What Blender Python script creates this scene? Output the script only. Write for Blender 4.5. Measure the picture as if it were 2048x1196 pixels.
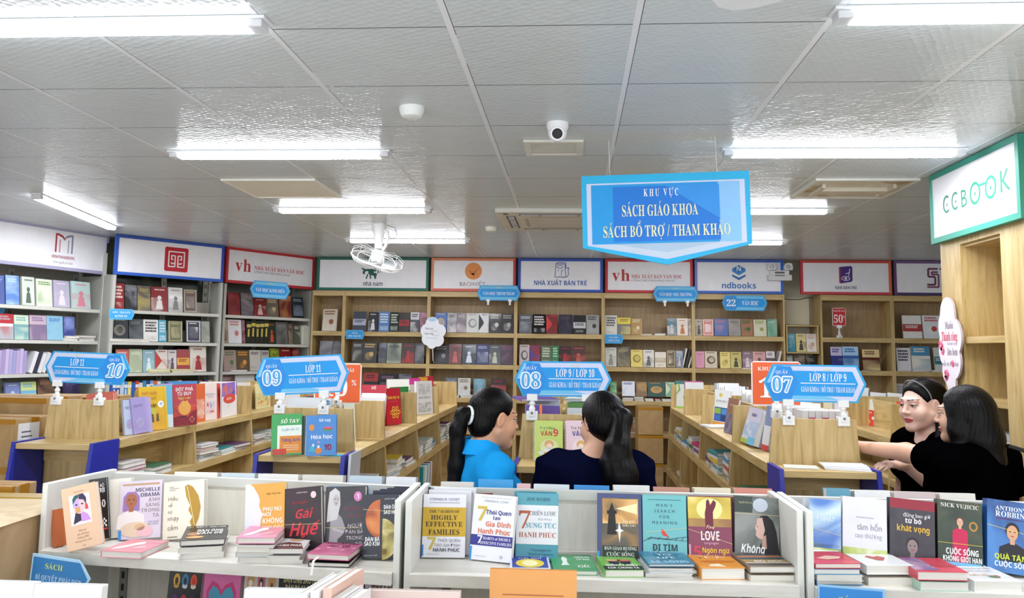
import bpy, math, random
import numpy as np
from mathutils import Vector, Matrix, Euler
for _o in list(bpy.data.objects): bpy.data.objects.remove(_o)
SC = bpy.context.scene; COL = SC.collection
# ---------------------------------------------------------------- camera
F, Y0, YAW, PITCH, ROLL, ZC = 1668., 525., .0743, .1045, .0143, 1.73
_cy,_sy,_cp,_sp,_cr,_sr = math.cos(YAW),math.sin(YAW),math.cos(PITCH),math.sin(PITCH),math.cos(ROLL),math.sin(ROLL)
_d = Vector((-_sy*_cp,_cy*_cp,_sp)); _r0 = Vector((_cy,_sy,0)); _u0 = _r0.cross(_d)
_r = _cr*_r0+_sr*_u0; _u = -_sr*_r0+_cr*_u0
cd = bpy.data.cameras.new('camera'); cam = bpy.data.objects.new('camera', cd); COL.objects.link(cam)
cd.sensor_fit='HORIZONTAL'; cd.sensor_width = 36; cd.lens = F/2048*36; cd.shift_y = -(598-Y0)/2048; cd.clip_start=.05; cd.clip_end=60
cam.matrix_world = Matrix(((_r.x,_u.x,-_d.x,0),(_r.y,_u.y,-_d.y,0),(_r.z,_u.z,-_d.z,ZC),(0,0,0,1)))
SC.camera = cam
# ---------------------------------------------------------------- world and exposure
w = bpy.data.worlds.new('world'); SC.world = w; w.use_nodes = True
w.node_tree.nodes['Background'].inputs[0].default_value = (.93,.96,1,1)
w.node_tree.nodes['Background'].inputs[1].default_value = 1.35
vs = SC.view_settings; vs.view_transform='Standard'; vs.look='None'; vs.gamma=1; vs.use_curve_mapping=False
vs.exposure = 1.0
TUBE = 64.0
# ---------------------------------------------------------------- helpers
def ray(x,y): return _d+_r*((x-1024)/F)-_u*((y-Y0)/F)
CV = Vector((0,0,ZC))
def aty(x,y,Y): d=ray(x,y); return CV+d*(Y/d.y)
def atx(x,y,X): d=ray(x,y); return CV+d*(X/d.x)
def atz(x,y,Z): d=ray(x,y); return CV+d*((Z-ZC)/d.z)
def onp(x,y,P,n): d=ray(x,y); return CV+d*((P-CV).dot(n)/d.dot(n))
def lin(c): c/=255.; return c/12.92 if c<=.04045 else ((c+.055)/1.055)**2.4
def rgb(h): return (lin(int(h[0:2],16)),lin(int(h[2:4],16)),lin(int(h[4:6],16)),1)
_M={}
def _new(n):
    m=bpy.data.materials.new(n); m.use_nodes=True; t=m.node_tree; return m,t,t.nodes['Principled BSDF']
def M(h, rough=.55, metal=0, emit=0):
    """plain painted or printed colour with a faint procedural mottling"""
    k=(h,rough,metal,emit)
    if k in _M: return _M[k]
    m,t,b=_new('paint_'+h); c=rgb(h)
    b.inputs['Roughness'].default_value=rough; b.inputs['Metallic'].default_value=metal
    if emit:
        b.inputs['Base Color'].default_value=c; b.inputs['Emission Color'].default_value=c; b.inputs['Emission Strength'].default_value=emit
    else:
        tc=t.nodes.new('ShaderNodeTexCoord'); n=t.nodes.new('ShaderNodeTexNoise'); n.inputs['Scale'].default_value=9
        r=t.nodes.new('ShaderNodeMix'); r.data_type='RGBA'
        r.inputs['A'].default_value=tuple(x*.93 for x in c[:3])+(1,); r.inputs['B'].default_value=tuple(min(1,x*1.06) for x in c[:3])+(1,)
        t.links.new(tc.outputs['Object'],n.inputs['Vector']); t.links.new(n.outputs['Fac'],r.inputs['Factor']); t.links.new(r.outputs['Result'],b.inputs['Base Color'])
    _M[k]=m; return m
def ART(c1,c2,c3='',scale=22, rough=.35, b0=.36, b1=.66):
    """a printed picture or painted-in reflections: blotches of two or three inks"""
    k=('art',c1,c2,c3,scale,rough,b0)
    if k in _M: return _M[k]
    m,t,b=_new('print_'+c1+c2); b.inputs['Roughness'].default_value=rough
    tc=t.nodes.new('ShaderNodeTexCoord'); oi=t.nodes.new('ShaderNodeObjectInfo'); ad=t.nodes.new('ShaderNodeVectorMath'); ad.operation='ADD'
    sc=t.nodes.new('ShaderNodeVectorMath'); sc.operation='SCALE'; sc.inputs['Scale'].default_value=9
    n=t.nodes.new('ShaderNodeTexNoise'); n.inputs['Scale'].default_value=scale; n.inputs['Detail'].default_value=3.5; n.inputs['Distortion'].default_value=.8
    cr=t.nodes.new('ShaderNodeValToRGB'); e=cr.color_ramp.elements; e[0].position=b0; e[0].color=rgb(c1); e[1].position=b1; e[1].color=rgb(c3 or c2)
    x=e.new((b0+b1)/2); x.color=rgb(c2) if c3 else tuple((p+q)/2 for p,q in zip(rgb(c1),rgb(c2)))
    L=t.links.new; L(oi.outputs['Location'],sc.inputs[0]); L(tc.outputs['Object'],ad.inputs[0]); L(sc.outputs[0],ad.inputs[1]); L(ad.outputs[0],n.inputs['Vector']); L(n.outputs['Fac'],cr.inputs['Fac']); L(cr.outputs['Color'],b.inputs['Base Color'])
    _M[k]=m; return m
def WOOD(axis=2, c1='a38650', c2='bfa46c', c3='d0b684', rough=.42, st=14.):
    k=('wood',axis,c1,c2,c3)
    if k in _M: return _M[k]
    m,t,b=_new('oak_laminate'); b.inputs['Roughness'].default_value=rough
    tc=t.nodes.new('ShaderNodeTexCoord'); mp=t.nodes.new('ShaderNodeMapping'); s=[st,st,st]; s[axis]=1.3; mp.inputs['Scale'].default_value=s
    n=t.nodes.new('ShaderNodeTexNoise'); n.inputs['Scale'].default_value=1.6; n.inputs['Detail'].default_value=6; n.inputs['Roughness'].default_value=.62; n.inputs['Distortion'].default_value=1.1
    cr=t.nodes.new('ShaderNodeValToRGB'); e=cr.color_ramp.elements; e[0].position=.3; e[0].color=rgb(c1); e[1].position=.68; e[1].color=rgb(c3); x=e.new(.47); x.color=rgb(c2)
    n2=t.nodes.new('ShaderNodeTexNoise'); n2.inputs['Scale'].default_value=30; n2.inputs['Detail'].default_value=2
    bp=t.nodes.new('ShaderNodeBump'); bp.inputs['Strength'].default_value=.06; bp.inputs['Distance'].default_value=.004
    L=t.links.new; L(tc.outputs['Object'],mp.inputs[0]); L(mp.outputs[0],n.inputs['Vector']); L(n.outputs['Fac'],cr.inputs['Fac']); L(cr.outputs['Color'],b.inputs['Base Color'])
    L(mp.outputs[0],n2.inputs['Vector']); L(n2.outputs['Fac'],bp.inputs['Height']); L(bp.outputs[0],b.inputs['Normal'])
    _M[k]=m; return m
def PAGES():
    k='pages'
    if k in _M: return _M[k]
    m,t,b=_new('page_edges'); b.inputs['Roughness'].default_value=.85
    tc=t.nodes.new('ShaderNodeTexCoord'); mp=t.nodes.new('ShaderNodeMapping'); mp.inputs['Scale'].default_value=(3,700,3)
    n=t.nodes.new('ShaderNodeTexNoise'); n.inputs['Scale'].default_value=1; cr=t.nodes.new('ShaderNodeValToRGB'); e=cr.color_ramp.elements
    e[0].position=.3; e[0].color=rgb('cfccc2'); e[1].position=.7; e[1].color=rgb('efede6')
    L=t.links.new; L(tc.outputs['Object'],mp.inputs[0]); L(mp.outputs[0],n.inputs['Vector']); L(n.outputs['Fac'],cr.inputs['Fac']); L(cr.outputs['Color'],b.inputs['Base Color'])
    _M[k]=m; return m
WH='eeeeec'
_T={}; _G={}
_fc=bpy.data.curves.new('lettering','FONT'); _fc.resolution_u=2; _fc.dimensions='2D'; _fc.fill_mode='FRONT'; _FO=bpy.data.objects.new('lettering',_fc)
import unicodedata
def _raw(s):
    if s in _G: return _G[s]
    c=_FO.data; c.body=s; o=_FO; me=o.to_mesh(); r=([(p.co.x,p.co.y) for p in me.vertices],[tuple(p.vertices) for p in me.polygons]); o.to_mesh_clear(); _G[s]=r; return r
def _mx(v): return max([p[0] for p in v] or [.25])
_ACC={0x301:[[(-.07,0),(0,0),(.15,.15),(.05,.15)]],0x300:[[(.07,0),(.0,0),(-.15,.15),(-.05,.15)]],0x302:[[(-.17,0),(-.09,0),(0,.09),(.09,0),(.17,0),(.04,.14),(-.04,.14)]],
 0x303:[[(-.17,.02),(-.12,.02),(-.06,.07),(.04,.02),(.1,.02),(.17,.1),(.12,.1),(.07,.06),(-.03,.11),(-.1,.11)]],0x309:[[(-.02,-.01),(.03,-.01),(.03,.04),(.08,.08),(.08,.13),(.03,.16),(-.06,.16),(-.07,.12),(.01,.12),(.03,.1),(-.02,.06)]],
 0x306:[[(-.14,.13),(-.09,.0),(.09,.0),(.14,.13),(.09,.13),(.05,.05),(-.05,.05),(-.09,.13)]],0x323:[[(.06*math.cos(k*.785),-.15+.06*math.sin(k*.785)) for k in range(8)]]}
def glyphs(s,st=''):
    """lettering outlines; st S = heavy roman capitals with serifs, B = heavy plain letters; marks are added above and below"""
    if (s,st) in _T: return _T[s,st]
    if not st: v,f=_raw(s); v=list(v); f=list(f); ch=.73
    else:
        U,Lo,Dg=(0x1D400,0x1D41A,0x1D7CE) if st=='S' else (0x1D5D4,0x1D5EE,0x1D7EC); v=[];f=[];x=0.; ch=.7
        def put(vs,fs):
            k=len(v); v.extend(vs); f.extend(tuple(k+j for j in q) for q in fs)
        for c in s:
            d=unicodedata.normalize('NFD',c); b=d[0]; marks=[ord(q) for q in d[1:]]; bar=b in 'Đđ'; b={'Đ':'D','đ':'d'}.get(b,b)
            up=b.isupper(); g=chr(U+ord(b)-65) if 'A'<=b<='Z' else chr(Lo+ord(b)-97) if 'a'<=b<='z' else chr(Dg+ord(b)-48) if '0'<=b<='9' else b
            if b==' ': x+=.26; continue
            gv,gf=_raw(g); adv=_mx(gv)+.04; xs=[p[0] for p in gv]; cx=(min(xs)+max(xs))/2; xm=max(xs)
            put([(p[0]+x,p[1]) for p in gv],gf); y0=.75 if up else .53; n=0
            if bar: put([(x+min(xs)-.02,.31),(x+min(xs)+.3,.31),(x+min(xs)+.3,.38),(x+min(xs)-.02,.38)] if up else [(x+xm-.3,.57),(x+xm+.04,.57),(x+xm+.04,.62),(x+xm-.3,.62)],[(0,1,2,3)])
            for mk in sorted(marks,key=lambda q:(q not in(0x302,0x306,0x31B),q)):
                if mk==0x31B: t=.69 if up else .46; put([(x+xm-.06,t-.07),(x+xm+.03,t-.04),(x+xm+.09,t+.04),(x+xm+.07,t+.12),(x+xm+.02,t+.12),(x+xm+.01,t+.02),(x+xm-.07,t-.0)],[tuple(range(7))]); continue
                for P in _ACC.get(mk,[]):
                    ox,oy=(0,0) if mk==0x323 else ((.12,y0+.09) if n else (0,y0)); put([(x+cx+p[0]+ox,p[1]+oy) for p in P],[tuple(range(len(P)))])
                if mk!=0x323: n+=1
            x+=adv+(.05 if 0x31B in marks else 0)
    xs=[p[0] for p in v] or [0,1]; x0=min(xs); x1=max(xs); v=[((x-x0)/ch,y/ch) for x,y in v]; _T[s,st]=(v,f,(x1-x0)/ch); return _T[s,st]
class MB:
    def __init__(s): s.v=[]; s.f=[]; s.m=[]; s.mats=[]
    def mi(s,m):
        if isinstance(m,str): m=M(m)
        if m not in s.mats: s.mats.append(m)
        return s.mats.index(m)
    def add(s,vs,fs,m):
        k=len(s.v); s.v.extend(tuple(p) for p in vs); i=s.mi(m)
        for f in fs: s.f.append(tuple(k+j for j in f)); s.m.append(i)
        return s
    def box(s,x0,x1,y0,y1,z0,z1,m,fm=None):
        vs=[(x0,y0,z0),(x1,y0,z0),(x1,y1,z0),(x0,y1,z0),(x0,y0,z1),(x1,y0,z1),(x1,y1,z1),(x0,y1,z1)]
        return s.add(vs,[(0,3,2,1),(4,5,6,7),(0,1,5,4),(1,2,6,5),(2,3,7,6),(3,0,4,7)],m)
    def poly(s,pts,m): return s.add(pts,[tuple(range(len(pts)))],m)
    def prism(s,pts,a,b,m,ax='y',edge=None):
        """outline swept between a and b along an axis; for 'y' the outline is (x,z) and its face looks to -y"""
        n=len(pts); A=sum(pts[i][0]*pts[(i+1)%n][1]-pts[(i+1)%n][0]*pts[i][1] for i in range(n))
        if A<0: pts=pts[::-1]
        g={'y':lambda p,q:(p[0],q,p[1]),'x':lambda p,q:(q,p[0],p[1]),'z':lambda p,q:(p[0],p[1],q)}[ax]
        if ax!='y': a,b=b,a
        vs=[g(p,a) for p in pts]+[g(p,b) for p in pts]
        s.add(vs,[tuple(range(n)),tuple(range(2*n-1,n-1,-1))],m)
        return s.add(vs,[(i,n+i,n+(i+1)%n,(i+1)%n) for i in range(n)],edge or m)
    def flat(s,pts,y,m): return s.poly([(p[0],y,p[1]) for p in pts],m)
    def ell(s,cx,cz,rx,rz,y,m,n=20,a0=0,a1=2*math.pi): 
        return s.flat([(cx+rx*math.cos(a0+(a1-a0)*i/n),cz+rz*math.sin(a0+(a1-a0)*i/n)) for i in range(n if abs(a1-a0)>6.2 else n+1)],y,m)
    def ring(s,cx,cz,rx,rz,t,y,m,n=20,a0=0,a1=2*math.pi):
        P=[(a0+(a1-a0)*i/n) for i in range(n+1)]
        for p,q in zip(P,P[1:]):
            s.flat([(cx+rx*math.cos(p),cz+rz*math.sin(p)),(cx+rx*math.cos(q),cz+rz*math.sin(q)),(cx+(rx-t)*math.cos(q),cz+(rz-t)*math.sin(q)),(cx+(rx-t)*math.cos(p),cz+(rz-t)*math.sin(p))][::-1],y,m)
    def text(s,t,cx,cz,h,m,y,maxw=None,al='c',bold=0,sx=1,shear=0,f='',halo=0):
        v,fs,w=glyphs(t,f or ('B' if bold else ''))
        k=h*sx
        if maxw and w*k>maxw: k=maxw/max(w,1e-6)
        x0=cx-{'c':w*k/2,'l':0,'r':w*k}[al]
        for j,(dx,dz) in enumerate([(0,0)] if not halo else [(halo*math.cos(i*.785),halo*math.sin(i*.785)) for i in range(8)]):
            s.add([(x0+p[0]*k+dx+shear*p[1]*h,y-j*4e-5,cz-h/2+p[1]*h+dz) for p in v],fs,m)
        return s
    def line(s,p,q,t,y,m):
        dx,dz=q[0]-p[0],q[1]-p[1]; l=math.hypot(dx,dz) or 1; nx,nz=-dz/l*t/2,dx/l*t/2
        return s.flat([(p[0]-nx,p[1]-nz),(q[0]-nx,q[1]-nz),(q[0]+nx,q[1]+nz),(p[0]+nx,p[1]+nz)],y,m)
    def tube(s,pts,r,m,n=8,cap=True):
        pts=[Vector(p) for p in pts]; rs=r if isinstance(r,(list,tuple)) else [r]*len(pts); vs=[]; ref=None
        for i,p in enumerate(pts):
            t=(pts[min(i+1,len(pts)-1)]-pts[max(i-1,0)]).normalized()
            if ref is None: ref=t.orthogonal().normalized()
            ref=(ref-t*ref.dot(t)).normalized(); b=t.cross(ref)
            vs+=[p+(ref*math.cos(2*math.pi*j/n)+b*math.sin(2*math.pi*j/n))*rs[i] for j in range(n)]
        fs=[(i*n+j,i*n+(j+1)%n,(i+1)*n+(j+1)%n,(i+1)*n+j) for i in range(len(pts)-1) for j in range(n)]
        if cap: fs+=[tuple(range(n))[::-1],tuple((len(pts)-1)*n+j for j in range(n))]
        return s.add(vs,fs,m)
    def lathe(s,prof,m,n=24,c=(0,0,0),sx=1,sy=1):
        vs=[(c[0]+r*sx*math.cos(2*math.pi*j/n),c[1]+r*sy*math.sin(2*math.pi*j/n),c[2]+z) for r,z in prof for j in range(n)]
        fs=[(i*n+j,i*n+(j+1)%n,(i+1)*n+(j+1)%n,(i+1)*n+j) for i in range(len(prof)-1) for j in range(n)]
        fs+=[tuple(range(n))[::-1],tuple((len(prof)-1)*n+j for j in range(n))]
        return s.add(vs,fs,m)
    def build(s,name,parent=None,loc=(0,0,0),rot=(0,0,0),smooth=False,bev=0):
        me=bpy.data.meshes.new(name); me.from_pydata(s.v,[],s.f)
        for m in s.mats: me.materials.append(m)
        me.polygons.foreach_set('material_index',s.m)
        if smooth:
            me.polygons.foreach_set('use_smooth',[True]*len(s.f)); me.set_sharp_from_angle(angle=math.radians(40))
        me.update(); o=bpy.data.objects.new(name,me); COL.objects.link(o); o.location=loc; o.rotation_euler=rot
        if parent: o.parent=parent
        if bev:
            b=o.modifiers.new('edge','BEVEL'); b.width=bev; b.segments=2; b.limit_method='ANGLE'
        return o
_LAB={}
def tag(o,label,cat,group=None):
    label=label.replace('  ',' ')
    if label in _LAB: print('DUPLABEL',label)
    n=len(label.split())
    if n>16 or n<4: print('LABELLEN',n,label)
    _LAB[label]=1; o['label']=label; o['category']=cat
    if group: o['group']=group
    return o
def empty(name,loc,rz=0,rot=None):
    o=bpy.data.objects.new(name,None); COL.objects.link(o); o.location=loc; o.rotation_euler=rot or (0,0,rz); o.empty_display_size=.1; return o
def struct(o): o['kind']='structure'; return o
ORD=['first','second','third','fourth','fifth','sixth','seventh','eighth','ninth','tenth','eleventh','twelfth','thirteenth','fourteenth','fifteenth','sixteenth','seventeenth','eighteenth','nineteenth','twentieth','twenty-first','twenty-second','twenty-third','twenty-fourth','twenty-fifth','twenty-sixth','twenty-seventh','twenty-eighth','twenty-ninth','thirtieth','thirty-first','thirty-second','thirty-third','thirty-fourth','thirty-fifth','thirty-sixth']
CN={'black':'1c1c1e','charcoal':'3c3c40','grey':'8c8c8c','pale grey':'b8b8b8','white':'e6e6e6','cream':'e0d6c2','tan':'b8a078','brown':'6a4c38','dark brown':'4a3828','maroon':'5a2024','red':'a82828','pink':'d88aa5','orange':'d87838','yellow':'e3d27a','golden':'d8a830','olive':'6d7048','dark green':'1c4a3c','green':'4a9058','mint':'a8c8b8','teal':'3f8a98','sky blue':'7db4d8','blue':'3058a8','navy':'20264a','lilac':'b4a8cc','purple':'5a3a78','plum':'46303c','slate':'48505c'}
_CN={k:(int(v[:2],16),int(v[2:4],16),int(v[4:],16)) for k,v in CN.items()}
def cname(h):
    r=(int(h[:2],16),int(h[2:4],16),int(h[4:],16)); return min(_CN,key=lambda k:sum((a-b)**2 for a,b in zip(_CN[k],r)))
R=math.radians
# ---------------------------------------------------------------- the room
CE=ZC+1.0385; GX,GY=-1.006,2.586; BK=9.72
def ceiling_mat():
    m,t,b=_new('vinyl_ceiling_tiles'); N=t.nodes.new; L=t.links.new
    tc=N('ShaderNodeTexCoord'); sp=N('ShaderNodeSeparateXYZ'); L(tc.outputs['Object'],sp.inputs[0])
    def ma(op,a,b_=None):
        n=N('ShaderNodeMath'); n.operation=op
        for i,v in enumerate([a,b_]):
            if v is None: continue
            if isinstance(v,(int,float)): n.inputs[i].default_value=v
            else: L(v,n.inputs[i])
        return n.outputs[0]
    def cell(o,g): return ma('SUBTRACT',ma('ABSOLUTE',ma('SUBTRACT',ma('FRACT',ma('DIVIDE',ma('ADD',o,30-g),.6)),.5)),0)   # .5 at a joint
    cx=ma('MULTIPLY',ma('SUBTRACT',.5,cell(sp.outputs[0],GX)),.6); cy=ma('MULTIPLY',ma('SUBTRACT',.5,cell(sp.outputs[1],GY)),.6)
    sx=ma('MULTIPLY',ma('FRACT',ma('DIVIDE',ma('ADD',sp.outputs[0],30-GX),.6)),.6)
    jx=ma('LESS_THAN',ma('ABSOLUTE',ma('SUBTRACT',sx,.0118)),.0013); bar=ma('LESS_THAN',cx,.0105); jy=ma('LESS_THAN',cy,.0028)
    ns=N('ShaderNodeTexNoise'); ns.inputs['Scale'].default_value=1.7; L(tc.outputs['Object'],ns.inputs['Vector'])
    thr=ma('GREATER_THAN',ns.outputs['Fac'],.42); joint=ma('MAXIMUM',ma('MULTIPLY',jy,ma('SUBTRACT',1,bar)),ma('MULTIPLY',jx,thr))
    wn=N('ShaderNodeTexNoise'); wn.inputs['Scale'].default_value=.9; L(tc.outputs['Object'],wn.inputs['Vector'])
    c0=N('ShaderNodeMix'); c0.data_type='RGBA'; c0.inputs['A'].default_value=rgb('c0c8ca'); c0.inputs['B'].default_value=rgb('ccd3d5'); L(wn.outputs['Fac'],c0.inputs['Factor'])
    c1=N('ShaderNodeMix'); c1.data_type='RGBA'; L(bar,c1.inputs['Factor']); L(c0.outputs['Result'],c1.inputs['A']); c1.inputs['B'].default_value=rgb('dee1e4')
    c2=N('ShaderNodeMix'); c2.data_type='RGBA'; L(joint,c2.inputs['Factor']); L(c1.outputs['Result'],c2.inputs['A']); c2.inputs['B'].default_value=rgb('4a4a4c'); L(c2.outputs['Result'],b.inputs['Base Color'])
    b.inputs['Roughness'].default_value=.24; b.inputs['Specular IOR Level'].default_value=.13
    mp=N('ShaderNodeMapping'); mp.inputs['Rotation'].default_value=(0,0,.5); mp.inputs['Scale'].default_value=(36,36,36); L(tc.outputs['Object'],mp.inputs[0])
    vo=N('ShaderNodeTexVoronoi'); vo.inputs['Scale'].default_value=1; vo.inputs['Randomness'].default_value=.35; L(mp.outputs[0],vo.inputs['Vector'])
    fn=N('ShaderNodeTexNoise'); fn.inputs['Scale'].default_value=5; L(tc.outputs['Object'],fn.inputs['Vector'])
    h=ma('ADD',ma('MULTIPLY',vo.outputs['Distance'],.004),ma('MULTIPLY',fn.outputs['Fac'],.006)); h=ma('MULTIPLY',h,ma('SUBTRACT',1,bar))
    bp=N('ShaderNodeBump'); bp.inputs['Strength'].default_value=.8; bp.inputs['Distance'].default_value=1.; L(h,bp.inputs['Height']); L(bp.outputs[0],b.inputs['Normal'])
    return m
def plane(name,x0,x1,y0,y1,z0,z1,m): return struct(MB().box(x0,x1,y0,y1,z0,z1,m).build(name))
plane('ceiling',-6.2,4.9,-.9,BK+.15,CE,CE+.08,ceiling_mat())
def floor_mat():
    m,t,b=_new('floor_tiles'); N=t.nodes.new; L=t.links.new; tc=N('ShaderNodeTexCoord'); br=N('ShaderNodeTexBrick'); br.offset=0; br.inputs['Scale'].default_value=1
    br.inputs['Brick Width'].default_value=.6; br.inputs['Row Height'].default_value=.6; br.inputs['Mortar Size'].default_value=.003
    br.inputs['Color1'].default_value=rgb('c4bcb2'); br.inputs['Color2'].default_value=rgb('cbc4ba'); br.inputs['Mortar'].default_value=rgb('6a5c50')
    L(tc.outputs['Object'],br.inputs['Vector']); L(br.outputs['Color'],b.inputs['Base Color']); b.inputs['Roughness'].default_value=.25; return m
plane('floor',-6.2,4.9,-.9,BK+.15,-.1,0,floor_mat())
plane('wall_back',-6.2,4.9,BK,BK+.15,0,CE,M('c8c0a8',.7))
plane('wall_right',4.7,4.9,-.9,BK,0,CE,M('d4d2cc',.7))
plane('wall_left',-6.2,-5.6,-.9,BK,0,CE,M('b8b4ac',.7))
OAKV,OAKH,OAKD=WOOD(2),WOOD(0),WOOD(1)
BACKB=WOOD(2,'947a54','a68b64','b49a72',.5)
# ---------------------------------------------------------------- tube lights
tubeM=M('f4f7ff',.5,0,TUBE)
sideM=M('f4f7ff',.5,0,TUBE*.13)
def tube_light(x,y,rz,label,L=1.09):
    e=empty('tube_light',(x,y,CE),rz); h=L/2
    MB().box(-h-.06,h+.06,-.04,.04,-.011,0,'e6e6e8').build('housing',e,bev=.003)
    m=MB(); pr=[(.034,-.011),(.033,-.033),(.029,-.037),(-.029,-.037),(-.033,-.033),(-.034,-.011)]; n=len(pr)
    vs=[(x_,p[0],p[1]) for x_ in (-h,h) for p in pr]; fs=[(i,i+1,n+i+1,n+i) for i in range(n-1)]+[(0,n,2*n-1,n-1)]
    m.add(vs,fs[2:3],tubeM).add(vs,[fs[0],fs[1],fs[3],fs[4],fs[5]],sideM).build('diffuser',e)
    for s in (-1,1): MB().box(min(s*h,s*(h+.05)),max(s*h,s*(h+.05)),-.033,.033,-.036,-.011,'d4d6da').build('end_cap',e,bev=.004)
    return tag(e,label,'light','tube lights on the ceiling')
for i,(y,xl,xr) in enumerate([(2.5,-1.58,1.38),(4.27,-1.573,1.357),(6.05,-1.652,1.25),(7.79,-1.58,1.36)]):
    o=['nearest the viewer','second from the viewer','third from the viewer','farthest, nearest the back bookcases'][i]
    tube_light(xl,y,0,'lit white tube light in the left ceiling row, '+o); tube_light(xr,y,0,'lit white tube light in the right ceiling row, '+o)
tube_light(-3.9,6.25,math.atan2(1.51,-.315),'lit white tube light set slantwise above the far left metal shelves',1.5)
# ---------------------------------------------------------------- things on the ceiling
p=(-.703,3.48); m=MB().lathe([(.055,0),(.055,-.008),(.053,-.022),(.043,-.042),(.03,-.047),(.0,-.047)],'e4e6e4',32,(0,0,0))
tag(m.build('smoke_detector',None,(p[0],p[1],CE),smooth=True),'round white smoke detector on the ceiling left of the dome camera','detector')
tag(MB().lathe([(.05,0),(.05,-.02),(.042,-.035),(0,-.036)],'eceee6',24).build('motion_sensor',None,(-.703,7.0,CE),smooth=True),'small white ceiling sensor left of the air conditioner','sensor')
e=empty('dome_camera',(-.078,3.745,CE)); MB().lathe([(.05,0),(.05,-.02),(.042,-.04),(0,-.04)],'e8e8ea',28).build('base',e,smooth=True)
ball=MB(); ball.lathe([(.001,-.043)]+[(.043*math.cos(a),.043*math.sin(a)) for a in [R(-80+i*16) for i in range(11)]]+[(.001,.043)],'ececee',28,(0,0,-.045)).build('ball',e,smooth=True)
lz=MB(); lz.lathe([(.001,0),(.024,0),(.026,-.006),(.02,-.012),(.001,-.012)],'141416',24); c=lz.build('lens',e,(0,-.038,-.058),(R(-68),0,0),smooth=True)
rg=MB(); rg.lathe([(.026,.004),(.031,.0),(.031,-.008),(.026,-.008)],'f0f0f0',24); rg.build('lens_ring',e,(0,-.038,-.058),(R(-68),0,0),smooth=True)
tag(e,'white dome security camera with black lens on the ceiling','camera')
e=empty('air_vent',(-.105,4.19,CE)); m=MB()
for a in ((-.15,.15,-.15,-.115),(-.15,.15,.115,.15),(-.15,-.115,-.115,.115),(.115,.15,-.115,.115)): m.box(*a,-.014,0,'d4d2c8')
m.build('frame',e,bev=.003); m=MB().box(-.115,.115,-.115,.115,-.004,0,'b4b0a2')
for i in range(11): m.box(-.115,.115,-.108+i*.0205,-.098+i*.0205,-.01,-.004,'c4c0b4')
m.build('grille',e); tag(e,'small square ceiling vent with white frame behind the dome camera','vent')
def acpanel(cx,cy):
    e=empty('air_conditioner',(cx,cy,CE)); s=.475
    m=MB(); c=.06; o=[(-s,-s),(s,-s),(s,s),(-s,s)]
    m.prism(o,-.03,0,'d8d6cf','z'); m.build('cover',e,bev=.012)
    m=MB().prism([(-.27,-.2),(-.2,-.27),(.2,-.27),(.27,-.2),(.27,.2),(.2,.27),(-.2,.27),(-.27,.2)],-.034,-.03,'b3aa9c','z')
    for i in range(12): m.box(-.24,.24,-.235+i*.04,-.225+i*.04,-.037,-.034,'c6beb0')
    m.build('grille',e)
    for k in range(4):
        m=MB().box(-.3,.3,-.405,-.335,-.033,-.03,'4a4a4c').box(-.29,.29,-.39,-.345,-.036,-.031,'c4c8d4').box(-.15,-.135,-.405,-.335,-.038,-.03,'8a8a8e').box(.135,.15,-.405,-.335,-.038,-.03,'8a8a8e')
        m.build('louvre',e,(0,0,0),(0,0,k*math.pi/2))
    MB().lathe([(.02,-.031),(.02,-.034),(0,-.034)],'5a544c',16,(-.4,-.4,0)).build('sensor',e)
    return tag(e,'white four-way ceiling air conditioner cassette behind the hanging sign','air conditioner')
acpanel(-.11,6.53)
e=empty('ceiling_panel',(-1.906,5.286,CE)); MB().box(-.287,.287,-.287,.287,-.006,0,'e2dfd2').build('panel',e); 
m=MB()
for a in ((-.3,.3,-.3,-.285),(-.3,.3,.285,.3),(-.3,-.285,-.285,.285),(.285,.3,-.285,.285)): m.box(*a,-.012,0,'e8e6de')
m.build('frame',e); tag(e,'cream replacement ceiling panel left of the fan','panel')
e=empty('ceiling_hatch',(1.73,5.286,CE)); MB().box(-.28,.28,-.28,.28,-.004,0,ART('c9bfa6','d8d2bf','a8895a',5)).build('panel',e)
m=MB()
for a in ((-.3,.3,-.3,-.28),(-.3,.3,.28,.3),(-.3,-.28,-.28,.28),(.28,.3,-.28,.28)): m.box(*a,-.014,0,'dddcd4')
m.build('frame',e)
m=MB().box(-.2,.2,-.05,.05,-.03,-.004,'d2cbb8').box(-.22,-.2,-.15,.15,-.03,-.004,'cfc8b4').box(.2,.22,-.15,.15,-.03,-.004,'cfc8b4'); m.build('fitting',e)
tag(e,'yellowed ceiling hatch right of the hanging sign near the right sign board','hatch')
# orbit fan
e=empty('ceiling_fan',(-1.635,6.85,CE)); W='f2f3f3'
m=MB(); m.lathe([(.058,0),(.058,-.035),(.05,-.06),(.036,-.15),(.034,-.21),(.0,-.21)],W,24); m.build('bracket',e,smooth=True)
m=MB(); m.tube([(.04,0,-.05),(.075,-.01,-.07),(.08,-.01,-.12),(.06,-.01,-.19),(.035,0,-.22)],.014,W,10); m.build('arm',e,smooth=True)
MB().tube([(.06,.02,-.005),(.13,.02,-.03),(.15,.02,-.09),(.11,.02,-.13),(.07,.01,-.09)],.003,'6a6a70',6).build('cord',e,smooth=True)
tilt=(R(14),R(20),0); hub=(0.0,0,-.265)
mo=MB(); mo.lathe([(.0,.05),(.045,.048),(.06,.02),(.062,-.03),(.05,-.06),(0,-.062)],W,24); mo.build('motor',e,hub,tilt,smooth=True)
cg=MB(); rr=.22
for z,r_,t_ in ((-.045,rr,.0075),(-.1,.05,.004),(.03,.07,.005)):
    cg.tube([(r_*math.cos(2*math.pi*i/40),r_*math.sin(2*math.pi*i/40),z) for i in range(41)],t_,W,8,False)
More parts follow.
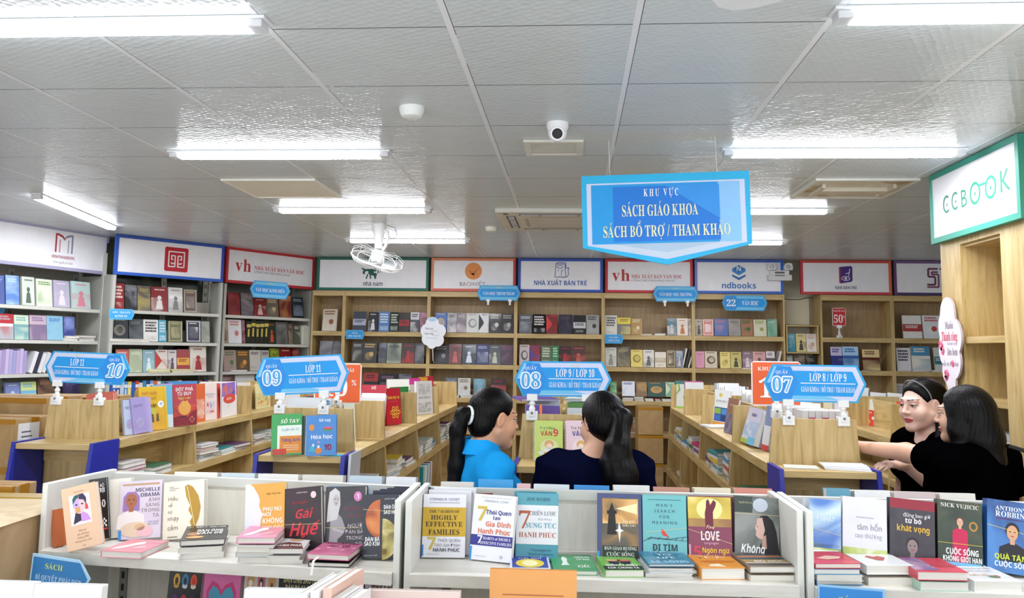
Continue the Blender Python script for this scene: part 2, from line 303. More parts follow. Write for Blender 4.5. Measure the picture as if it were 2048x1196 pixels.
for i in range(64):
    a=2*math.pi*i/64; cg.tube([(rr*math.cos(a),rr*math.sin(a),-.045),(.2*math.cos(a+.08),.2*math.sin(a+.08),-.078),(.13*math.cos(a+.2),.13*math.sin(a+.2),-.097),(.05*math.cos(a+.3),.05*math.sin(a+.3),-.1)],.0013,W,4,False)
for i in range(12):
    a=2*math.pi*i/12; cg.tube([(rr*math.cos(a),rr*math.sin(a),-.045),(.225*math.cos(a),.225*math.sin(a),.0),(.17*math.cos(a),.17*math.sin(a),.035),(.07*math.cos(a),.07*math.sin(a),.03)],.0026,W,6,False)
cg.build('cage',e,hub,tilt,smooth=True)
for k in range(3):
    m=MB(); a0=k*2.094+.3
    vs=[];n=8
    for i in range(n+1):
        r_=.05+.15*i/n; wd=.35+.25*math.sin(i/n*2.6)
        for q in (-1,1): vs.append((r_*math.cos(a0+q*wd),r_*math.sin(a0+q*wd),-.055+q*.02))
    m.add(vs,[(2*i,2*i+1,2*i+3,2*i+2) for i in range(n)],'dfe3e6'); b=m.build('blade',e,hub,tilt,smooth=True); s=b.modifiers.new('t','SOLIDIFY'); s.thickness=.003
MB().lathe([(0,-.104),(.045,-.102),(.05,-.094),(0,-.092)],W,20).build('cage_boss',e,hub,tilt,smooth=True)
tag(e,'white caged orbit fan hanging from the ceiling before the green-framed board','fan')
# big blade fan at the top edge
hp=atz(1740,-90,2.52); e=empty('ceiling_fan',(hp.x,hp.y,CE))
MB().lathe([(.06,0),(.06,-.04),(.02,-.07),(.016,-.16),(.09,-.17),(.1,-.2),(.1,-.24),(.07,-.27),(0,-.275)],'dcdde0',28).build('motor',e,smooth=True)
tp=atz(1432,6,2.52)
a1=math.atan2(tp.y-hp.y,tp.x-hp.x); ln=math.hypot(tp.y-hp.y,tp.x-hp.x)
for k,aa in enumerate((a1,a1+2.094,a1+4.188)):
    m=MB(); o=[(.08,-.035),(.2,-.075),(ln-.06,-.07),(ln-.015,-.05),(ln,-.01),(ln-.01,.035),(ln-.06,.055),(.2,.06),(.08,.03)]
    m.prism(o,-.255,-.245,'d6d8dc','z'); m.build('blade',e,rot=(0,0,aa),bev=.003)
tag(e,'pale grey ceiling fan blade showing at the top edge of the view','fan')
# ---------------------------------------------------------------- publisher boards over the bookcases
BW='f3f3f8'
def board(P,rz,w,h,cols,draw,label,t=.028):
    """framed sign board; P is the middle of its lower edge, cols = left, top, right, bottom frame colours"""
    e=empty('sign_board',P,rz); f=.028*h/.37; a,b=-w/2,w/2
    MB().box(a+f,b-f,0,t,f,h-f,BW).build('panel',e)
    m=MB()
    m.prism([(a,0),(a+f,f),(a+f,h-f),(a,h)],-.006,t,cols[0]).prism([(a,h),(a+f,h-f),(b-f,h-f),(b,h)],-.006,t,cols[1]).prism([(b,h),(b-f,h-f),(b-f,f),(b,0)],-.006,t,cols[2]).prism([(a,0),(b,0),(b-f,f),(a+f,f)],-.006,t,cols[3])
    m.build('frame',e); m=MB(); draw(m,w,h); m.build('lettering',e); return tag(e,label,'sign')
Y1=-.0015; Y2=-.003; Y3=-.0045
def d_open(m,w,h):
    k=h/.38; c=.09*w
    for s,col in ((-1,'b0363c'),(1,'8f8fa6')):
        X=lambda x: c+s*x*k
        m.flat([(X(.092),.155*k),(X(.075),.155*k),(X(.075),.31*k),(X(.092),.325*k)][::s],Y1,col)
        m.flat([(X(.0),.265*k),(X(.02),.29*k),(X(.075),.31*k),(X(.092),.325*k),(X(.06),.325*k),(X(.02),.312*k),(X(0),.29*k)][::s],Y1,col)
        m.flat([(X(.05),.155*k),(X(.038),.155*k),(X(.038),.27*k),(X(.05),.275*k)][::s],Y1,'c8888c' if s<0 else 'a8a8b8')
    m.text('MINHTHANGBOOKS',c,.115*k,.026*k,'a8485c',Y1,.235*k,bold=.05); m.text('Khơi nguồn tri thức',c,.068*k,.024*k,'8a8a92',Y1,.2*k,shear=.25)
def d_seal(m,w,h):
    k=h/.38; c=.04*w; z=.19*k; q=.12*k
    m.flat([(c-q,z-q+.012),(c-q+.012,z-q),(c+q-.012,z-q),(c+q,z-q+.012),(c+q,z+q-.012),(c+q-.012,z+q),(c-q+.012,z+q),(c-q,z+q-.012)],Y1,'c01f2e')
    L=lambda a,b: m.line((c+a[0]*q,z+a[1]*q),(c+b[0]*q,z+b[1]*q),.1*q,Y2,'f2eef0')
    L((-.66,-.66),(-.66,.68));L((-.71,.63),(.71,.63));L((.66,.68),(.66,-.66));L((-.71,-.61),(-.08,-.61));L((.71,-.61),(.08,-.61));L((-.12,-.66),(-.12,.32));L((.12,-.66),(.12,.32))
    for s in (-1,1):
        L((s*.12,.3),(s*.44,.3)) if s>0 else L((-.44,.3),(-.12,.3)); L((s*.42,.35),(s*.42,-.02)); L((s*.47,0),(s*.28,0)); L((s*.42,-.36),(s*.42,-.25)); L((s*.42,-.35),(s*.16,-.35))
def d_vh(m,w,h):
    k=h/.38; x=-.32*w; m.text('vh',x,.2*k,.135*k,'c02a30',Y1,.2*k,f='S')
    m.text('NHÀ XUẤT BẢN VĂN HỌC',-.2*w,.185*k,.042*k,'c8525a',Y1,.58*w,al='l',f='S'); m.text('LITERATURE PUBLISHING HOUSE',-.2*w,.14*k,.024*k,'9a8a90',Y1,.58*w,al='l')
def d_buffalo(m,w,h):
    k=h/.37; G='13594c'; c=.0; z=.205*k; q=.66*k
    m.ring(c+.02*q,z,.075*q,.062*q,.05*q,Y1,G,24,R(35),R(325)); m.ell(c-.03*q,z+.002,.05*q,.055*q,Y2,G,18)
    m.flat([(c-.2*q,z+.06*q),(c-.18*q,z+.072*q),(c-.13*q,z+.05*q),(c-.06*q,z+.055*q),(c-.06*q,z+.02*q),(c-.13*q,z+.012*q),(c-.135*q,z-.03*q),(c-.165*q,z-.04*q),(c-.175*q,z+.0*q),(c-.16*q,z+.03*q)],Y3,G)
    for i,(x,sx) in enumerate(((-.085,-.025),(-.045,.014),(.025,.02),(.06,-.012))): m.line((c+x*q,z-.035*q),(c+(x+sx)*q,z-.115*q),.022*q,Y3-.0004*(i+1),G)
    m.line((c+.085*q,z-.02*q),(c+.105*q,z+.06*q),.018*q,Y3,G); m.line((c+.12*q,z-.01*q),(c+.145*q,z+.05*q),.01*q,Y3,G)
    m.text('nhã nam',c+.005,.075*k,.05*k,'5a5f68',Y1,.27*k,bold=.05,sx=.75)
def d_ball(m,w,h):
    k=h/.37; m.ell(0,.225*k,.095*k,.095*k,Y1,'e8924a',32); m.flat([(-.06*k,.25*k),(-.005*k,.215*k),(.075*k,.27*k),(.0,.18*k),(-.035*k,.2*k)],Y2,'d07838'); m.flat([(-.03*k,.2*k),(.02*k,.2*k),(.01*k,.155*k)],Y2,'c86e34')
    m.text('B',-.135*k,.082*k,.045*k,'6a5a62',Y1); m.text('Ạ',-.1*k,.08*k,.043*k,'a04038',Y1); m.text('CHVIỆT',-.075*k,.082*k,.045*k,'857a80',Y1,.24*k,al='l')
def d_tre(m,w,h):
    k=h/.37; B='3a5aa8'; c=0; L=lambda P,t=.007: [m.line((c+a[0]*k,a[1]*k),(c+b[0]*k,b[1]*k),t*k,Y1,B) for a,b in zip(P,P[1:])]
    L([(-.06,.165),(-.05,.31),(.05,.31),(.06,.165),(-.06,.165)]); L([(-.05,.31),(-.035,.325),(.06,.325),(.06,.27)]); m.flat([((-.018)*k,.18*k),(.003*k,.18*k),(.003*k,.24*k),(.022*k,.24*k),(.022*k,.256*k),(-.038*k,.256*k),(-.038*k,.24*k),(-.018*k,.24*k)],Y2,BW)
    L([(-.008,.175),(-.012,.235),(-.03,.235),(-.03,.252),(.025,.252),(.025,.235),(.01,.235),(.012,.175)],.005); m.ring(-.005*k,.28*k,.035*k,.02*k,.006*k,Y1,B,16); L([(.06,.27),(.08,.262),(.085,.275),(.095,.262),(.085,.24),(.09,.2),(.078,.17),(.03,.16)])
    m.text('NHÀ XUẤT BẢN TRẺ',0,.1*k,.05*k,'3a62ae',Y1,.58*k,bold=.06)
def d_nd(m,w,h):
    k=h/.37; B='2f7fc8'; c=0; z=.23*k; q=.083*k
    hx=[(c+q*math.cos(R(90+60*i)),z+q*math.sin(R(90+60*i))) for i in range(6)]
    m.flat([hx[0],hx[1],(c,z),hx[5]],Y1,B); m.flat([hx[1],(hx[1][0],hx[1][1]-.03*k),(c,z-.03*k),(hx[5][0],hx[5][1]-.03*k),hx[5],(c,z)],Y1,'3f8fd4'); m.flat([(hx[2][0],hx[2][1]+.022*k),hx[2],hx[3],hx[4],(hx[4][0],hx[4][1]+.022*k),(c,z-.055*k)],Y1,'2a6fb8')
    m.line((c-.07*k,z+.005*k),(c,z-.037*k),.011*k,Y2,'eef2f8'); m.line((c,z-.037*k),(c+.07*k,z+.005*k),.011*k,Y2,'eef2f8'); m.text('N',c,z+.042*k,.05*k,'eef2f8',Y2,bold=.06)
    m.text('ndbooks',c,.088*k,.062*k,'3a76c0',Y1,.38*k,bold=.05)
def d_dt(m,w,h):
    k=h/.37; c=-.0; m.flat([(c-.07*k,.13*k),(c-.055*k,.12*k),(c-.055*k,.3*k),(c-.07*k,.295*k)],Y1,'c84838'); m.flat([(c-.055*k,.12*k),(c+.06*k,.14*k),(c+.072*k,.155*k),(c+.072*k,.295*k),(c+.06*k,.31*k),(c-.055*k,.3*k)],Y1,'4a2a86')
    m.ring(c+.0*k,.175*k,.045*k,.026*k,.008*k,Y2,'e6e0f0',20); m.ell(c,.175*k,.016*k,.014*k,Y2,'e6e0f0',12); m.line((c+.03*k,.2*k),(c+.045*k,.28*k),.008*k,Y2,'e6e0f0'); m.line((c+.0,.225*k),(c+.045*k,.24*k),.008*k,Y2,'e6e0f0')
    m.text('NXB DÂN TRÍ',c,.075*k,.03*k,'5a5470',Y1,.22*k,bold=.05)
def d_st(m,w,h):
    k=h/.37; c=-.03; L=lambda P,col: [m.line((c+a[0]*k,a[1]*k),(c+b[0]*k,b[1]*k),.02*k,Y1,col) for a,b in zip(P,P[1:])]
    L([(.03,.285),(-.07,.285),(-.07,.2),(.0,.2),(.0,.115),(-.085,.115)],'7a3a58'); L([(.03,.25),(-.035,.25),(-.035,.225),(.035,.225),(.035,.09),(-.085,.09)],'8a5a78'); L([(.05,.285),(.2,.285)],'5a3a88'); L([(.09,.285),(.09,.09)],'5a3a88'); L([(.13,.285),(.13,.09)],'6a4a98')
SB=9.37
def wb(px0,px1,cols,draw,label,z0=2.385,z1=2.762):
    a=aty(px0,550,SB); b=aty(px1,550,SB); return board(((a.x+b.x)/2,SB,z0),0,b.x-a.x-.006,z1-z0,cols,draw,label)
G_='1c6a58'
wb(634,858,(G_,G_,G_,G_),d_buffalo,'white sign board in dark green frame with buffalo emblem')
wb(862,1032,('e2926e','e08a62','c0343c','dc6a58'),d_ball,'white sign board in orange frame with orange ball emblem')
wb(1036,1206,('2f55b8',)*4,d_tre,'white sign board in blue frame with outlined book and large blue capitals')
wb(1210,1386,('c8303a',)*4,d_vh,'white sign board in red frame partly behind the hanging blue sign')
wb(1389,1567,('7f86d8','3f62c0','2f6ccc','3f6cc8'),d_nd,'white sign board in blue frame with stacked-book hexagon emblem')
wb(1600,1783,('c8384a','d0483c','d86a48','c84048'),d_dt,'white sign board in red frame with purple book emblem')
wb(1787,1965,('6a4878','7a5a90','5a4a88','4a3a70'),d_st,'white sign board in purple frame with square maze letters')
DIAG={'M':((-4.84,6.636),(-4.492,7.712)),'B':((-4.306,7.498),(-3.62,8.374)),'C':((-3.641,8.459),(-3.007,9.465))}
def dg(k):
    P=Vector(DIAG[k][0]); Q=Vector(DIAG[k][1]); return P,Q,math.atan2(Q.y-P.y,Q.x-P.x)
P,Q,a=dg('M'); P=P-(Q-P).normalized()*.07; board((*((P+Q)/2),2.395),a,(Q-P).length-.01,.385,('a9a6c4',)*4,d_open,'white sign board in pale lilac frame with open-book emblem, far left')
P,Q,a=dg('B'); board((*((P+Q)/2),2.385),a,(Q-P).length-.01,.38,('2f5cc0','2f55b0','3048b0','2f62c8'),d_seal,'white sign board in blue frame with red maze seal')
P,Q,a=dg('C'); board((*((P+Q)/2),2.393),a,(Q-P).length-.01,.378,('c8303a',)*4,d_vh,'white sign board in red frame at the left corner')
# right column board
def d_cc(m,w,h):
    G='2a8a72'; k=h/.4; z=.2*k
    for x,t in ((-.32,'C'),(-.2,'C')): m.ring(x*w*.9,z,.045*k,.05*k,.013*k,Y1,'3f9480',20,R(50),R(310)); m.ell(x*w*.9+.004,z-.004,.008,.009,Y1,'4f9a86',10)
    m.text('B',-.075*w,z,.1*k,G,Y1)
    for x in (.05,.215): m.ring(x*w,z,.058*k,.06*k,.016*k,Y1,G,28); m.ell(x*w,z-.003,.009,.01,Y1,G,10)
    m.line((.05*w+.05,z+.032*k),(.215*w-.05,z+.032*k),.012*k,Y2,G); m.text('K',.36*w,z+.01,.115*k,G,Y1)
RX=2.09
board((RX-.035,4.435,2.367),R(-90),.97,.397,('3a9a86',)*4,d_cc,'white sign board in green frame with spectacles lettering, on the right bookcase')
# ---------------------------------------------------------------- hanging sign
L0,R0=aty(1165,352,4.),aty(1499,340,4.); hc=Vector(((L0.x+R0.x)/2,4.0,2.41)); e=empty('hanging_sign',hc,rot=(0,R(-1.6),R(-1.5)))
W2=.4; S=MB(); S.prism([(-W2,-.175),(0,-.265),(W2,-.175),(W2,.178),(-W2,.178)],0,.012,'22b0e2').build('panel',e)
m=MB(); m.flat([(-W2+.024,-.165),(0,-.238),(W2-.024,-.165),(W2-.024,.138),(-W2+.024,.138)],-.001,'c9d3ee')
m.flat([(-W2+.046,-.16),(-W2+.046,.13),(W2-.15,.13),(W2-.15,-.16)],-.002,'1898de'); m.flat([(W2-.15,-.16),(W2-.15,.13),(W2-.048,.13),(W2-.048,-.16)],-.002,'88c2f0'); m.flat([(-.25,-.15),(-.25,.118),(.255,.118),(.255,-.15)],-.003,'0c76d4'); m.flat([(.0,.118),(.255,-.05),(.255,.118)],-.004,'2c90e2')
m.flat([(-W2+.03,-.163),(0,-.232),(W2-.03,-.163)],-.0025,'c2cfe0'); m.flat([(-.25,-.161),(0,-.205),(.25,-.161)],-.003,'a9c2d8')
m.text('K H U   V Ự C',-.02,.086,.036,'eef2fa',-.006,.165,f='S'); m.text('SÁCH GIÁO KHOA',-.028,.0,.055,'e4e6c0',-.006,.36,f='S'); m.text('SÁCH BỔ TRỢ / THAM KHẢO',.0,-.1,.055,'e4e6c0',-.006,.6,f='S')
m.build('lettering',e)
for x in (-.26,.25): MB().tube([(x,.006,.14),(x-.003,.006,CE-hc.z+.0 + x*.028)],.0009,'f2f4f6',6).build('string',e)
tag(e,'large blue pentagon sign hanging on strings from the ceiling','sign')
# ---------------------------------------------------------------- clip-on counter signs
def clip(e,x,y,z0,z1,n='clip'):
    m=MB(); c='eceeee'
    m.box(x-.028,x+.028,y-.014,y+.02,z0-.03,z0+.014,c).box(x-.014,x+.014,y-.02,y-.012,z0-.012,z0+.03,c).lathe([(.012,0),(.016,.015),(.01,.03),(.016,.042),(.008,.055),(.008,z1-z0-.02)],c,12,(x,y,z0+.01)); m.box(x-.026,x+.026,y-.012,y+.008,z1-.022,z1+.012,c).lathe([(.006,0),(.006,.012),(0,.012)],'7a7a7e',8,(x,y-.02,z0))
    return m.build(n,e,smooth=False,bev=.003)
def arrow(w,h,l,r): return [(-w/2,0),(-w/2+l,h/2),(w/2-r,h/2),(w/2,0),(w/2-r,-h/2),(-w/2+l,-h/2)]
def counter_sign(P,rz,roll,num,t1,t2,label,flip=False,w=.475,h=.175,zb=1.4,xs=(-.15,.15)):
    e=empty('counter_sign',(P[0],P[1],zb),rz); g=P[2]-zb; s=-1 if flip else 1
    o=arrow(w,h,.042,.042); rot=(0,roll,0)
    f=MB(); f.prism(o,0,.006,'26a4e0'); A=lambda pts:[(s*p[0],p[1]) for p in pts]
    f.flat(A([(-.15,h/2-.008),(w/2-.05,h/2-.008),(w/2-.012,0),(w/2-.05,-h/2+.008),(-.15,-h/2+.008)])[::s],-.001,'cdd4ee')
    f.flat(A([(-.15,h/2-.03),(w/2-.066,h/2-.03),(w/2-.04,0),(w/2-.066,-h/2+.03),(-.15,-h/2+.03)])[::s],-.002,'0e98e4'); f.flat(A([(-.15,-h/2+.03),(-.15,-h/2+.012),(.12,-h/2+.012),(.05,-h/2+.03)])[::s],-.002,'6fc2ec')
    f.flat(A([(-w/2+.012,0),(-w/2+.048,h/2-.01),(-.115,h/2-.01),(-.08,0),(-.115,-h/2+.01),(-w/2+.048,-h/2+.01)])[::s],-.003,'1c8ce0'); f.flat(A([(-w/2+.012,0),(-w/2+.048,h/2-.01),(-w/2+.06,h/2-.01),(-w/2+.028,0)])[::s],-.004,'86caf0')
    cx=s*-.158; f.text('QUẦY',cx,.052,.015,'e4eefa',-.005,.06,f='S'); 
    f.text(num,cx,-.008,.07,'f4f8fc',-.005,.092,f='S',halo=.0062,shear=.2 if flip else 0); f.text(num,cx,-.008,.07,'4aa6e4',-.0062,.092,f='S',shear=.2 if flip else 0)
    tx=s*.06; f.text('SÁCH',tx,.068,.011,'d8d890',-.004); f.text(t1,tx,.03,.037,'f2f6fc',-.004,len(t1)*.0135,f='S'); f.line((tx-.13,.001),(tx+.13,.001),.004,-.004,'e8eefa'); f.text(t2,tx,-.028,.025,'dcecfa',-.004,.255,f='S')
    f.build('panel',e,(0,0,g),rot)
    for x in xs: clip(e,x,.004,0,g-h/2+.0-roll*0+x*-math.sin(roll))
    return tag(e,label,'sign','numbered counter signs')
TT='GIÁO KHOA / BỔ TRỢ / THAM KHẢO'
def cs(pl,pr,ym,Y,*a,**k):
    A=aty(pl,ym,Y); B=aty(pr,ym,Y); return counter_sign(((A.x+B.x)/2,Y,(A.z+B.z)/2),0,*a,w=B.x-A.x,**k)
cs(90,260,736,4.545,R(1.5),'10','LỚP 11',TT,'blue arrow sign numbered 10 clipped on the far left counter end',flip=True,zb=1.418,h=.175,xs=(-.17,.08))
cs(511,698,750,4.255,R(-3.6),'09','LỚP 11',TT,'blue arrow sign numbered 09 clipped on the second counter end',zb=1.418,h=.195,xs=(-.11,.12))
cs(1029,1223,758,4.155,R(-.3),'08','LỚP 9 / LỚP 10',TT,'blue arrow sign numbered 08 above the two women reading',zb=1.418,h=.172,xs=(-.15,.12))
cs(1528,1733,767,4.185,R(.2),'07','LỚP 8 / LỚP 9',TT,'blue arrow sign numbered 07 clipped on the right counter end',zb=1.418,h=.18,xs=(-.13,.13))
def promo(P,t,sub,label,w,h,c,zb,tall=False):
    e=empty('promotion_sign',(P[0],P[1],zb)); g=P[2]-zb; f=MB(); r=.012
    f.prism([(-w/2,-h/2+r),(-w/2+r,-h/2),(w/2-r,-h/2),(w/2,-h/2+r),(w/2,h/2-r),(w/2-r,h/2),(-w/2+r,h/2),(-w/2,h/2-r)],0,.005,'efe8e6'); f.flat([(-w/2+.006,-h/2+.006),(w/2-.006,-h/2+.006),(w/2-.006,h/2-.006),(-w/2+.006,h/2-.006)],-.001,c)
    f.text('KHUYẾN MÃI',0,h*.33,h*.085,'f2e8e4',-.002,w*.8,f='S'); f.text(t,-w*.06,-h*.1,h*.44,'f4efee',-.002,w*.66,f='S'); f.text('%',w*.35,h*.02,h*.14,'f4efee',-.002,bold=.05)
    f.build('panel',e,(0,0,g)); clip(e,0,.004,0,g-h/2); return tag(e,label,'sign')
q=aty(686,763,4.7); promo((q.x-.03,4.7,q.z-.01),'10','',  'left orange percent sign behind the blue counter sign',.27,.225,'e0602c',1.42)
q=aty(1560,767,4.6); promo((q.x-.02,4.6,q.z),'10','', 'right orange percent sign, its left half showing beside the counter sign',.26,.235,'e2602e',1.42)
q=aty(1678,634,9.42); promo((q.x,9.42,q.z),'50','','small red fifty percent sign on the right bookcase shelf',.145,.2,'cc2832',1.925)
# category signs in front of the back bookcases
def cat_sign(px0,px1,ym,Y,h,t,label,num=None,roll=0,clips=True,sub='SÁCH',rz=0):
    A=aty(px0,ym,Y); B=aty(px1,ym,Y); w=B.x-A.x; e=empty('category_sign',((A.x+B.x)/2,Y,(A.z+B.z)/2),rot=(0,roll,rz)); f=MB(); f.prism(arrow(w,h,h*.22,h*.22),0,.006,'3f9fd8',edge='2f7fb8')
    f.flat(arrow(w-.03,h-.02,h*.2,h*.2),-.002,'6fc0ea'); f.flat([(-w/2+h*.28,-h*.27),(w/2-h*.28,-h*.27),(w/2-h*.12,0),(w/2-h*.28,h*.27),(-w/2+h*.28,h*.27),(-w/2+h*.12,0)],-.003,'1496e2')
    if num: f.flat([(-w/2+.012,0),(-w/2+h*.24,h*.44),(-w*.2,h*.44),(-w*.12,0),(-w*.2,-h*.44),(-w/2+h*.24,-h*.44)],-.004,'2a8fd6'); f.text(num,-w*.3,0,h*.42,'eaf2fa',-.005,w*.2,f='S'); f.text(t,w*.12,0,h*.28,'e6f0fa',-.005,w*.36,f='S')
    else: f.text(sub,0,h*.36,h*.1,'d8d890',-.004); f.text(t,0,-h*.03,h*.2,'e6f0fa',-.005,w*.72,f='S')
    f.build('panel',e)
    if not clips: MB().box(-.015,.015,.004,.1,-.03,.03,'dfe2e4').build('bracket',e)
    if clips:
        for x in (-w*.24,w*.26): MB().box(x-.018,x+.018,-.012,.1,-h/2-.012,-h/2+.015,'eceeee').box(x-.01,x+.01,-.008,.01,-h/2-.05,-h/2-.01,'eceeee').build('clip',e)
    return tag(e,label,'sign')
cat_sign(502,579,580,8.62,.18,'VĂN HỌC KINH ĐIỂN','small blue arrow sign under the red-framed board at the left corner',roll=R(2),rz=R(30),clips=False)
cat_sign(954,1041,586,9.28,.17,'VĂN HỌC TRINH THÁM','small blue arrow sign under the orange-framed board')
cat_sign(1306,1397,588,9.28,.17,'VĂN HỌC NHÀ TRƯỜNG','small blue arrow sign under the red-framed board of the back wall')
cat_sign(1444,1535,606,9.28,.17,'VĂN HỌC','small blue arrow sign numbered 22 under the hexagon emblem board',num='22',clips=False)
def tab(px0,px1,py0,py1,Y,t1,t2,label,rz=0,cols=('49a8de','2f96d4'),P=None):
    A=P or aty(px0,(py0+py1)/2,Y); B=aty(px1,(py0+py1)/2,Y); s=B-A
    A=aty(px0,(py0+py1)/2,Y); w=B.x-A.x; h=(aty(px0,py0,Y)-aty(px0,py1,Y)).z; e=MB(); r=.2*h
    e.prism([(-w/2,-h/2),(w/2-r,-h/2),(w/2,0),(w/2-r,h/2),(-w/2,h/2)],0,.004,cols[0]); e.flat([(-w/2+.008,-h/2+.012),(w/2-r-.006,-h/2+.012),(w/2-.014,0),(w/2-r-.006,h/2-.012),(-w/2+.008,h/2-.012)],-.001,cols[1])
    e.text(t1,-r/3,h*.17,h*.16,'dcecf8',-.003,w*.8,f='S'); e.text(t2,-r/3,-h*.17,h*.18,'dcecf8',-.003,w*.7,f='S')
    return tag(e.build('shelf_tag',None,((A.x+B.x)/2,Y,(A.z+B.z)/2),(0,0,rz)),label,'sign','blue tags on shelf edges')
tab(692,729,660,678,9.345,'SÁCH','TIỂU THUYẾT','blue shelf tag on the bay under the green-framed board')
tab(1210,1247,669,687,9.345,'VĂN HỌC','VIỆT NAM','blue shelf tag at left of bay under the hanging sign')
tab(222,266,618,639,7.44,'TIỂU THUYẾT','KINH DỊ','blue shelf tag on the metal shelf under the red seal board',R(35))
tab(-20,8,606,628,6.9,'VĂN HỌC','TRẺ','blue shelf tag cut by the left edge of the photo',R(35))
# cloud-shaped quote boards
def cloud(m,lobes,n,y0,y1,c,edge):
    pts=[]; 
    for i in range(n):
        a=2*math.pi*i/n; dx,dz=math.cos(a),math.sin(a); r=0
        for cx,cz,q in lobes:
            b=dx*cx+dz*cz; d=b*b-(cx*cx+cz*cz-q*q)
            if d>=0: r=max(r,b+math.sqrt(d))
        pts.append((r*dx,r*dz))
    m.prism(pts,y0,y1,c,edge=edge)
e=empty('quote_board',(-1.56,9.24,1.9)); m=MB(); cloud(m,[(-.01,.11,.075),(-.06,.03,.08),(.07,.03,.075),(-.05,-.06,.075),(.05,-.07,.075),(-.01,-.12,.05),(.0,0,.05)],72,0,.008,'e6e8ee','8a8a90'); m.ell(-.01,.155,.045,.022,-.001,'a8d0ec',16)
m.text('Thất bại',-.045,.055,.022,'4a4a58',-.001,.09,f='S'); m.text('cuộc sống',.02,.03,.012,'8a8a94',-.001,.13); m.text('Cuộc sống',-.045,.0,.022,'4a4a58',-.001,.1,f='S'); m.text('không phải là',.03,-.02,.011,'8a8a94',-.001,.1); m.text('để chờ đợi cơn bão',-.01,-.05,.012,'8a8a94',-.001,.14); m.build('panel',e)
MB().tube([(.0,.01,-.17),(.0,.05,-.3),(.0,.12,-.325)],.006,'d8d8d8',8).build('stem',e); tag(e,'white cloud-shaped quote board before the bay under the green-framed board','sign')
e=empty('quote_board',(RX-.03,4.76,1.77),R(-90)); m=MB(); cloud(m,[(-.02,.2,.085),(-.035,.12,.1),(.03,.06,.11),(-.03,.0,.11),(.02,-.07,.1),(-.03,-.12,.075),(-.0,-.2,.05),(0,0,.1)],80,0,.012,'efe6ee','b8a8b0')
m.text('Muốn',-.0,.13,.04,'8a7a88',-.001,.1,f='S'); m.text('Thành công',.0,.07,.05,'d8284c',-.001,.19,f='S'); m.text('thì khát vọng',.03,.03,.016,'a898a4',-.001,.15); m.text('lớn hơn',.03,-.015,.04,'8a7a88',-.001,.12,f='S'); m.text('nỗi sợ thất bại',0,-.08,.026,'8a7a88',-.001,.19)
for cx,cz,q in ((-.11,.02,.03),(-.09,-.01,.025),(.03,-.08,.02),(-.05,-.14,.03),(-.06,-.16,.018)):
    for k in range(5): m.ell(cx+q*.6*math.cos(k*1.257),cz+q*.6*math.sin(k*1.257),q*.42,q*.42,-.002,['e8507c','f098b4'][k%2],10)
m.build('panel',e); tag(e,'white cloud-shaped quote board with pink blossoms on the right bookcase','sign')
# emergency light
q=aty(1558,545,9.33); e=empty('emergency_light',(q.x,9.33,q.z-.03)); MB().box(-.125,.125,-.05,.04,-.06,.0,'e2e2e4').box(-.1,.1,-.04,.04,0,.05,'e8e8ea').box(-.055,.05,-.045,-.04,.015,.035,'6a6a70').box(-.055,.05,-.055,-.05,-.015,.0,'8a8a8e').build('body',e,bev=.005)
for x in (-.085,.095):
    m=MB(); m.prism([(-.045,-.03),(.045,-.03),(.045,.01),(.032,.04),(0,.052),(-.032,.04),(-.045,.01)],-.03,.03,'ececee'); m.ell(0,.005,.032,.03,-.031,M('b8b8ba',.2,.8),18)
    for i in range(5): m.ell(.018*math.cos(i*1.3),.005+.016*math.sin(i*1.3),.006,.005,-.032,'5a5a5e',8)
    m.build('lamp_head',e,(x,-.01,.085),bev=.003)
tag(e,'white twin-head emergency light in front of the hexagon emblem board','light')
# ---------------------------------------------------------------- bookcases
SHZ=[1.915,1.56,1.19,.84,.48,.12]
def bookcase(x0,x1,label,y=SB,d=.33,group='oak bookcases along the back wall'):
    e=empty('bookcase',(x0,y,0)); w=x1-x0; t=.018
    for a in (0,w-t): MB().box(a,a+t,0,d,0,2.38,OAKV).build('side_panel',e)
    MB().box(t,w-t,d-.015,d,0,2.32,BACKB).build('back_panel',e); MB().box(t,w-t,0,d-.015,2.32,2.38,OAKH).build('top_panel',e)
    for z in SHZ: MB().box(t,w-t,0.004,d-.015,z-.05,z,OAKH).build('shelf',e)
    MB().box(t,w-t,.02,.04,0,.07,OAKH).build('plinth',e)
    return tag(e,label,'bookcase',group)
CX=[-2.99,-2.614,-1.635,-.647,.332,1.325,2.317]
for i,l in enumerate(['narrow oak bookcase at the left corner of the back wall','oak bookcase under the green-framed buffalo board','oak bookcase under the orange-framed ball board','oak bookcase under the blue-framed board with capitals','oak bookcase under the red-framed board behind hanging sign','oak bookcase under the blue hexagon emblem board']): bookcase(CX[i]+.0005,CX[i+1]-.0005,l)
bookcase(2.70,3.464,'oak bookcase with the red fifty percent sign'); bookcase(3.465,4.3,'oak bookcase partly hidden by the right green-framed column')
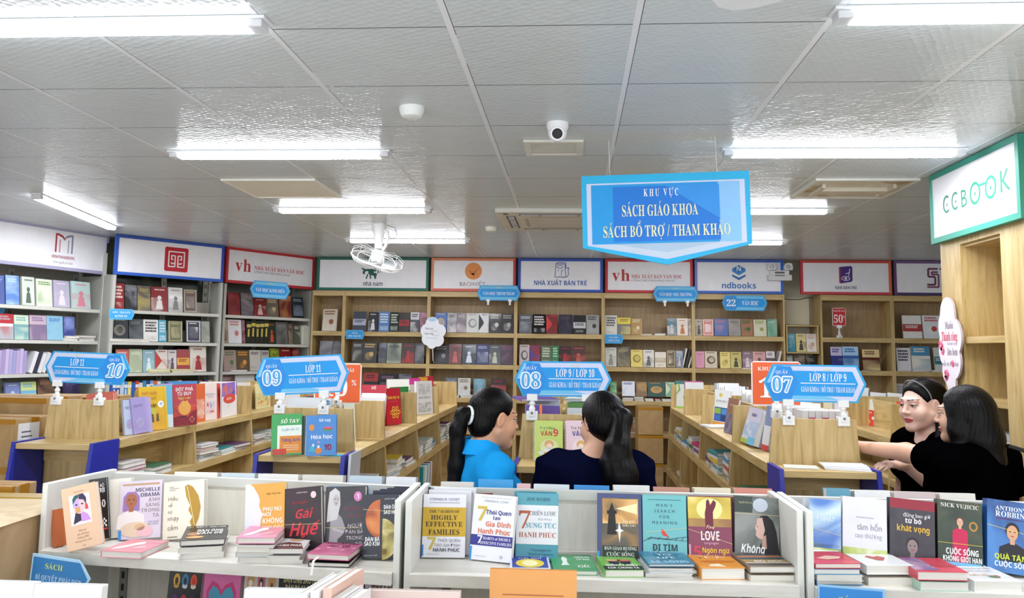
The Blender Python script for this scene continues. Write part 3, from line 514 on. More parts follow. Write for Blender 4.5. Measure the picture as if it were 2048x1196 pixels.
# gap between the runs of bookcases
tag(MB().box(2.345,2.66,9.66,BK,2.06,2.365,'d6cdb2').build('electrical_cover'),'cream cover board on the wall right of the hexagon emblem bookcase','cover')
e=empty('wall_shelf',(2.335,9.4,1.737)); w=.35
for a in (0,w-.015): MB().box(a,a+.015,0,.3,0,.31,OAKV).build('side_panel',e)
for z in (0,.295): MB().box(.015,w-.015,0,.3,z,z+.015,OAKH).build('shelf',e)
MB().box(.015,w-.015,.29,.3,.015,.295,'cfc5ae').build('back_panel',e); tag(e,'small oak box shelf with three books in the wall gap','shelf')
e=empty('low_shelf',(2.335,9.42,0))
for a in (0,w-.015): MB().box(a,a+.015,0,.28,0,1.45,OAKV).build('side_panel',e)
for z in (1.42,1.0,.6,.1): MB().box(.015,w-.015,0,.28,z,z+.02,OAKH).build('shelf',e)
tag(e,'low oak shelf below the box shelf in the wall gap','shelf')
MB().tube([(2.32,9.64,2.37),(2.42,9.65,2.345),(2.55,9.65,2.345),(2.69,9.64,2.372)],.004,'3a3632',6).build('cable'); tag(bpy.data.objects['cable'],'thin dark cable sagging across the wall gap','cable')
# metal shelving on the slanted left side
MZ=[2.055,1.757,1.463,1.17,.85,.5,.15]; STEEL='bdbdb5'
def metal_shelf(k,label,back,ext=0):
    P,Q,a=dg(k); P=P-(Q-P).normalized()*ext; w=(Q-P).length; e=empty('metal_shelf',(P.x,P.y,0),a); d=.36 if k!='B' else .27
    for x in (0.0,w-.03): 
        MB().box(x,x+.03,0,.04,0,2.38,STEEL).box(x,x+.03,d-.04,d,0,2.6,STEEL).box(x+.008,x+.022,.04,d-.04,0,2.38,'a8a89f').build('upright',e)
    for x in (.03,w*.52,w-.09):
        m=MB().box(x,x+.05,d-.03,d-.015,.1,2.4,'9c9c94')
        for i in range(26): m.box(x+.012,x+.02,d-.032,d-.03,.2+i*.085,.24+i*.085,'3a3a38').box(x+.03,x+.038,d-.032,d-.03,.2+i*.085,.24+i*.085,'3a3a38')
        m.build('slotted_strip',e)
    MB().box(.03,w-.03,d-.012,d,.05,2.7,back).build('back_panel',e)
    for z in MZ: MB().box(.03,w-.03,.0,d-.035,z-.03,z,'cbcbc2').box(.03,w-.03,d-.045,d-.036,z,z+.12,'bdb7aa').build('shelf',e)
    return tag(e,label,'shelf','grey metal shelves along the slanted left wall')
metal_shelf('M','grey metal shelf under the lilac-framed open-book board',M('8f8b80',.5),.45)
metal_shelf('B','grey metal shelf under the blue-framed seal board',ART('15180f','22281c','3d4a2c',3,.15))  # dark glassy back, its green reflections painted in as blotches
metal_shelf('C','grey metal shelf under the red-framed board at left corner',ART('5a5850','777468','8f8c80',2,.3))
struct(MB().prism([(-6,5.8),(-5.4,5.8),(-4.9,7.95),(-3.95,8.85),(-3.45,9.72),(-6,9.72)],0,CE,'a8a498','z').build('wall_slanted'))
# ---------------------------------------------------------------- double-sided island counters
BLUE=M('1c2a9c',.35); LEDGE=[1.2,.945,.62,.3]
def island(cx,y0,yp,divs,label,hw=.215):
    e=empty('island_bookshelf',(cx,y0,0)); p=yp-y0; D=[d-y0 for d in divs]; end=D[-1]
    MB().prism([(-hw+.0,1.2),(hw-.0,1.2),(hw-.018,1.418),(-hw+.018,1.418)],p,p+.018,OAKV).build('end_panel',e)
    MB().box(-.205,.205,-.01,p,1.172,1.2,OAKH).build('end_ledge',e)
    MB().box(-.2,.2,p,p+.018,0,1.172,OAKV).box(-.2,.2,p-.012,p,1.08,1.172,OAKH).build('end_back',e)
    for z in (.62,.1): MB().box(-.2,.2,.0,p,z,z+.025,OAKH).build('end_shelf',e)
    for s in (-1,1):
        x=s*.216
        MB().prism([(-.015,1.208),(p-.0,1.208),(p,0),(-.2,0)],x-.01,x+.01,BLUE,'x',edge=OAKV if 0 else BLUE).build('blue_side_panel',e)
    MB().box(-.009,.009,p+.018,end,.05,1.40,OAKD).build('spine_panel',e)
    for d in [p+.034]+D:
        if d>p+.1: MB().prism([(-.285,0),(-.235,1.0),(-hw,1.2),(-hw+.008,1.418),(hw-.008,1.418),(hw,1.2),(.235,1.0),(.285,0)],d-.012,d+.012,OAKV).build('divider',e)
    prev=p+.018
    for d in D:
        for s in (-1,1):
            for k,z in enumerate(LEDGE):
                o=[.222,.24,.26,.275][k]; x=sorted((s*.009,s*o)); MB().box(x[0],x[1],prev,d-.012,z-.045,z,OAKD).build('ledge',e)
        prev=d+.012
    return tag(e,label,'bookshelf','double-sided oak island bookshelves')
I10=(-2.742,4.31,4.55,[5.5,6.49,7.44,8.3]); I09=(-1.325,4.06,4.262,[4.95,5.97,6.95,8.05]); I08=(-.05,3.9,4.16,[5.0,6.0,7.0,8.0]); I07=(1.165,3.965,4.19,[5.15,6.35,7.35,8.3]); I06=(2.26,4.98,5.2,[5.62,6.6,7.5,8.25])
island(*I10,'oak island bookshelf with blue sides under the sign numbered 10'); island(*I09,'oak island bookshelf with blue sides under the sign numbered 09'); island(*I08,'oak island bookshelf behind the two women, under the sign numbered 08'); island(*I07,'oak island bookshelf with blue sides under the sign numbered 07'); island(*I06,'oak island bookshelf behind the woman with a headband')
# ---------------------------------------------------------------- bookcase on the right with the green board
e=empty('tall_bookcase',(RX,3.0,0)); d=.36
m=MB().box(0,.02,1.66,1.9,0,2.7,OAKV).box(0,.02,.3,1.23,0,2.7,OAKV).box(0,.02,1.23,1.66,2.335,2.7,OAKV).box(0,.02,1.23,1.66,0,.12,OAKV); m.build('front_panel',e)
MB().box(.02,d,1.66,1.68,0,2.7,OAKV).build('side_panel',e); MB().box(.02,d,1.21,1.23,0,2.7,OAKV).build('side_panel',e); MB().box(.02,d,1.88,1.9,0,2.7,OAKV).build('side_panel',e); MB().box(.02,d,.3,.32,0,2.7,OAKV).build('side_panel',e)
MB().box(d,d+.015,.3,1.9,0,2.7,WOOD(2,'a5834d','bb9a62','ceb07c')).build('back_panel',e)
for z in (2.355,1.835,1.515,1.16,.8,.4): MB().box(.004 if z<2.3 else .02,d,1.23,1.66,z-.035,z,OAKD).build('shelf',e)
tag(e,'tall oak bookcase with an empty niche at the right edge','bookcase')
# ---------------------------------------------------------------- front display shelves
ASH=WOOD(0,'c8c4b8','d6d3ca','e2dfd6',.45,9.); ASHV=WOOD(2,'cfcbbe','dbd7cb','e4e1d8',.45,9.); GREY='dcdcd5'
BZ=1.03
def front_unit(P,a,w,label,k=0.,rear=.55):
    """k narrows the unit towards its back on the right, where it meets the next one at an angle"""
    e=empty('display_shelf',(P[0],P[1],0),a); X=lambda y: w-k*y
    slab_=lambda y0,y1,z0,z1,m,n,l=.021,r=.021: MB().prism([(l,y0),(X(y0)-r,y0),(X(y1)-r,y1),(l,y1)],z0,z1,m,'z').build(n,e)
    MB().box(0,.021,.02,.39,0,1.25,M(GREY,.4)).build('side_panel',e,bev=.003); MB().prism([(X(.02)-.0205,.02),(X(.02),.02),(X(.39),.39),(X(.39)-.0205,.39)],0,1.25,M(GREY,.4),'z').build('side_panel',e,bev=.003)
    slab_(.375,.39,.1,1.235,ASHV,'back_panel'); slab_(.37,.395,1.205,1.237,M('cfcfc8',.4),'top_rail')
    for z in (BZ,.72,.3): slab_(0 if z==BZ else .01,.372,z-.036,z,ASH,'shelf')
    slab_(.4,rear,BZ-.036,BZ,ASH,'rear_shelf')
    for x in (.075,w-.115-k*.37):
        m=MB().box(x,x+.03,.366,.374,.2,BZ-.04,'8a8a84')
        for i in range(14): m.box(x+.009,x+.021,.3655,.366,.4+i*.045,.425+i*.045,'1c1c1c')
        m.build('slotted_strip',e)
    return tag(e,label,'shelf','pale display shelves in the foreground')
U1a=math.atan2(2.65-2.79,1.245); front_unit((-1.824,2.795),U1a,1.292,'pale display shelf at left with the women-themed books',k=.125)
front_unit((-.526,2.655),R(.8),1.236,'pale display shelf in the middle below the two women'); front_unit((.715,2.66),R(.3),1.235,'pale display shelf at the right edge of the foreground')
tag(MB().box(-1.9,1.6,1.55,2.36,.9,.93,ASH).box(-1.85,1.55,1.6,2.3,.0,.9,ASHV).build('display_table'),'low pale display table nearest the viewer','table')
# ---------------------------------------------------------------- cardboard boxes
def carton(x0,x1,y0,y1,z0,z1,rz,label,slip=True):
    e=empty('cardboard_box',((x0+x1)/2,(y0+y1)/2,z0),rz); w,d,h=(x1-x0)/2,(y1-y0)/2,z1-z0
    MB().box(-w,w,-d,d,0,h,ART('b08f62','a58556','b8986c',4,.8)).build('carton',e,bev=.004)
    t=M('a8761c',.25); m=MB().box(-w-.001,w+.001,-.03,.03,h-.001,h+.0012,t).box(w-.001,w+.0015,-.03,.03,h*.72,h,t).box(-w-.001,w+.001,-d-.0015,-d+.02,h*.9,h+.001,t).box(w-.001,w+.0015,-d,d,0,h*.12,t); m.build('packing_tape',e)
    if slip:
        m=MB().box(w-.001,w+.002,-d*.75,d*.2,h*.16,h*.9,'dcdcdc')
        for i in range(5): m.box(w+.002,w+.0025,-d*.6,d*.05-i*.01,h*(.3+i*.1),h*(.3+i*.1)+.008,'5a5a62')
        m.build('address_slip',e)
    return tag(e,label,'box','brown cardboard boxes on the left')
carton(-3.6,-3.05,4.45,4.8,1.05,1.31,R(-4),'taped cardboard box with torn white slip, topmost of front-left stack'); carton(-3.6,-3.05,4.45,4.8,.7,1.05,R(-4),'cardboard box with white slip, second from top of front-left stack'); carton(-3.6,-3.05,4.45,4.8,.35,.7,R(-2),'cardboard box, third from top of the front-left stack'); carton(-3.6,-3.05,4.45,4.8,0,.35,R(-3),'cardboard box at the bottom of the front-left stack',False)
carton(-3.74,-3.16,4.86,5.24,1.08,1.40,R(-2),'taped cardboard box on top of the stack beside the sign numbered 10'); carton(-3.74,-3.16,4.86,5.24,.72,1.08,0,'cardboard box second from top beside the island numbered 10'); carton(-3.74,-3.16,4.86,5.24,.36,.72,0,'cardboard box third from top beside the island numbered 10',False); carton(-3.74,-3.16,4.86,5.24,0,.36,0,'cardboard box at the bottom beside the island numbered 10',False)
carton(-3.66,-3.08,5.3,5.7,1.06,1.38,R(3),'plain cardboard box behind the left stacks with taped edge',False)
def opencarton():
    e=empty('cardboard_box',(-2.16,2.87,.68),R(2)); c=ART('b39670','a88a62','bfa37c',4,.85)
    MB().box(-.32,.32,-.28,.28,0,.46,c).build('carton',e,bev=.004); MB().prism([(-.32,.463),(.3,.47),(.325,.462),(.32,.46),(-.32,.46)],-.285,.27,ART('c9b596','bfaa88','d2bf9f',5,.85)).build('flap',e)
    MB().box(-.32,.321,.2,.29,.455,.472,M('a8861c',.25)).build('packing_tape',e)
    return tag(e,'large open-topped cardboard box at the left edge of the foreground','box')
opencarton(); carton(-2.5,-1.9,2.5,3.2,.34,.68,0,'cardboard box under the large open-topped foreground box',False); carton(-2.5,-1.9,2.5,3.2,0,.34,0,'lowest cardboard box of the foreground left stack',False)
carton(-2.75,-2.2,3.2,3.36,.75,1.165,R(1),'cardboard box with yellow tape behind the foreground carton',False)
carton(-2.75,-2.2,3.2,3.36,.36,.75,0,'cardboard box under the yellow-taped box at left',False); carton(-2.75,-2.2,3.2,3.36,0,.36,0,'lowest box under the yellow-taped box at left',False)
q=[(-.0,0)]
for i in range(4):
    carton(.95-.27,.94,8.9,9.3,.0+i*.29,.285+i*.29,0,'brown file box in the aisle behind the island numbered 07, '+['lowest','second from bottom','third from bottom','topmost'][i])
# ---------------------------------------------------------------- books
PG=PAGES()
STF=MB(); _st=[0]
def stuff(v): _st[0]=v
def pour(m,P,rot):
    X=Matrix.Translation(Vector(P))@Euler(rot).to_matrix().to_4x4(); k=len(STF.v); STF.v.extend(tuple(X@Vector(p)) for p in m.v)
    ix=[STF.mi(q) for q in m.mats]; STF.f.extend(tuple(k+j for j in f) for f in m.f); STF.m.extend(ix[j] for j in m.m)
def book(P,rot,w,h,t,base,art,label,group=None,spine=None,rough=.32,big=False,cat='book',name='book',pg=None):
    if -1.2<rot[0]<0: P=(P[0],P[1],P[2]+t*math.sin(-rot[0]))
    c=.0018 if big else .0025; cv=M(base,rough) if isinstance(base,str) else base; m=MB(); sp=spine or cv
    m.box(-w/2,w/2,0,c,0,h,cv).box(-w/2,w/2,t-c,t,0,h,cv).box(-w/2,-w/2+c,c,t-c,0,h,sp)
    if art: art(m,w,h)
    pb=m if not big or _st[0] else MB(); i=.003
    pb.box(-w/2+c,w/2-i,c,t-c,i,h-i,pg or PG)
    if _st[0]: pour(m,P,rot); return
    o=m.build(name,None,P,rot)
    if big: pb.build('page_block',o)
    return tag(o,label,cat,group)
RNG=random.Random(7)
def art_style(st,base,acc,rng):
    """small printed covers for the far shelves, described by a style number"""
    def f(m,w,h):
        y=-.0008; A=acc
        U=lambda x,z:(x*w-w/2,z*h)
        def rect(x0,z0,x1,z1,c,yy=y): m.flat([U(x0,z0),U(x1,z0),U(x1,z1),U(x0,z1)],yy,c)
        def bars(z,n,x0,x1,c,hh=.045):
            for i in range(n):
                x=x0
                zz=z-i*hh*1.6; e=x1-rng.random()*.15
                while x<e:
                    l=.05+rng.random()*.09; rect(x,zz,min(x+l,e),zz+hh,c,y*1.6); x+=l+.025
        pic=ART(base,A,'',1/max(w,.01)*.6,.3,.46,.74)
        if st==0: rect(.06,.1,.94,.62,pic); bars(.86,2,.12,.9,A)
        elif st==1: rect(0,.3,1,.62,A); bars(.52,2,.15,.85,base); rect(.2,.08,.8,.2,pic)
        elif st==2: rect(0,0,1,1,pic); bars(.84,2,.15,.88,A)
        elif st==3:
            rect(0,0,1,.55,pic); m.ell(*U(.5,.55),.13*w,.09*h,y*1.6,A,14); m.flat([U(.28,.08),U(.72,.08),U(.64,.42),U(.5,.48),U(.36,.42)],y*1.6,A); bars(.86,1,.2,.85,A)
        elif st==4: m.ell(*U(.5,.48),.34*w,.24*h,y,A,20); m.ell(*U(.54,.5),.22*w,.16*h,y*1.6,pic,16); bars(.9,1,.15,.85,A)
        elif st==5: bars(.82,4,.12,.9,A,.08); rect(.1,.06,.9,.28,pic)
        elif st==6: rect(.05,.04,.95,.96,A); rect(.11,.07,.89,.93,base,y*1.5); rect(.2,.2,.8,.7,pic,y*2); bars(.84,1,.2,.8,A)
        elif st==7: m.flat([U(0,.1),U(.55,.5),U(0,.95)],y,A); m.flat([U(.45,.5),U(1,.15),U(1,.85)],y,pic); bars(.9,1,.3,.95,A)
        elif st==8: rect(0,.62,1,1,A); bars(.86,2,.15,.85,base,.06); rect(0,0,1,.5,pic)
        elif st==9: bars(.86,2,.12,.88,A,.07); m.ell(*U(.45,.32),.28*w,.2*h,y,pic,14); m.ell(*U(.62,.42),.16*w,.12*h,y*1.6,A,12)
    return f
SHW={0:'top',1:'second',2:'third',3:'fourth',4:'fifth'}
def row(o,sc,items,zs,place,si,grp,Y=None,P=None,n=None,t=.022,rz=0,lean=8,spinefirst=0,start=0):
    """face-out books on one shelf: (x0,x1,ytop,base,accent,style) read from an enlarged view with origin o and scale sc"""
    k=start
    for it in items:
        x0,x1,yt,base,acc,st=it[:6]; kw=it[6] if len(it)>6 else {}
        f=(lambda x,y:aty(o[0]+x/sc,o[1]+y/sc,Y)) if P is None else (lambda x,y:onp(o[0]+x/sc,o[1]+y/sc,P,n))
        a=f(x0,yt); b=f(x1,yt); w=(Vector((a.x,a.y))-Vector((b.x,b.y))).length-.003; h=max(.1,min(.27,(a.z+b.z)/2-zs)); h/=math.cos(R(lean))
        rng=random.Random(k*13+int(x0)); tt=t*(.7+rng.random()*.7)
        yw=rz+R(rng.uniform(-3,3)); col=cname(base); ac=cname(acc)
        d=(col+' and '+ac if col!=ac else col)
        lab=f'{d} book facing out, {ORD[k]} from left, {SHW[si]} shelf, {place}'
        if len(lab.split())>16: lab=f'{col} book facing out, {ORD[k]} from left, {SHW[si]} shelf, {place}'
        book(((a.x+b.x)/2,(a.y+b.y)/2,zs+.0005),(R(-lean),R(kw.get('roll',0)),yw),w,h,tt,base,art_style(st,base,acc,rng),lab,grp,rough=rng.choice([.15,.3,.4])); k+=1
    return k
def spine(P,rz,t,h,d,c,band,label,grp,roll=0):
    m=MB(); cv=M(c,.35); m.box(-t/2,t/2,0,.0025,0,h,cv).box(-t/2,-t/2+.002,.0025,d,0,h,cv).box(t/2-.002,t/2,.0025,d,0,h,cv).box(-t/2+.002,t/2-.002,.003,d-.002,.002,h-.003,PG)
    if band: 
        m.flat([(-t/2,h*.72),(t/2,h*.72),(t/2,h*.86),(-t/2,h*.86)],-.0008,band); m.flat([(-t*.2,h*.3),(t*.2,h*.3),(t*.2,h*.65),(-t*.2,h*.65)],-.0008,band)
    if _st[0]: pour(m,P,(0,R(roll),rz)); return
    return tag(m.build('book',None,P,(0,R(roll),rz)),label,'book',grp)
def spines(o,sc,x0,x1,yt,cols,zs,place,si,grp,Y=None,P=None,n=None,rz=0,d=.16,roll=0,start=0,mid=''):
    f=(lambda x,y:aty(o[0]+x/sc,o[1]+y/sc,Y)) if P is None else (lambda x,y:onp(o[0]+x/sc,o[1]+y/sc,P,n))
    a=f(x0,yt); b=f(x1,yt); N=len(cols); dr=(b-a)/N; h=(a.z+b.z)/2-zs; t=Vector((dr.x,dr.y)).length*.94
    for i,c in enumerate(cols):
        c,bd=(c if isinstance(c,tuple) else (c,None)); rng=random.Random(i+int(x0)); q=a+dr*(i+.5); hh=h*(.92+.1*rng.random())
        spine((q.x,q.y,zs+.001+abs(math.sin(R(roll)))*t/2),rz,t*(1 if not roll else .9),hh,d,c,bd,f'{cname(c)} book {"leaning " if roll else ""}spine out, {ORD[start+i]} {mid}from left, {SHW[si]} shelf, {place}',grp,roll)
def slab(P,rz,w,d,h,c,label,grp,top=None,cat='book'):
    """a book lying flat: covers, spine and page edges"""
    m=MB(); cv=M(c,.35); e=.002; m.box(-w/2,w/2,0,d,0,e,cv).box(-w/2,w/2,0,d,h-e,h,top or cv).box(-w/2,-w/2+e,0,d,e,h-e,cv).box(-w/2+e,w/2-.003,.003,d-.003,e,h-e,PG)
    if _st[0]: pour(m,P,(0,0,rz)); return
    return tag(m.build('book' if cat=='book' else cat,None,P,(0,0,rz)),label,cat,grp)
def pile(P,rz,n,w,d,h,cols,where,grp,seed=1,tops=None):
    rng=random.Random(seed); z=P[2]
    for i in range(n):
        hh=h*(.8+.4*rng.random()); c=cols[i%len(cols)]; nm=['bottom book','second book up','third book up','fourth book up','fifth book up','sixth book up','seventh book up','eighth book up'][i]
        if i==n-1 and n>1: nm='top book'
        slab((P[0]+rng.uniform(-.008,.008),P[1]+rng.uniform(-.008,.008),z+.0004),rz+R(rng.uniform(-4,4)),w*(.94+.08*rng.random()),d,hh,c,f'{cname(c)} {nm} of the flat {"pile" if n>1 else "copy"} {where}' if n>1 else f'{cname(c)} book lying flat {where}',grp,top=(tops if i==n-1 else None)); z+=hh+.0006
BY=9.40
Z3=((840,500),3.7375); Z2=((440,480),3.518); Z4=((1200,500),3.736); Z5=((1560,440),2.848); Z1=((0,420),2.989)
pl='bay under orange-ball board'; g='books under the orange-ball board'
row(*Z3,[(110,200,470,'2f63b0','e2c27a',4),(203,275,472,'c9c4c4','3c3a44',2),(275,345,472,'5a4550','c8b8c0',2),(345,440,475,'cfcfcc','9a9a9c',4),(440,515,475,'d8d8d8','3c3c40',7),(515,610,478,'1d1c1d','d8d4cc',9),(610,700,478,'2b2a2c','b8b4b0',9)],SHZ[0],pl,0,g,BY)
row(*Z3,[(112,215,710,'1a191c','9a989c',9),(215,312,705,'5d2328','c86a64',3),(315,420,708,'1b2436','d8e4f0',3),(422,515,708,'31386a','b0b8d0',0),(515,605,712,'4a4f55','c8c8b8',3),(605,698,712,'42283c','8a5a78',2)],SHZ[1],pl,1,g,BY)
row(*Z3,[(188,280,957,'3c4652','8a98a4',2),(283,378,960,'c8c8c4','8a7a5a',9),(400,495,965,'1e3a44','78b0c0',2),(530,645,965,'8d1f22','2a2a2c',8)],SHZ[2]+.025,pl,2,g,BY+.05)
pl='bay under blue capitals board'; g='books under the blue capitals board'
row(*Z3,[(740,838,485,'4b4e57','c8ccd4',0),(842,945,482,'14141c','e0d8d8',5),(945,1030,485,'7c2024','d83a34',7),(1035,1142,485,'23233a','5a4a58',2),(1145,1240,490,'1c1d22','c8c8cc',1),(1243,1340,488,'a8a8a6','3c3c3e',9)],SHZ[0],pl,0,g,BY)
row(*Z3,[(742,818,710,'c4b3b0','4a5a68',4),(820,898,715,'8a1630','5a3a8a',7),(903,988,718,'4d5c40','c8d8b8',5),(988,1038,718,'2f7a4c','a8d8b8',5),(1040,1128,722,'2a1417','b02830',3),(1130,1238,720,'4e211d','c05a48',3)],SHZ[1],pl,1,g,BY)
pl='bay behind the hanging sign'; g='books under the board behind the hanging sign'
row(*Z4,[(38,130,490,'d8d4c8','3a3a38',5),(132,230,508,'6a675c','f0d83c',8),(232,316,513,'b38a4a','e8d8b0',9),(502,572,513,'3f6b80','d8d0c8',3),(574,658,513,'dcd2c2','c8783c',3),(660,684,515,'b8a98c','6a5a48',2)],SHZ[0],pl,0,g,BY)
row(*Z4,[(38,125,730,'c9c9bd','8a8a80',3),(128,225,728,'4a4338','b0a070',2),(230,320,748,'dcc64e','a08a28',4),(322,405,750,'d9d4cc','6a6660',3),(410,495,765,'e0d6c6','c8b89c',1),(500,565,752,'6d5a40','d8c8a0',6),(567,620,755,'3d6078','d8c0c0',3)],SHZ[1],pl,1,g,BY)
row(*Z4,[(75,125,985,'2f7d46','a8d8a0',2),(165,262,985,'dfe2ee','3a4a98',0),(270,352,990,'7d5a28','c8a048',2),(357,487,990,'144f43','d8a050',4),(490,560,990,'3f8a48','d8e8c8',7),(562,650,980,'1c6660','4a9a90',2)],SHZ[2]+.045,pl,2,g,BY+.04)
pl='bay under hexagon board'; g='books under the hexagon emblem board'
row(*Z4,[(712,766,520,'b0a890','4a4438',3),(768,850,518,'d98a80','f0e0d8',6),(855,958,518,'3355a0','d87868',0),(960,1052,518,'938c84','6a645c',2),(1055,1145,520,'a8785c','3a6a38',9),(1148,1246,522,'dcd8bc','98a858',9),(1250,1325,518,'6aa287','c8e0d0',2)],SHZ[0],pl,0,g,BY)
row(*Z4,[(714,780,760,'d58aa5','b86a88',2),(783,877,760,'d3c6ae','6a4a38',4),(897,973,765,'e3d27a','b89a38',9),(975,1058,765,'cfc078','4a4830',3),(1065,1140,760,'8a6f7d','e0d0d4',3),(1143,1240,762,'dba9a6','7a4a58',3),(1243,1308,760,'6a5866','e8e0e4',8)],SHZ[1],pl,1,g,BY)
spines(*Z4,905,1130,1012,[('6a2a2c','c8b8a8'),'d8d4cc','3c3a3c','7a3038','d4d0c8','28282c','c8b090','e0dcd4','4a2a2c','28304a','d0ccc4','8a5a3a'],SHZ[2]+.001,pl,2,g,BY)
e_=[(1392,1462,628,'3f8aa0','a8d0d8',2),(1465,1541,628,'e0cf8f','4a4438',3),(1543,1618,630,'e5e0da','d0a080',9)]
row(*Z4,e_,1.7525,'small wall box shelf',0,'books in the wall gap',9.43)
row(*Z4,[(1395,1445,782,'9aa094','d8d8cc',0),(1450,1535,784,'5c4f48','a89888',2),(1540,1618,786,'1d1c1c','8a8078',2)],1.4405,'low shelf below the box shelf',1,'books in the wall gap',9.44)
pl='bay with the fifty percent sign'; g='books on the right back bookcases'
row(*Z5,[(290,356,725,'27307e','c8c0e0',8),(358,450,723,'2b5fa8','a8d0f0',8),(470,570,740,'5a2420','e0c890',8)],SHZ[1],pl,1,g,BY)
pl='far right back bay'
row(*Z5,[(700,808,545,'e8e6e2','a83a38',1),(815,918,545,'e6eef2','c84a48',9)],SHZ[0],pl,0,g,BY)
row(*Z5,[(665,746,730,'dcd8dc','3a3a48',5),(750,860,722,'e6e4d8','4a90b8',8),(880,935,728,'d3dcd8','3a7a8a',1)],SHZ[1],pl,1,g,BY)
row(*Z5,[(665,720,935,'c8c8cc','9a9aa0',5),(722,790,940,'d4d4d6','8a8a98',5)],SHZ[2],pl,2,g,BY)
P_,Q_,a_=dg('C'); n_=Vector((math.sin(a_),-math.cos(a_),0)); P3=Vector((*P_,0))-n_*.035
pl='corner metal shelf'; g='books on the corner metal shelf'; K=dict(P=P3,n=n_,rz=a_)
row(*Z2,[(65,150,370,'6d1d22','a84a48',2),(158,245,378,'5d5558','a8a0a4',2),(247,333,408,'8a2a2c','d8b8b0',3),(335,420,412,'6e6455','c8b48a',9),(425,515,395,'6a2723','d09058',2),(517,600,403,'2c3440','8a98a8',0)],MZ[0],pl,0,g,**K)
row(*Z2,[(22,66,560,'b8a88c','7a5a40',3),(68,163,562,'e0e0e2','c87878',9),(165,188,565,'7a4650','c8a0a8',2)],MZ[1],pl,1,g,**K)
spines(*Z2,190,345,562,[('2a2a20','c8b858')]*5,MZ[1]+.001,pl,1,g,start=3,**K)
row(*Z2,[(347,400,580,'233018','c84a38',3),(403,485,580,'4d4c4a','8a8884',2),(488,526,590,'5a4a40','98887a',2),(528,573,600,'54584e','c8c8b8',0)],MZ[1],pl,1,g,start=8,**K)
spines(*Z2,577,630,600,['d4d7c8','c8cbbc','dcdccf'],MZ[1]+.001,pl,1,g,start=12,**K)
row(*Z2,[(35,126,778,'a89288','5a7a48',9),(128,215,778,'5a4a2c','d8903c',9),(218,298,778,'c8c2ba','5a544c',0),(300,358,778,'b8b2ae','4a4a48',0),(360,430,765,'4d5c14','a8b838',2),(432,515,762,'7e1c22','d8a898',3),(520,568,765,'5c2024','a85a50',2)],MZ[2],pl,2,g,**K)
row(*Z2,[(20,110,950,'6a4a50','b89a9c',2),(120,256,952,'d5d5d2','c8484c',1)],MZ[3],pl,3,g,**K)
pl='narrow corner bay'; g='books in the narrow corner bay'
row(*Z2,[(720,822,488,'dcd2c2','9a5a40',9)],SHZ[0],pl,0,g,BY+.05); row(*Z2,[(697,790,712,'3c3b41','8a8a90',2),(792,850,712,'2c2b30','6a6a70',2)],SHZ[1],pl,1,g,BY)
pl='bay under the buffalo board'; g='books under the buffalo board'
row(*Z2,[(935,1028,505,'3b3f4f','a8b0c4',1),(1042,1112,508,'1c1f28','d8d8dc',3),(1117,1192,505,'5b82b8','d0e0f0',5),(1195,1257,510,'27332c','c8d0c4',5),(1259,1335,512,'26211f','a02830',1),(1338,1402,510,'45434c','d0d0d4',8),(1404,1458,512,'6c2c44','b87890',2)],SHZ[0],pl,0,g,BY)
row(*Z2,[(930,1003,722,'3b3a3c','b8b4ac',0),(1005,1103,722,'35353a','c8a868',9),(1115,1172,725,'464a54','8a90a0',2),(1174,1275,728,'a8ad9c','3a4a48',2),(1278,1370,730,'4a3a3e','b83a38',3),(1372,1438,730,'26262b','8a8a8e',2)],SHZ[1],pl,1,g,BY)
row(*Z2,[(1010,1110,938,'1f2228','a82a30',8),(1115,1250,945,'1c1e2a','8a6a7a',0),(1255,1345,945,'2b2b38','7a7a88',2)],SHZ[2],pl,2,g,BY)
P_,Q_,a_=dg('M'); n_=Vector((math.sin(a_),-math.cos(a_),0)); P3=Vector((*P_,0))-n_*.03; K=dict(P=P3,n=n_,rz=a_)
pl='far left metal shelf'; g='books on the far left metal shelf'
row(*Z1,[(-40,43,392,'4f5f9c','8aa0d8',2),(48,130,393,'5b83c4','b8d4f0',2),(145,222,402,'cfd6cc','5a6a58',3),(230,328,415,'dfe6d2','6a9a48',0),(333,432,425,'b9b4c8','e8dce8',3),(440,556,430,'bcd6d2','d88a98',3)],MZ[0],pl,0,g,**K)
row(*Z1,[(-30,93,622,'a4a2a8','b02a34',8),(95,186,630,'7aa5a8','c8dcc0',8),(188,290,632,'7d6a88','c0a8b8',8),(292,388,635,'8cbcd2','3f78b8',2),(393,458,640,'3f4a8a','8a98d0',2)],MZ[1],pl,1,g,**K)
spines(*Z1,-8,165,832,['b8a8d0','a898c4','c8b8d8','b0a8d4','a0a0cc','bca8d0','c4b4dc','a89cc8'],MZ[2]+.001,pl,2,g,**K)
spines(*Z1,178,330,848,['e4e4e6','3c3a4a','e0e0e4','d8d8dc','4a4858','e4e4e4'],MZ[2]+.001,pl,2,g,roll=16,start=8,**K)
spines(*Z1,340,470,850,['3a4a8a','d8d8d4','5a8ab8','c84a48','e0dcd0','28304a'],MZ[2]+.001,pl,2,g,start=14,**K)
row(*Z1,[(45,130,1035,'7a86b8','c0c8e0',3),(135,230,1030,'7db8dc','c8d890',8),(235,340,1010,'4a3830','b08868',2),(385,490,1020,'2a2440','6a5a98',2)],MZ[3]+.02,pl,3,g,**K)
P_,Q_,a_=dg('B'); n_=Vector((math.sin(a_),-math.cos(a_),0)); P3=Vector((*P_,0))-n_*.03; K=dict(P=P3,n=n_,rz=a_)
pl='metal shelf under seal board'; g='books on the shelf under the seal board'
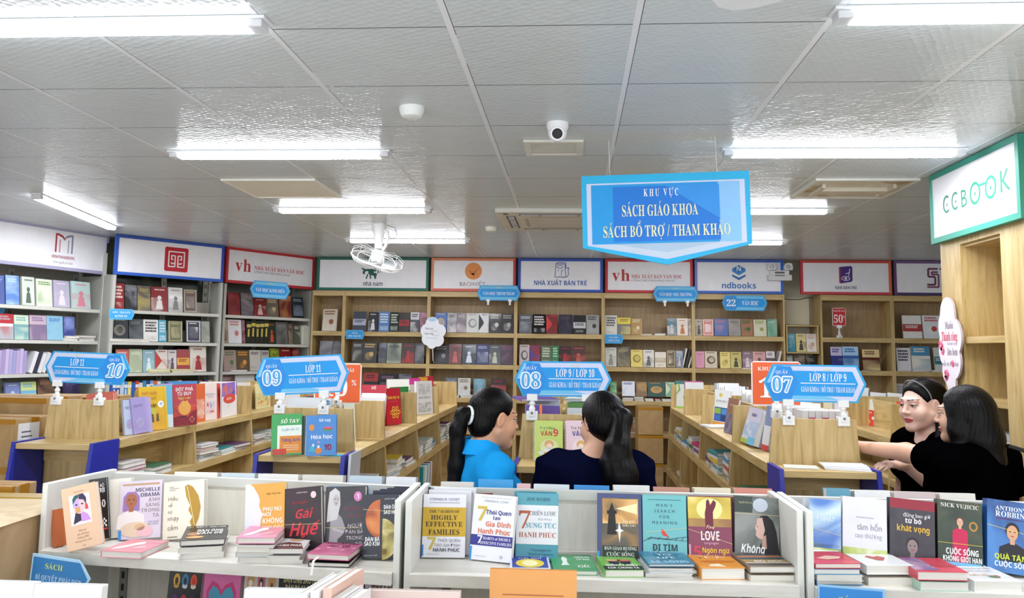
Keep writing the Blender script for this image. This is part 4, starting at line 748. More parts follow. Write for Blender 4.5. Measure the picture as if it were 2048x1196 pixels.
row(*Z1,[(678,752,438,'8c2a2e','e0c8c0',5),(754,828,450,'2b2b30','8a8a90',2),(830,910,455,'5d5550','b0a058',2),(912,1010,462,'8a2c2e','e4e0dc',3),(1015,1103,465,'cfccc8','8a8884',3),(1105,1185,475,'6b5a50','c8b8a0',6)],MZ[0],pl,0,g,**K)
row(*Z1,[(670,775,650,'2c3238','8a8478',4),(777,862,655,'24282c','6a7078',2),(865,953,658,'e2e0da','1c1c1e',5),(955,1003,660,'49a4c0','d8ecf0',5),(1012,1098,665,'6f7355','c8b888',6),(1120,1208,662,'3a3c48','e4e4e6',6),(1210,1262,668,'6d7468','a8a898',2)],MZ[1]+.001,pl,1,g,**K)
row(*Z1,[(700,778,835,'c0564a','e8d0c8',2),(780,860,835,'a9b596','e0e4d0',2),(862,933,838,'8db0bc','d8e8ec',3),(935,1010,838,'d8d0c8','b83a38',7),(1012,1063,838,'d0c8c8','5a4a58',3),(1065,1143,835,'9c2a28','e0a848',1),(1145,1242,818,'dcd6ca','a02a28',3)],MZ[2],pl,2,g,**K)
_c=['2f5fb0','3a70c0','2a4a98','c8d0e0','4a90c8','e0c850','2f5fb0','c8483c','d8d8d4','3a8ab0','2a4080','7aa0c8','d06a40','e4e0d8','2f9a98','4a58a8','d8d4c8','8a98b0','2c6a88','c8b890','3a70b8','b0343c','6a8aa8','d8d8dc','2a5a9a','8a5a3a','c86a48','4a4a6a','b8a888','d89a50']
stuff(1)
spines(*Z1,652,1285,1020,[(c,'e4e4e0' if i%3 else None) for i,c in enumerate(_c)],MZ[3]+.001,pl,3,g,**K)
# flat copies and piles on the far shelves
stuff(1)
def fpile(o,sc,x0,x1,n,zs,Y,cols,where,grp,seed,h=.014,d=.19,P=None,nn=None,rz=0):
    f=(lambda x:aty(o[0]+x/sc,o[1]+700/sc,Y)) if P is None else (lambda x:onp(o[0]+x/sc,o[1]+700/sc,P,nn))
    a=f(x0);b=f(x1); pile(((a.x+b.x)/2,(a.y+b.y)/2,zs),rz,n,(Vector((a.x,a.y))-Vector((b.x,b.y))).length-.006,d,h,cols,where,grp,seed)
W3=['e4e2da','dcdad2','ece9e2']
fpile(*Z4,300,390,1,SHZ[0],BY,W3,'first on top shelf behind hanging sign','flat white books on the back shelves',3); fpile(*Z4,405,495,2,SHZ[0],BY,W3,'right on top shelf behind hanging sign','flat white books on the back shelves',4,.011)
for i,(a,b,c) in enumerate([(165,252,2),(256,330,3),(334,402,2),(408,455,2),(458,550,2)]): fpile(*Z4,a,b,c,SHZ[2],9.385,W3 if i!=3 else ['dcdad2','b02838'],f'{ORD[i]} from left, third shelf behind hanging sign','flat white books on the back shelves',10+i,.015,.05)
for i,(a,b,c) in enumerate([(232,300,2),(304,405,3),(410,480,2),(745,800,2)]): fpile(*Z3,a,b,c,SHZ[2],9.385,W3,f'{ORD[i]} from left, third shelf behind sign 08','flat white books on the back shelves',20+i,.011,.06)
fpile(*Z5,460,560,1,SHZ[1],9.38,['3a2c68'],'before the maroon book, bay with fifty percent sign','flat white books on the back shelves',31,.01,.05)
for i,(a,b) in enumerate([(660,740),(748,850),(860,930)]): fpile(*Z5,a,b,2,SHZ[1],9.372,['dcdcdc','e6e6e4'],f'{ORD[i]} from left, far right back bay','plastic-wrapped magazines in the far right bay',33+i,.008,.03)
fpile(*Z4,1058,1150,1,SHZ[1],9.38,W3,'below the lilac book under hexagon board','flat white books on the back shelves',38,.009,.05)
P_,Q_,a_=dg('B'); n_=Vector((math.sin(a_),-math.cos(a_),0)); P3=Vector((*P_,0))
fpile(*Z1,665,910,1,MZ[1],0,['e2e2e2'],'on the second shelf under the seal board','flat books on the metal shelves',41,.028,.028,P3,n_,a_)
for i,(a,b) in enumerate([(905,1035),(1040,1172)]): fpile(*Z1,a,b,2,MZ[2],0,['d8cc48','e0d45a'],f'{ORD[i]} from left, third shelf under seal board','flat books on the metal shelves',43+i,.018,.028,P3,n_,a_)
P_,Q_,a_=dg('M'); n_=Vector((math.sin(a_),-math.cos(a_),0)); P3=Vector((*P_,0))
fpile(*Z1,395,478,2,MZ[1],0,['e4dccc','dcd4c8'],'left on second shelf, far left metal shelf','flat books on the metal shelves',46,.02,.2,P3,n_,a_); fpile(*Z1,482,575,3,MZ[1],0,['e4e0d8','dcc8d0','ece6e0'],'right on second shelf, far left metal shelf','flat books on the metal shelves',47,.017,.2,P3,n_,a_)
P_,Q_,a_=dg('C'); n_=Vector((math.sin(a_),-math.cos(a_),0)); P3=Vector((*P_,0)); fpile(*Z2,90,210,1,MZ[2],0,['c8b8d0'],'before the pumpkin-coloured book, corner metal shelf','flat books on the metal shelves',49,.02,.03,P3,n_,a_)
stuff(0)
for k,rl in ((0,12),(1,14),(2,16)):
    q=aty(1200+(618+k*22)/3.736,730,BY+.02); spine((q.x,q.y,SHZ[1]+.004),0,.014,.215,.14,['e5e5e0','3c3c40','e0ded6'][k],None,f'{["white","dark","cream"][k]} thin book leaning at the right end, second shelf behind hanging sign','books under the board behind the hanging sign',rl)
q=aty(1200+1322/3.736,730,BY+.02); spine((q.x,q.y,SHZ[1]+.004),0,.022,.2,.14,'d8d8d4',None,'pale thick book leaning at right end, second shelf under hexagon board','books under the hexagon emblem board',14)
# low shelves seen past the women
stuff(1)
pl='low shelf right of the ponytail'; g='books on the low back shelves'
spines((1240,830),7.475,100,520,40,[('c89a6a','e0c8a0'),('c88a5a','dcb890'),('c8a078','e4d0b0'),('b87a5a','d8a878'),('d0a888','e8d8c0'),('c07a58',None),'e0dcd4','c8c4bc','e4e0d8'],SHZ[3]+.001,pl,3,g,9.39)
row((1240,830),7.475,[(325,545,440,'c0a080','c86a50',8)],.48+.06,pl,4,g,9.45)
for i,(a,b) in enumerate([(135,280),(340,600)]): 
    u=aty(1240+a/7.475,900,9.4); v=aty(1240+b/7.475,900,9.4); pile(((u.x+v.x)/2,9.39,.48),0,2+i*2,v.x-u.x,.2,.016,['d8d4ce','c8c0b8','e0dcd6'],f'{ORD[i]} from left, low shelf right of ponytail',g,60+i)
for i,(a,b) in enumerate([(110,270),(275,450),(460,640)]):
    u=aty(1240+a/7.475,900,9.36); v=aty(1240+b/7.475,900,9.36); pile(((u.x+v.x)/2,9.374,SHZ[3]),0,1,v.x-u.x,.014,.012,['e4e2dc'],f'{ORD[i]} from left below the orange spines',g,70+i)
stuff(0)
# ---------------------------------------------------------------- the foreground books
def stand(BL,BR,TL,t,base,art,label,grp='books standing on the pale display shelves',zb=BZ,spine=None,rough=.25,behind=0,bcol=None,lean=None):
    a=atz(*BL,zb); b=atz(*BR,zb); v=b-a; w=v.length; yaw=math.atan2(v.y,v.x); c=(a+b)/2; nn=Vector((-math.sin(yaw),math.cos(yaw),0))
    ln=R(9 if lean is None else lean); h=.2
    for _ in range(12):
        P=a+nn*(h*math.sin(ln)); q=aty(TL[0],TL[1],P.y); h=(q.z-zb)/math.cos(ln)
    rl=math.atan2((q-P).dot(v.normalized()),h)
    if abs(rl)<R(2.5): rl=0
    z=zb+.0006+abs(math.sin(rl))*w/2
    o=book((c.x,c.y,z),(-ln,rl,yaw),w-.002,h/math.cos(rl),t,base,art,label,grp,spine=spine,rough=rough,big=True)
    return o,c,w,h,ln,yaw,nn,z
def T(m,w,h,t,x,z,hh,c,mw=.9,**k): m.text(t,(x-.5)*w,z*h,hh*h,c,-.0012,mw*w,**k)
def Rc(m,w,h,x0,z0,x1,z1,c,y=-.0006): m.flat([((x0-.5)*w,z0*h),((x1-.5)*w,z0*h),((x1-.5)*w,z1*h),((x0-.5)*w,z1*h)],y,c)
def El(m,w,h,x,z,rx,rz,c,y=-.0008,n=24): m.ell((x-.5)*w,z*h,rx*w,rz*h,y,c,n)
def Pl(m,w,h,pts,c,y=-.0008): m.flat([((p[0]-.5)*w,p[1]*h) for p in pts],y,c)
def Ln(m,w,h,p,q,t,c,y=-.0014): m.line(((p[0]-.5)*w,p[1]*h),((q[0]-.5)*w,q[1]*h),t,y,c)
BAND='d8c88a'
def face(m,w,h,x,z,s,skin,hair,body,long=False,yy=-.0008):
    """a printed portrait: hair, head, neck and shoulders"""
    s2=s*w/h
    if long: Pl(m,w,h,[(x-s*1.25,z-s2*1.6),(x+s*1.25,z-s2*1.6),(x+s*1.2,z+s2*.6),(x+s*.6,z+s2*1.35),(x-s*.6,z+s2*1.35),(x-s*1.2,z+s2*.6)],hair,yy)
    else: El(m,w,h,x,z+s2*.35,s*1.05,s2*1.15,hair,yy)
    Pl(m,w,h,[(x-s*2.1,z-s2*4.2),(x+s*2.1,z-s2*4.2),(x+s*1.9,z-s2*2.2),(x+s*.5,z-s2*1.5),(x-s*.5,z-s2*1.5),(x-s*1.9,z-s2*2.2)],body,yy*1.2)
    Rc(m,w,h,x-s*.35,z-s2*1.7,x+s*.35,z-s2*.6,skin,yy*1.35); El(m,w,h,x,z,s*.82,s2*1.1,skin,yy*1.5)
    for q in (-1,1): El(m,w,h,x+q*s*.35,z+s2*.15,s*.13,s2*.09,'2a2020',yy*1.7,8)
    El(m,w,h,x,z-s2*.5,s*.25,s2*.09,'a04a48',yy*1.7,10)
def a_peach(m,w,h):
    Rc(m,w,h,.2,.38,.8,.86,'ece6ee'); Pl(m,w,h,[(.26,.4),(.5,.44),(.5,.6),(.36,.6)],'2a2440',-.001); Pl(m,w,h,[(.5,.42),(.78,.42),(.7,.52),(.56,.58),(.5,.6)],'c890d8',-.001)
    El(m,w,h,.48,.68,.17,.13,'e8c0c8',-.0012); Pl(m,w,h,[(.3,.66),(.48,.66),(.48,.83),(.36,.82),(.3,.76)],'c8a8e0',-.0014); Pl(m,w,h,[(.3,.72),(.42,.8),(.48,.8),(.48,.86),(.36,.85),(.3,.8)],'1c5a58',-.0016); Pl(m,w,h,[(.49,.78),(.62,.76),(.68,.68),(.7,.78),(.62,.86),(.49,.86)],'30284a',-.0016); Pl(m,w,h,[(.64,.6),(.74,.6),(.72,.68),(.66,.7)],'d04a38',-.0016); Rc(m,w,h,.36,.57,.5,.66,'d0a060',-.0016)
    for x in (.4,.57): El(m,w,h,x,.7,.035,.012,'2a2038',-.002,10)
    T(m,w,h,'Amanda Hồng',.5,.91,.025,'b08868',.3); 
    for i,t in enumerate(['Dám bị','yêu thương','những điều','không hoàn hảo']): T(m,w,h,t,.5,.29-i*.055,.03,'a87c5c',.5)
    T(m,w,h,'NXB',.5,.05,.02,'a87c5c')
def a_chess(m,w,h):
    T(m,w,h,'XÓA BỎ',.5,.88,.05,'e8e8ec',.7); T(m,w,h,'VƯỢT TRỘI',.45,.8,.07,'f0f0f4',.85,bold=.04)
    Pl(m,w,h,[(.3,.2),(.62,.2),(.56,.34),(.52,.55),(.4,.55),(.36,.34)],'8a7a88'); El(m,w,h,.46,.62,.12,.06,'c87888'); Pl(m,w,h,[(.36,.56),(.56,.56),(.6,.7),(.46,.75),(.34,.7)],'b86a78',-.001)
    for i in range(4):
        for j in range(4):
            if (i+j)%2: Rc(m,w,h,.55+i*.09,.2+j*.035,.64+i*.09,.235+j*.035,'d8d4d4',-.001)
    Rc(m,w,h,.5,.15,.95,.18,'a83028'); m.ring(.28*w,.58*h,.11*w,.07*h,.004,-.001,'d0d0d4',6)
def a_mich(m,w,h):
    Rc(m,w,h,0,0,1,.99,ART('c8bcd0','d4cad8','',8)); Rc(m,w,h,.06,.92,.94,.955,'b89a78',-.001)
    face(m,w,h,.28,.66,.16,'a86a48','9a78b0','e8e2e0',True); El(m,w,h,.4,.16,.36,.13,'e0c8b0',-.0016); El(m,w,h,.5,.2,.12,.06,'d8b088',-.0018); El(m,w,h,.62,.12,.2,.09,'e8b8c0',-.0018); Rc(m,w,h,0,0,.07,.16,'3a88d0',-.002)
    for i,(t,c) in enumerate([('MICHELLE','4a4460'),('OBAMA','4a4460'),('ÁNH','9a8a90'),('SÁNG','9a8a90'),('TRONG','9a8a90'),('TA','9a8a90')]): T(m,w,h,t,.95,.84-i*.09,.062,c,.58,al='r',bold=.05)
    T(m,w,h,'THE LIGHT',.95,.28,.028,'5a5478',.3,al='r'); T(m,w,h,'WE CARRY',.95,.24,.028,'5a5478',.3,al='r')
def a_feather(m,w,h):
    G='b08a30'; Pl(m,w,h,[(.52,.9),(.6,.93),(.72,.88),(.86,.72),(.92,.52),(.88,.34),(.8,.2),(.74,.12),(.6,.04),(.64,.12),(.7,.2),(.66,.28),(.72,.36),(.62,.48),(.66,.56),(.56,.72)],G); Ln(m,w,h,(.58,.9),(.78,.22),.0022,'e8dcb0')
    for t,z,s in (('Hiểu',.7,.07),('về',.59,.06),('sự',.48,.06),('nhạy',.36,.08),('cảm',.2,.085)): T(m,w,h,t,.12,z,s,'8a7a6a',.42,al='l')
    for i in range(3): Rc(m,w,h,.14,.9-i*.03,.14+[.12,.24,.16][i],.91-i*.03,'9a9088')
    Rc(m,w,h,.12,.03,.36,.045,'7a7068')
def a_orange(m,w,h):
    Pl(m,w,h,[(0,0),(.1,0),(.14,.2),(.28,.24),(.36,.26),(.4,.36),(.42,.46),(.46,.52),(.41,.58),(.36,.66),(.38,.74),(.32,.84),(.2,.96),(.12,1),(0,1)],'dcdce6')
    T(m,w,h,'Ngọc Thủy Trâm',.72,.84,.03,'7a5a20',.36,shear=.2)
    for t,z,s,b in (('PHỤ NỮ',.6,.06,.03),('NÓI',.52,.055,.03),('KHÔNG',.42,.075,.07),('CHƯA CHẮC',.31,.06,.03),('LÀ',.22,.06,.03)): T(m,w,h,t,.46,z,s,'f4ecd8',.5,al='l',bold=b)
    Ln(m,w,h,(.05,.26),(1,.23),.0012,BAND)
def a_hue(m,w,h):
    Rc(m,w,h,0,0,1,1,ART('1a1218','2e1420','',10)); T(m,w,h,'XUÂN MINH',.48,.92,.025,'d8c8c8',.3); El(m,w,h,.8,.87,.075,.055,'e0c8c8'); T(m,w,h,'tự truyện',.4,.77,.05,'b02838',.4,shear=.4); T(m,w,h,'Gái',.5,.58,.14,'c8303c',.5,shear=.3,bold=.03); T(m,w,h,'Huế',.5,.34,.2,'c8303c',.75,shear=.3,bold=.03); Pl(m,w,h,[(.4,.02),(.62,.02),(.54,.1),(.5,.18),(.42,.12)],'e04838'); m.ring(0,.24*h,.05*w,.035*h,.003,-.001,'c03038',14); Ln(m,w,h,(0,.43),(1,.4),.0012,BAND)
def a_brit(m,w,h):
    Rc(m,w,h,0,0,1,1,ART('2a2a30','43404a','',6)); Pl(m,w,h,[(.08,0),(.34,0),(.32,.2),(.44,.26),(.52,.36),(.42,.52),(.3,.6),(.14,.58),(.12,.3)],'9a989c'); Pl(m,w,h,[(.04,.46),(.3,.5),(.38,.72),(.36,.92),(.24,.98),(.1,.92),(.06,.7)],'c8c6c6',-.001); El(m,w,h,.27,.79,.075,.09,'b4b0b0',-.0012); Ln(m,w,h,(.22,.81),(.26,.81),.002,'3a3838',-.0016); Ln(m,w,h,(.3,.81),(.33,.81),.002,'3a3838',-.0016); Ln(m,w,h,(.25,.74),(.3,.74),.002,'6a4a4a',-.0016); Ln(m,w,h,(.2,.36),(.48,.3),.008,'b0aeb0',-.0012)
    El(m,w,h,.82,.84,.1,.075,'d080b4'); T(m,w,h,'1',.82,.84,.08,'f0d8e8',bold=.04)
    for t,z,s,c in (('BRITNEY',.66,.062,'7a4450'),('SPEARS',.55,.062,'7a4450'),('NGƯỜI',.4,.06,'c8c0c8'),('ĐÀN BÀ',.31,.06,'c8c0c8'),('TRONG',.22,.06,'c8c0c8'),('TÔI',.12,.06,'c8c0c8')): T(m,w,h,t,.97,z,s,c,.5,al='r')
    Ln(m,w,h,(0,.38),(1,.36),.0012,BAND)
def a_mars(m,w,h):
    m.ell(-.02*w,.62*h,.4*w,.3*h,-.0006,ART('8a3c1c','c8682c','d88a48',14),24,R(90),R(270)); m.ell(.05*w,.3*h,.43*w,.32*h,-.0006,ART('6a6038','a89a50','d8cc90',14),24,R(-90),R(90)); El(m,w,h,.96,.08,.1,.08,'d89830')
    T(m,w,h,'JOHN GRAY',.76,.93,.025,'c8c8d0',.38); T(m,w,h,'ĐÀN ÔNG',.58,.8,.06,'f2f2f2',.42,al='l',bold=.08); T(m,w,h,'SAO HỎA',.58,.72,.06,'f2f2f2',.42,al='l',bold=.08); T(m,w,h,'ĐÀN BÀ',.08,.3,.06,'f2f2f2',.4,al='l',bold=.08); T(m,w,h,'SAO KIM',.06,.23,.06,'f2f2f2',.42,al='l',bold=.08); Rc(m,w,h,.55,.06,.68,.15,'c8a058'); T(m,w,h,'BÁN CHẠY NHẤT',.25,.05,.02,'c8c8d0',.4); Ln(m,w,h,(0,.77),(1,.72),.0012,BAND)
def a_hab(m,w,h):
    Rc(m,w,h,0,.33,1,.79,'c8a32a'); T(m,w,h,'STEPHEN R. COVEY',.5,.92,.042,'3a4a78',.84); Rc(m,w,h,.14,.86,.86,.87,'9a9aa8'); T(m,w,h,'THE 7 HABITS OF',.5,.725,.045,'3a3020',.7,f='S'); T(m,w,h,'HIGHLY',.5,.63,.075,'3a2a1c',.62,bold=.05,f='S'); T(m,w,h,'EFFECTIVE',.5,.525,.08,'3a2a1c',.86,bold=.05,f='S'); T(m,w,h,'FAMILIES',.5,.4,.085,'221a14',.72,bold=.09,f='S'); T(m,w,h,'7',.22,.22,.19,'c8b040',bold=.06); T(m,w,h,'THÓI QUEN',.88,.27,.05,'5a5a70',.52,al='r'); T(m,w,h,'TẠO GIA ĐÌNH',.88,.195,.05,'5a5a70',.6,al='r'); T(m,w,h,'HẠNH PHÚC',.88,.12,.055,'3a3a50',.62,al='r',bold=.03); Rc(m,w,h,.0,.02,.04,.2,'3a80c8'); Rc(m,w,h,.12,.05,.42,.056,'9a9aa0')
def a_7t(m,w,h):
    T(m,w,h,'STEPHEN R. COVEY',.55,.9,.035,'8a90a0',.66); Rc(m,w,h,.16,.95,.9,.956,'a8acb8'); T(m,w,h,'7',.22,.7,.22,'d0b648',bold=.05); T(m,w,h,'Thói Quen',.92,.73,.065,'3a3a80',.6,al='r',bold=.06); T(m,w,h,'tạo',.58,.65,.055,'3a3a80',bold=.06); T(m,w,h,'Gia Đình',.93,.55,.075,'d8744c',.64,al='r',bold=.06); T(m,w,h,'Hạnh Phúc',.93,.44,.075,'d8744c',.78,al='r',bold=.06); Rc(m,w,h,0,.22,1,.38,'34358c'); T(m,w,h,'7',.22,.31,.12,'e8e8f4',bold=.08); T(m,w,h,'HABITS of HIGHLY',.63,.335,.042,'e8e8f4',.66,bold=.05,f='S'); T(m,w,h,'EFFECTIVE FAMILIES',.61,.265,.042,'e8e8f4',.74,bold=.05,f='S'); Rc(m,w,h,0,.0,.05,.2,'3a90d0'); Rc(m,w,h,.14,.06,.4,.066,'a0a0a8'); El(m,w,h,.76,.07,.04,.025,'b8bcc4')
def a_jim(m,w,h):
    Rc(m,w,h,0,.24,1,.82,'dfe2e6'); T(m,w,h,'JIM ROHN',.52,.91,.05,'2a6a78',.6,f='S'); T(m,w,h,'7',.2,.6,.26,'b05a3a',bold=.07,f='S'); T(m,w,h,'CHIẾN LƯỢC',.95,.7,.06,'6a7080',.64,al='r',f='S'); T(m,w,h,'ĐẾN ĐỈNH',.68,.61,.03,'9aa0a8',.4); T(m,w,h,'SUNG TÚC',.95,.52,.075,'4a98b4',.72,al='r',bold=.04,f='S'); T(m,w,h,'HẠNH PHÚC',.95,.38,.075,'b0563c',.88,al='r',bold=.04,f='S'); T(m,w,h,'7 Strategies for',.6,.16,.04,'2a5a68',.6); T(m,w,h,'Wealth & Happiness',.6,.1,.035,'2a5a68',.66)
def a_light(m,w,h):
    Rc(m,w,h,.1,.03,.93,.93,ART('2c3630','5a5244','a87838',7)); Rc(m,w,h,.12,.56,.92,.92,ART('8a6a3c','c8924c','e8c080',9),-.0008); Pl(m,w,h,[(.22,.4),(.44,.4),(.4,.72),(.26,.72)],'1c1a18',-.001); Rc(m,w,h,.22,.7,.44,.75,'141414',-.0012); Pl(m,w,h,[(.26,.75),(.4,.75),(.33,.87)],'1c1c1c',-.0012); Pl(m,w,h,[(.42,.78),(.9,.86),(.9,.7)],'f4e4b0',-.001); T(m,w,h,'bay giữa',.72,.6,.04,'e8d8b8',.3); T(m,w,h,'biển hơn',.72,.54,.04,'e8d8b8',.3); Pl(m,w,h,[(.5,.28),(.53,.44),(.6,.46),(.53,.48),(.49,.6),(.47,.48),(.4,.46),(.47,.44)],'eceef0',-.0012); Rc(m,w,h,.12,.03,.92,.24,'22322c',-.001); T(m,w,h,'BẢN GIAO HƯỞNG',.52,.205,.048,'d8dcd4',.72,bold=.03,f='S'); T(m,w,h,'CUỘC SỐNG',.52,.12,.055,'d8dcd4',.62,bold=.03,f='S'); Rc(m,w,h,0,.0,.05,.16,'3a98d8')
def a_mean(m,w,h):
    Rc(m,w,h,.12,.93,.88,.94,'3a7a84')
    for i,t in enumerate(["M A N ' S",'S E A R C H','F O R','M E A N I N G']): T(m,w,h,t,.5,.855-i*.085,.045,'1f4a58',.66)
    Pl(m,w,h,[(.42,.5),(.46,.5),(.56,.42),(.6,.38),(.53,.4),(.46,.41),(.43,.45)],'d84030'); Ln(m,w,h,(0,.32),(.2,.38),.0016,'1c3038'); Ln(m,w,h,(.2,.38),(.6,.36),.0016,'1c3038'); Ln(m,w,h,(.6,.36),(1,.4),.0016,'1c3038'); Ln(m,w,h,(.1,.37),(1,.34),.0014,'1c3038')
    for x in (.16,.36,.55,.76,.9): Ln(m,w,h,(x-.03,.345),(x+.03,.39),.0014,'1c3038')
    T(m,w,h,'ĐI TÌM',.5,.235,.095,'16343e',.56,bold=.03); T(m,w,h,'LẼ SỐNG',.5,.11,.095,'16343e',.74,bold=.03); Ln(m,w,h,(.05,.45),(1,.53),.0012,BAND)
def a_love(m,w,h):
    Rc(m,w,h,0,.62,1,1,ART('b09a30','d0b848','e8dc90',5)); El(m,w,h,.5,.82,.3,.16,'ecdf98',-.0007); Rc(m,w,h,0,.56,1,.68,ART('8a6038','a88040','',12),-.0009); Pl(m,w,h,[(.4,.5),(.58,.5),(.58,.78),(.64,.86),(.66,.92),(.6,.96),(.56,.92),(.52,.88),(.5,.94),(.47,.97),(.43,.94),(.42,.84),(.39,.76)],'6a1c34',-.0011); T(m,w,h,'Five',.5,.56,.06,'e8c8b8',.3,shear=.4); T(m,w,h,'LOVE',.5,.43,.13,'f0e8ec',.42,bold=.05,sx=.75); T(m,w,h,'Languages',.52,.33,.04,'d8a8b8',.4,shear=.3); T(m,w,h,'5',.2,.19,.17,'c83858',bold=.03); T(m,w,h,'Ngôn ngữ',.62,.22,.075,'e0b830',.62,bold=.04); T(m,w,h,'yêu thương',.62,.12,.07,'e0b830',.66,bold=.04); Rc(m,w,h,0,0,.05,.3,'c890a8'); Ln(m,w,h,(0,.52),(1,.32),.0012,BAND)
def a_khong(m,w,h):
    Rc(m,w,h,0,0,1,1,ART('4a5450','6a706c','8a8e8a',6)); El(m,w,h,.58,.88,.17,.1,'b8c0cc',-.0007); Rc(m,w,h,0,.76,.4,1,'3a4640',-.0008); T(m,w,h,'Nguyễn Bích Lan',.24,.91,.03,'b8b48a',.3); Pl(m,w,h,[(.48,0),(1,0),(1,.2),(.94,.5),(.86,.66),(.72,.74),(.58,.72),(.52,.6),(.62,.36),(.5,.22)],'16151a',-.001); Pl(m,w,h,[(.5,.68),(.62,.7),(.68,.52),(.62,.38),(.52,.4),(.47,.44),(.48,.5),(.45,.55),(.49,.6)],'d0aca0',-.0012); Pl(m,w,h,[(.6,.25),(.72,.25),(.7,.45),(.62,.42)],'c09888',-.0011); Ln(m,w,h,(.49,.56),(.53,.57),.0016,'3a2a28'); T(m,w,h,'Không',.4,.24,.12,'eceef0',.52,shear=.15,bold=.06); T(m,w,h,'gục ngã',.5,.1,.12,'eceef0',.76,shear=.15,bold=.06); Rc(m,w,h,.05,.12,.18,.17,'d86a4c'); Ln(m,w,h,(0,.74),(1,.74),.0012,BAND)
def a_land(m,w,h): Rc(m,w,h,0,.3,1,1,ART('4a78c0','a8c8e0','e0e8ec',5)); Rc(m,w,h,0,0,1,.36,ART('7a9838','b8c458','d0d8c0',8)); T(m,w,h,'Ý NHẤT',.5,.72,.07,'e4ecf0',.6); Ln(m,w,h,(0,.58),(1,.5),.0012,BAND)
def a_tam(m,w,h): Rc(m,w,h,0,0,1,.3,ART('8aa048','b4c068','d8dcc8',8)); Rc(m,w,h,.3,.72,.7,.73,'9a9aa4'); T(m,w,h,'tâm hồn',.6,.6,.09,'8a9090',.56); T(m,w,h,'cao thượng',.58,.48,.07,'a0a4a4',.6)
def a_tubo(m,w,h): Rc(m,w,h,0,.86,1,1,'8a2434'); Rc(m,w,h,0,0,1,.86,ART('1e1c24','3a343e','',7)); T(m,w,h,'đừng bao giờ',.6,.78,.055,'e0dce0',.6); T(m,w,h,'từ bỏ',.52,.7,.07,'f0eef0',.36,bold=.04); T(m,w,h,'khát vọng',.52,.59,.085,'d0a838',.72,bold=.05); Rc(m,w,h,.2,.0,.85,.2,ART('3a3440','5a4a58','',9),-.001); face(m,w,h,.5,.34,.14,'8a7a78','2a2428','4a4450')
def a_nick(m,w,h):
    Rc(m,w,h,0,0,1,1,ART('1a261c','2c3a2a','4a4a34',6)); T(m,w,h,'NICK VUJICIC',.5,.93,.055,'d8d4c8',.86,bold=.02,f='S'); face(m,w,h,.5,.7,.085,'d0a088','4a3830','b81c4c'); Rc(m,w,h,.33,.0,.67,.5,'b81c4c',-.0009); m.ring(.3*w,.66*h,.1*w,.07*h,.006,-.001,'a87838',18); T(m,w,h,'CUỘC SỐNG',.54,.29,.08,'f0f0f0',.72,bold=.07); T(m,w,h,'KHÔNG GIỚI HẠN',.54,.19,.07,'f0f0f0',.86,bold=.07); Rc(m,w,h,.1,.1,.96,.145,'6ab0dc',-.0013); Ln(m,w,h,(0,.4),(1,.4),.0012,'d8c838')
def a_tony(m,w,h): Rc(m,w,h,0,0,1,1,ART('1c3a70','2a5a98','3f78b8',5)); T(m,w,h,'ANTHONY',.18,.89,.06,'d8e0ea',.7,al='l',f='S'); T(m,w,h,'ROBBINS',.18,.81,.075,'d8e0ea',.74,al='l',f='S'); Rc(m,w,h,.2,.735,.95,.75,'c83848'); face(m,w,h,.55,.56,.15,'c89878','201c20','1a1a24'); T(m,w,h,'QUÀ TẶNG',.16,.22,.07,'c8d838',.8,al='l',bold=.03); T(m,w,h,'CUỘC SỐNG',.16,.12,.07,'e8ecf0',.8,al='l',bold=.03); Ln(m,w,h,(0,.64),(1,.55),.0012,'d8c838')
_p=atz(136,1107,BZ); _w=.118; book((_p.x+_w/2*math.cos(R(15)),_p.y,BZ+.001+_w/2*math.sin(R(15))),(R(-9),R(-15),R(4)),_w,.208,.022,'dfb896',a_peach,'peach book with a collage face portrait, tilted against the left side panel','books standing on the pale display shelves',spine=M('c49a78'),big=True)
stand((182,1084),(219,1083),(178,961),.02,'15151a',a_chess,'black book with chess piece behind the tilted peach book',lean=8)
stand((212,1080),(262,1080),(214,962),.03,'dcd8cc',None,'plain cream book between the chess book and the portrait book',lean=7)
stand((110,1097),(134,1092),(114,1022),.02,'b8643a',None,'brown-orange book behind the tilted peach book at left panel',lean=10)
stand((235,1083),(321,1081),(241,966),.022,'cfc5d8',a_mich,'pale lilac book with smiling woman in white jacket')
stand((324,1083),(407,1087),(327,968),.026,'e4ddcb',a_feather,'cream book with a large golden feather')
stand((487,1102),(568,1107),(490,972),.022,'d79c38',a_orange,'orange book with white side-face silhouette')
stand((569,1107),(644,1112),(567,981),.022,'1a1218',a_hue,'dark plum book with red handwritten title')
stand((648,1109),(729,1114),(651,977),.026,'2f2d34',a_brit,'charcoal book with grey photo of a long-haired woman and pink dot')
stand((723,1121),(797,1124),(726,993),.03,'12182a',a_mars,'black book with orange and yellow half planets')
for i in range(4):
    u=atz(762,1119,BZ)+Vector((.01+.004*i,.062+i*.026,0)); v=.2+.0*i
    book((u.x+.015*i,u.y,BZ+.001),(R(-8),0,R(2)),.128,.207+.001*i,.022,'20263a',None,f'copy with white page edge, {ORD[i]} behind the half planets book','books standing on the pale display shelves',big=True)
stand((842,1118),(930,1119),(844,991),.03,'dddde4',a_hab,'white book with broad golden band and blue author line')
for i in range(2):
    u=atz(886,1117,BZ); book((u.x+.01+.012*i,u.y+.036+i*.034,BZ+.001),(R(-9),0,R(1)),.148,.211+i*.003,.03,'d8d8dc',None,f'white copy, {ORD[i]} behind the golden band book','books standing on the pale display shelves',big=True)
stand((937,1121),(1022,1130),(954,990),.022,'e3e4ec',a_7t,'white book with golden 7 and dark blue band, leaning right',lean=12)
stand((935,1108),(985,1108),(936,988),.018,'7a2a30',None,'dark red book edge between two white books with a 7',lean=8)
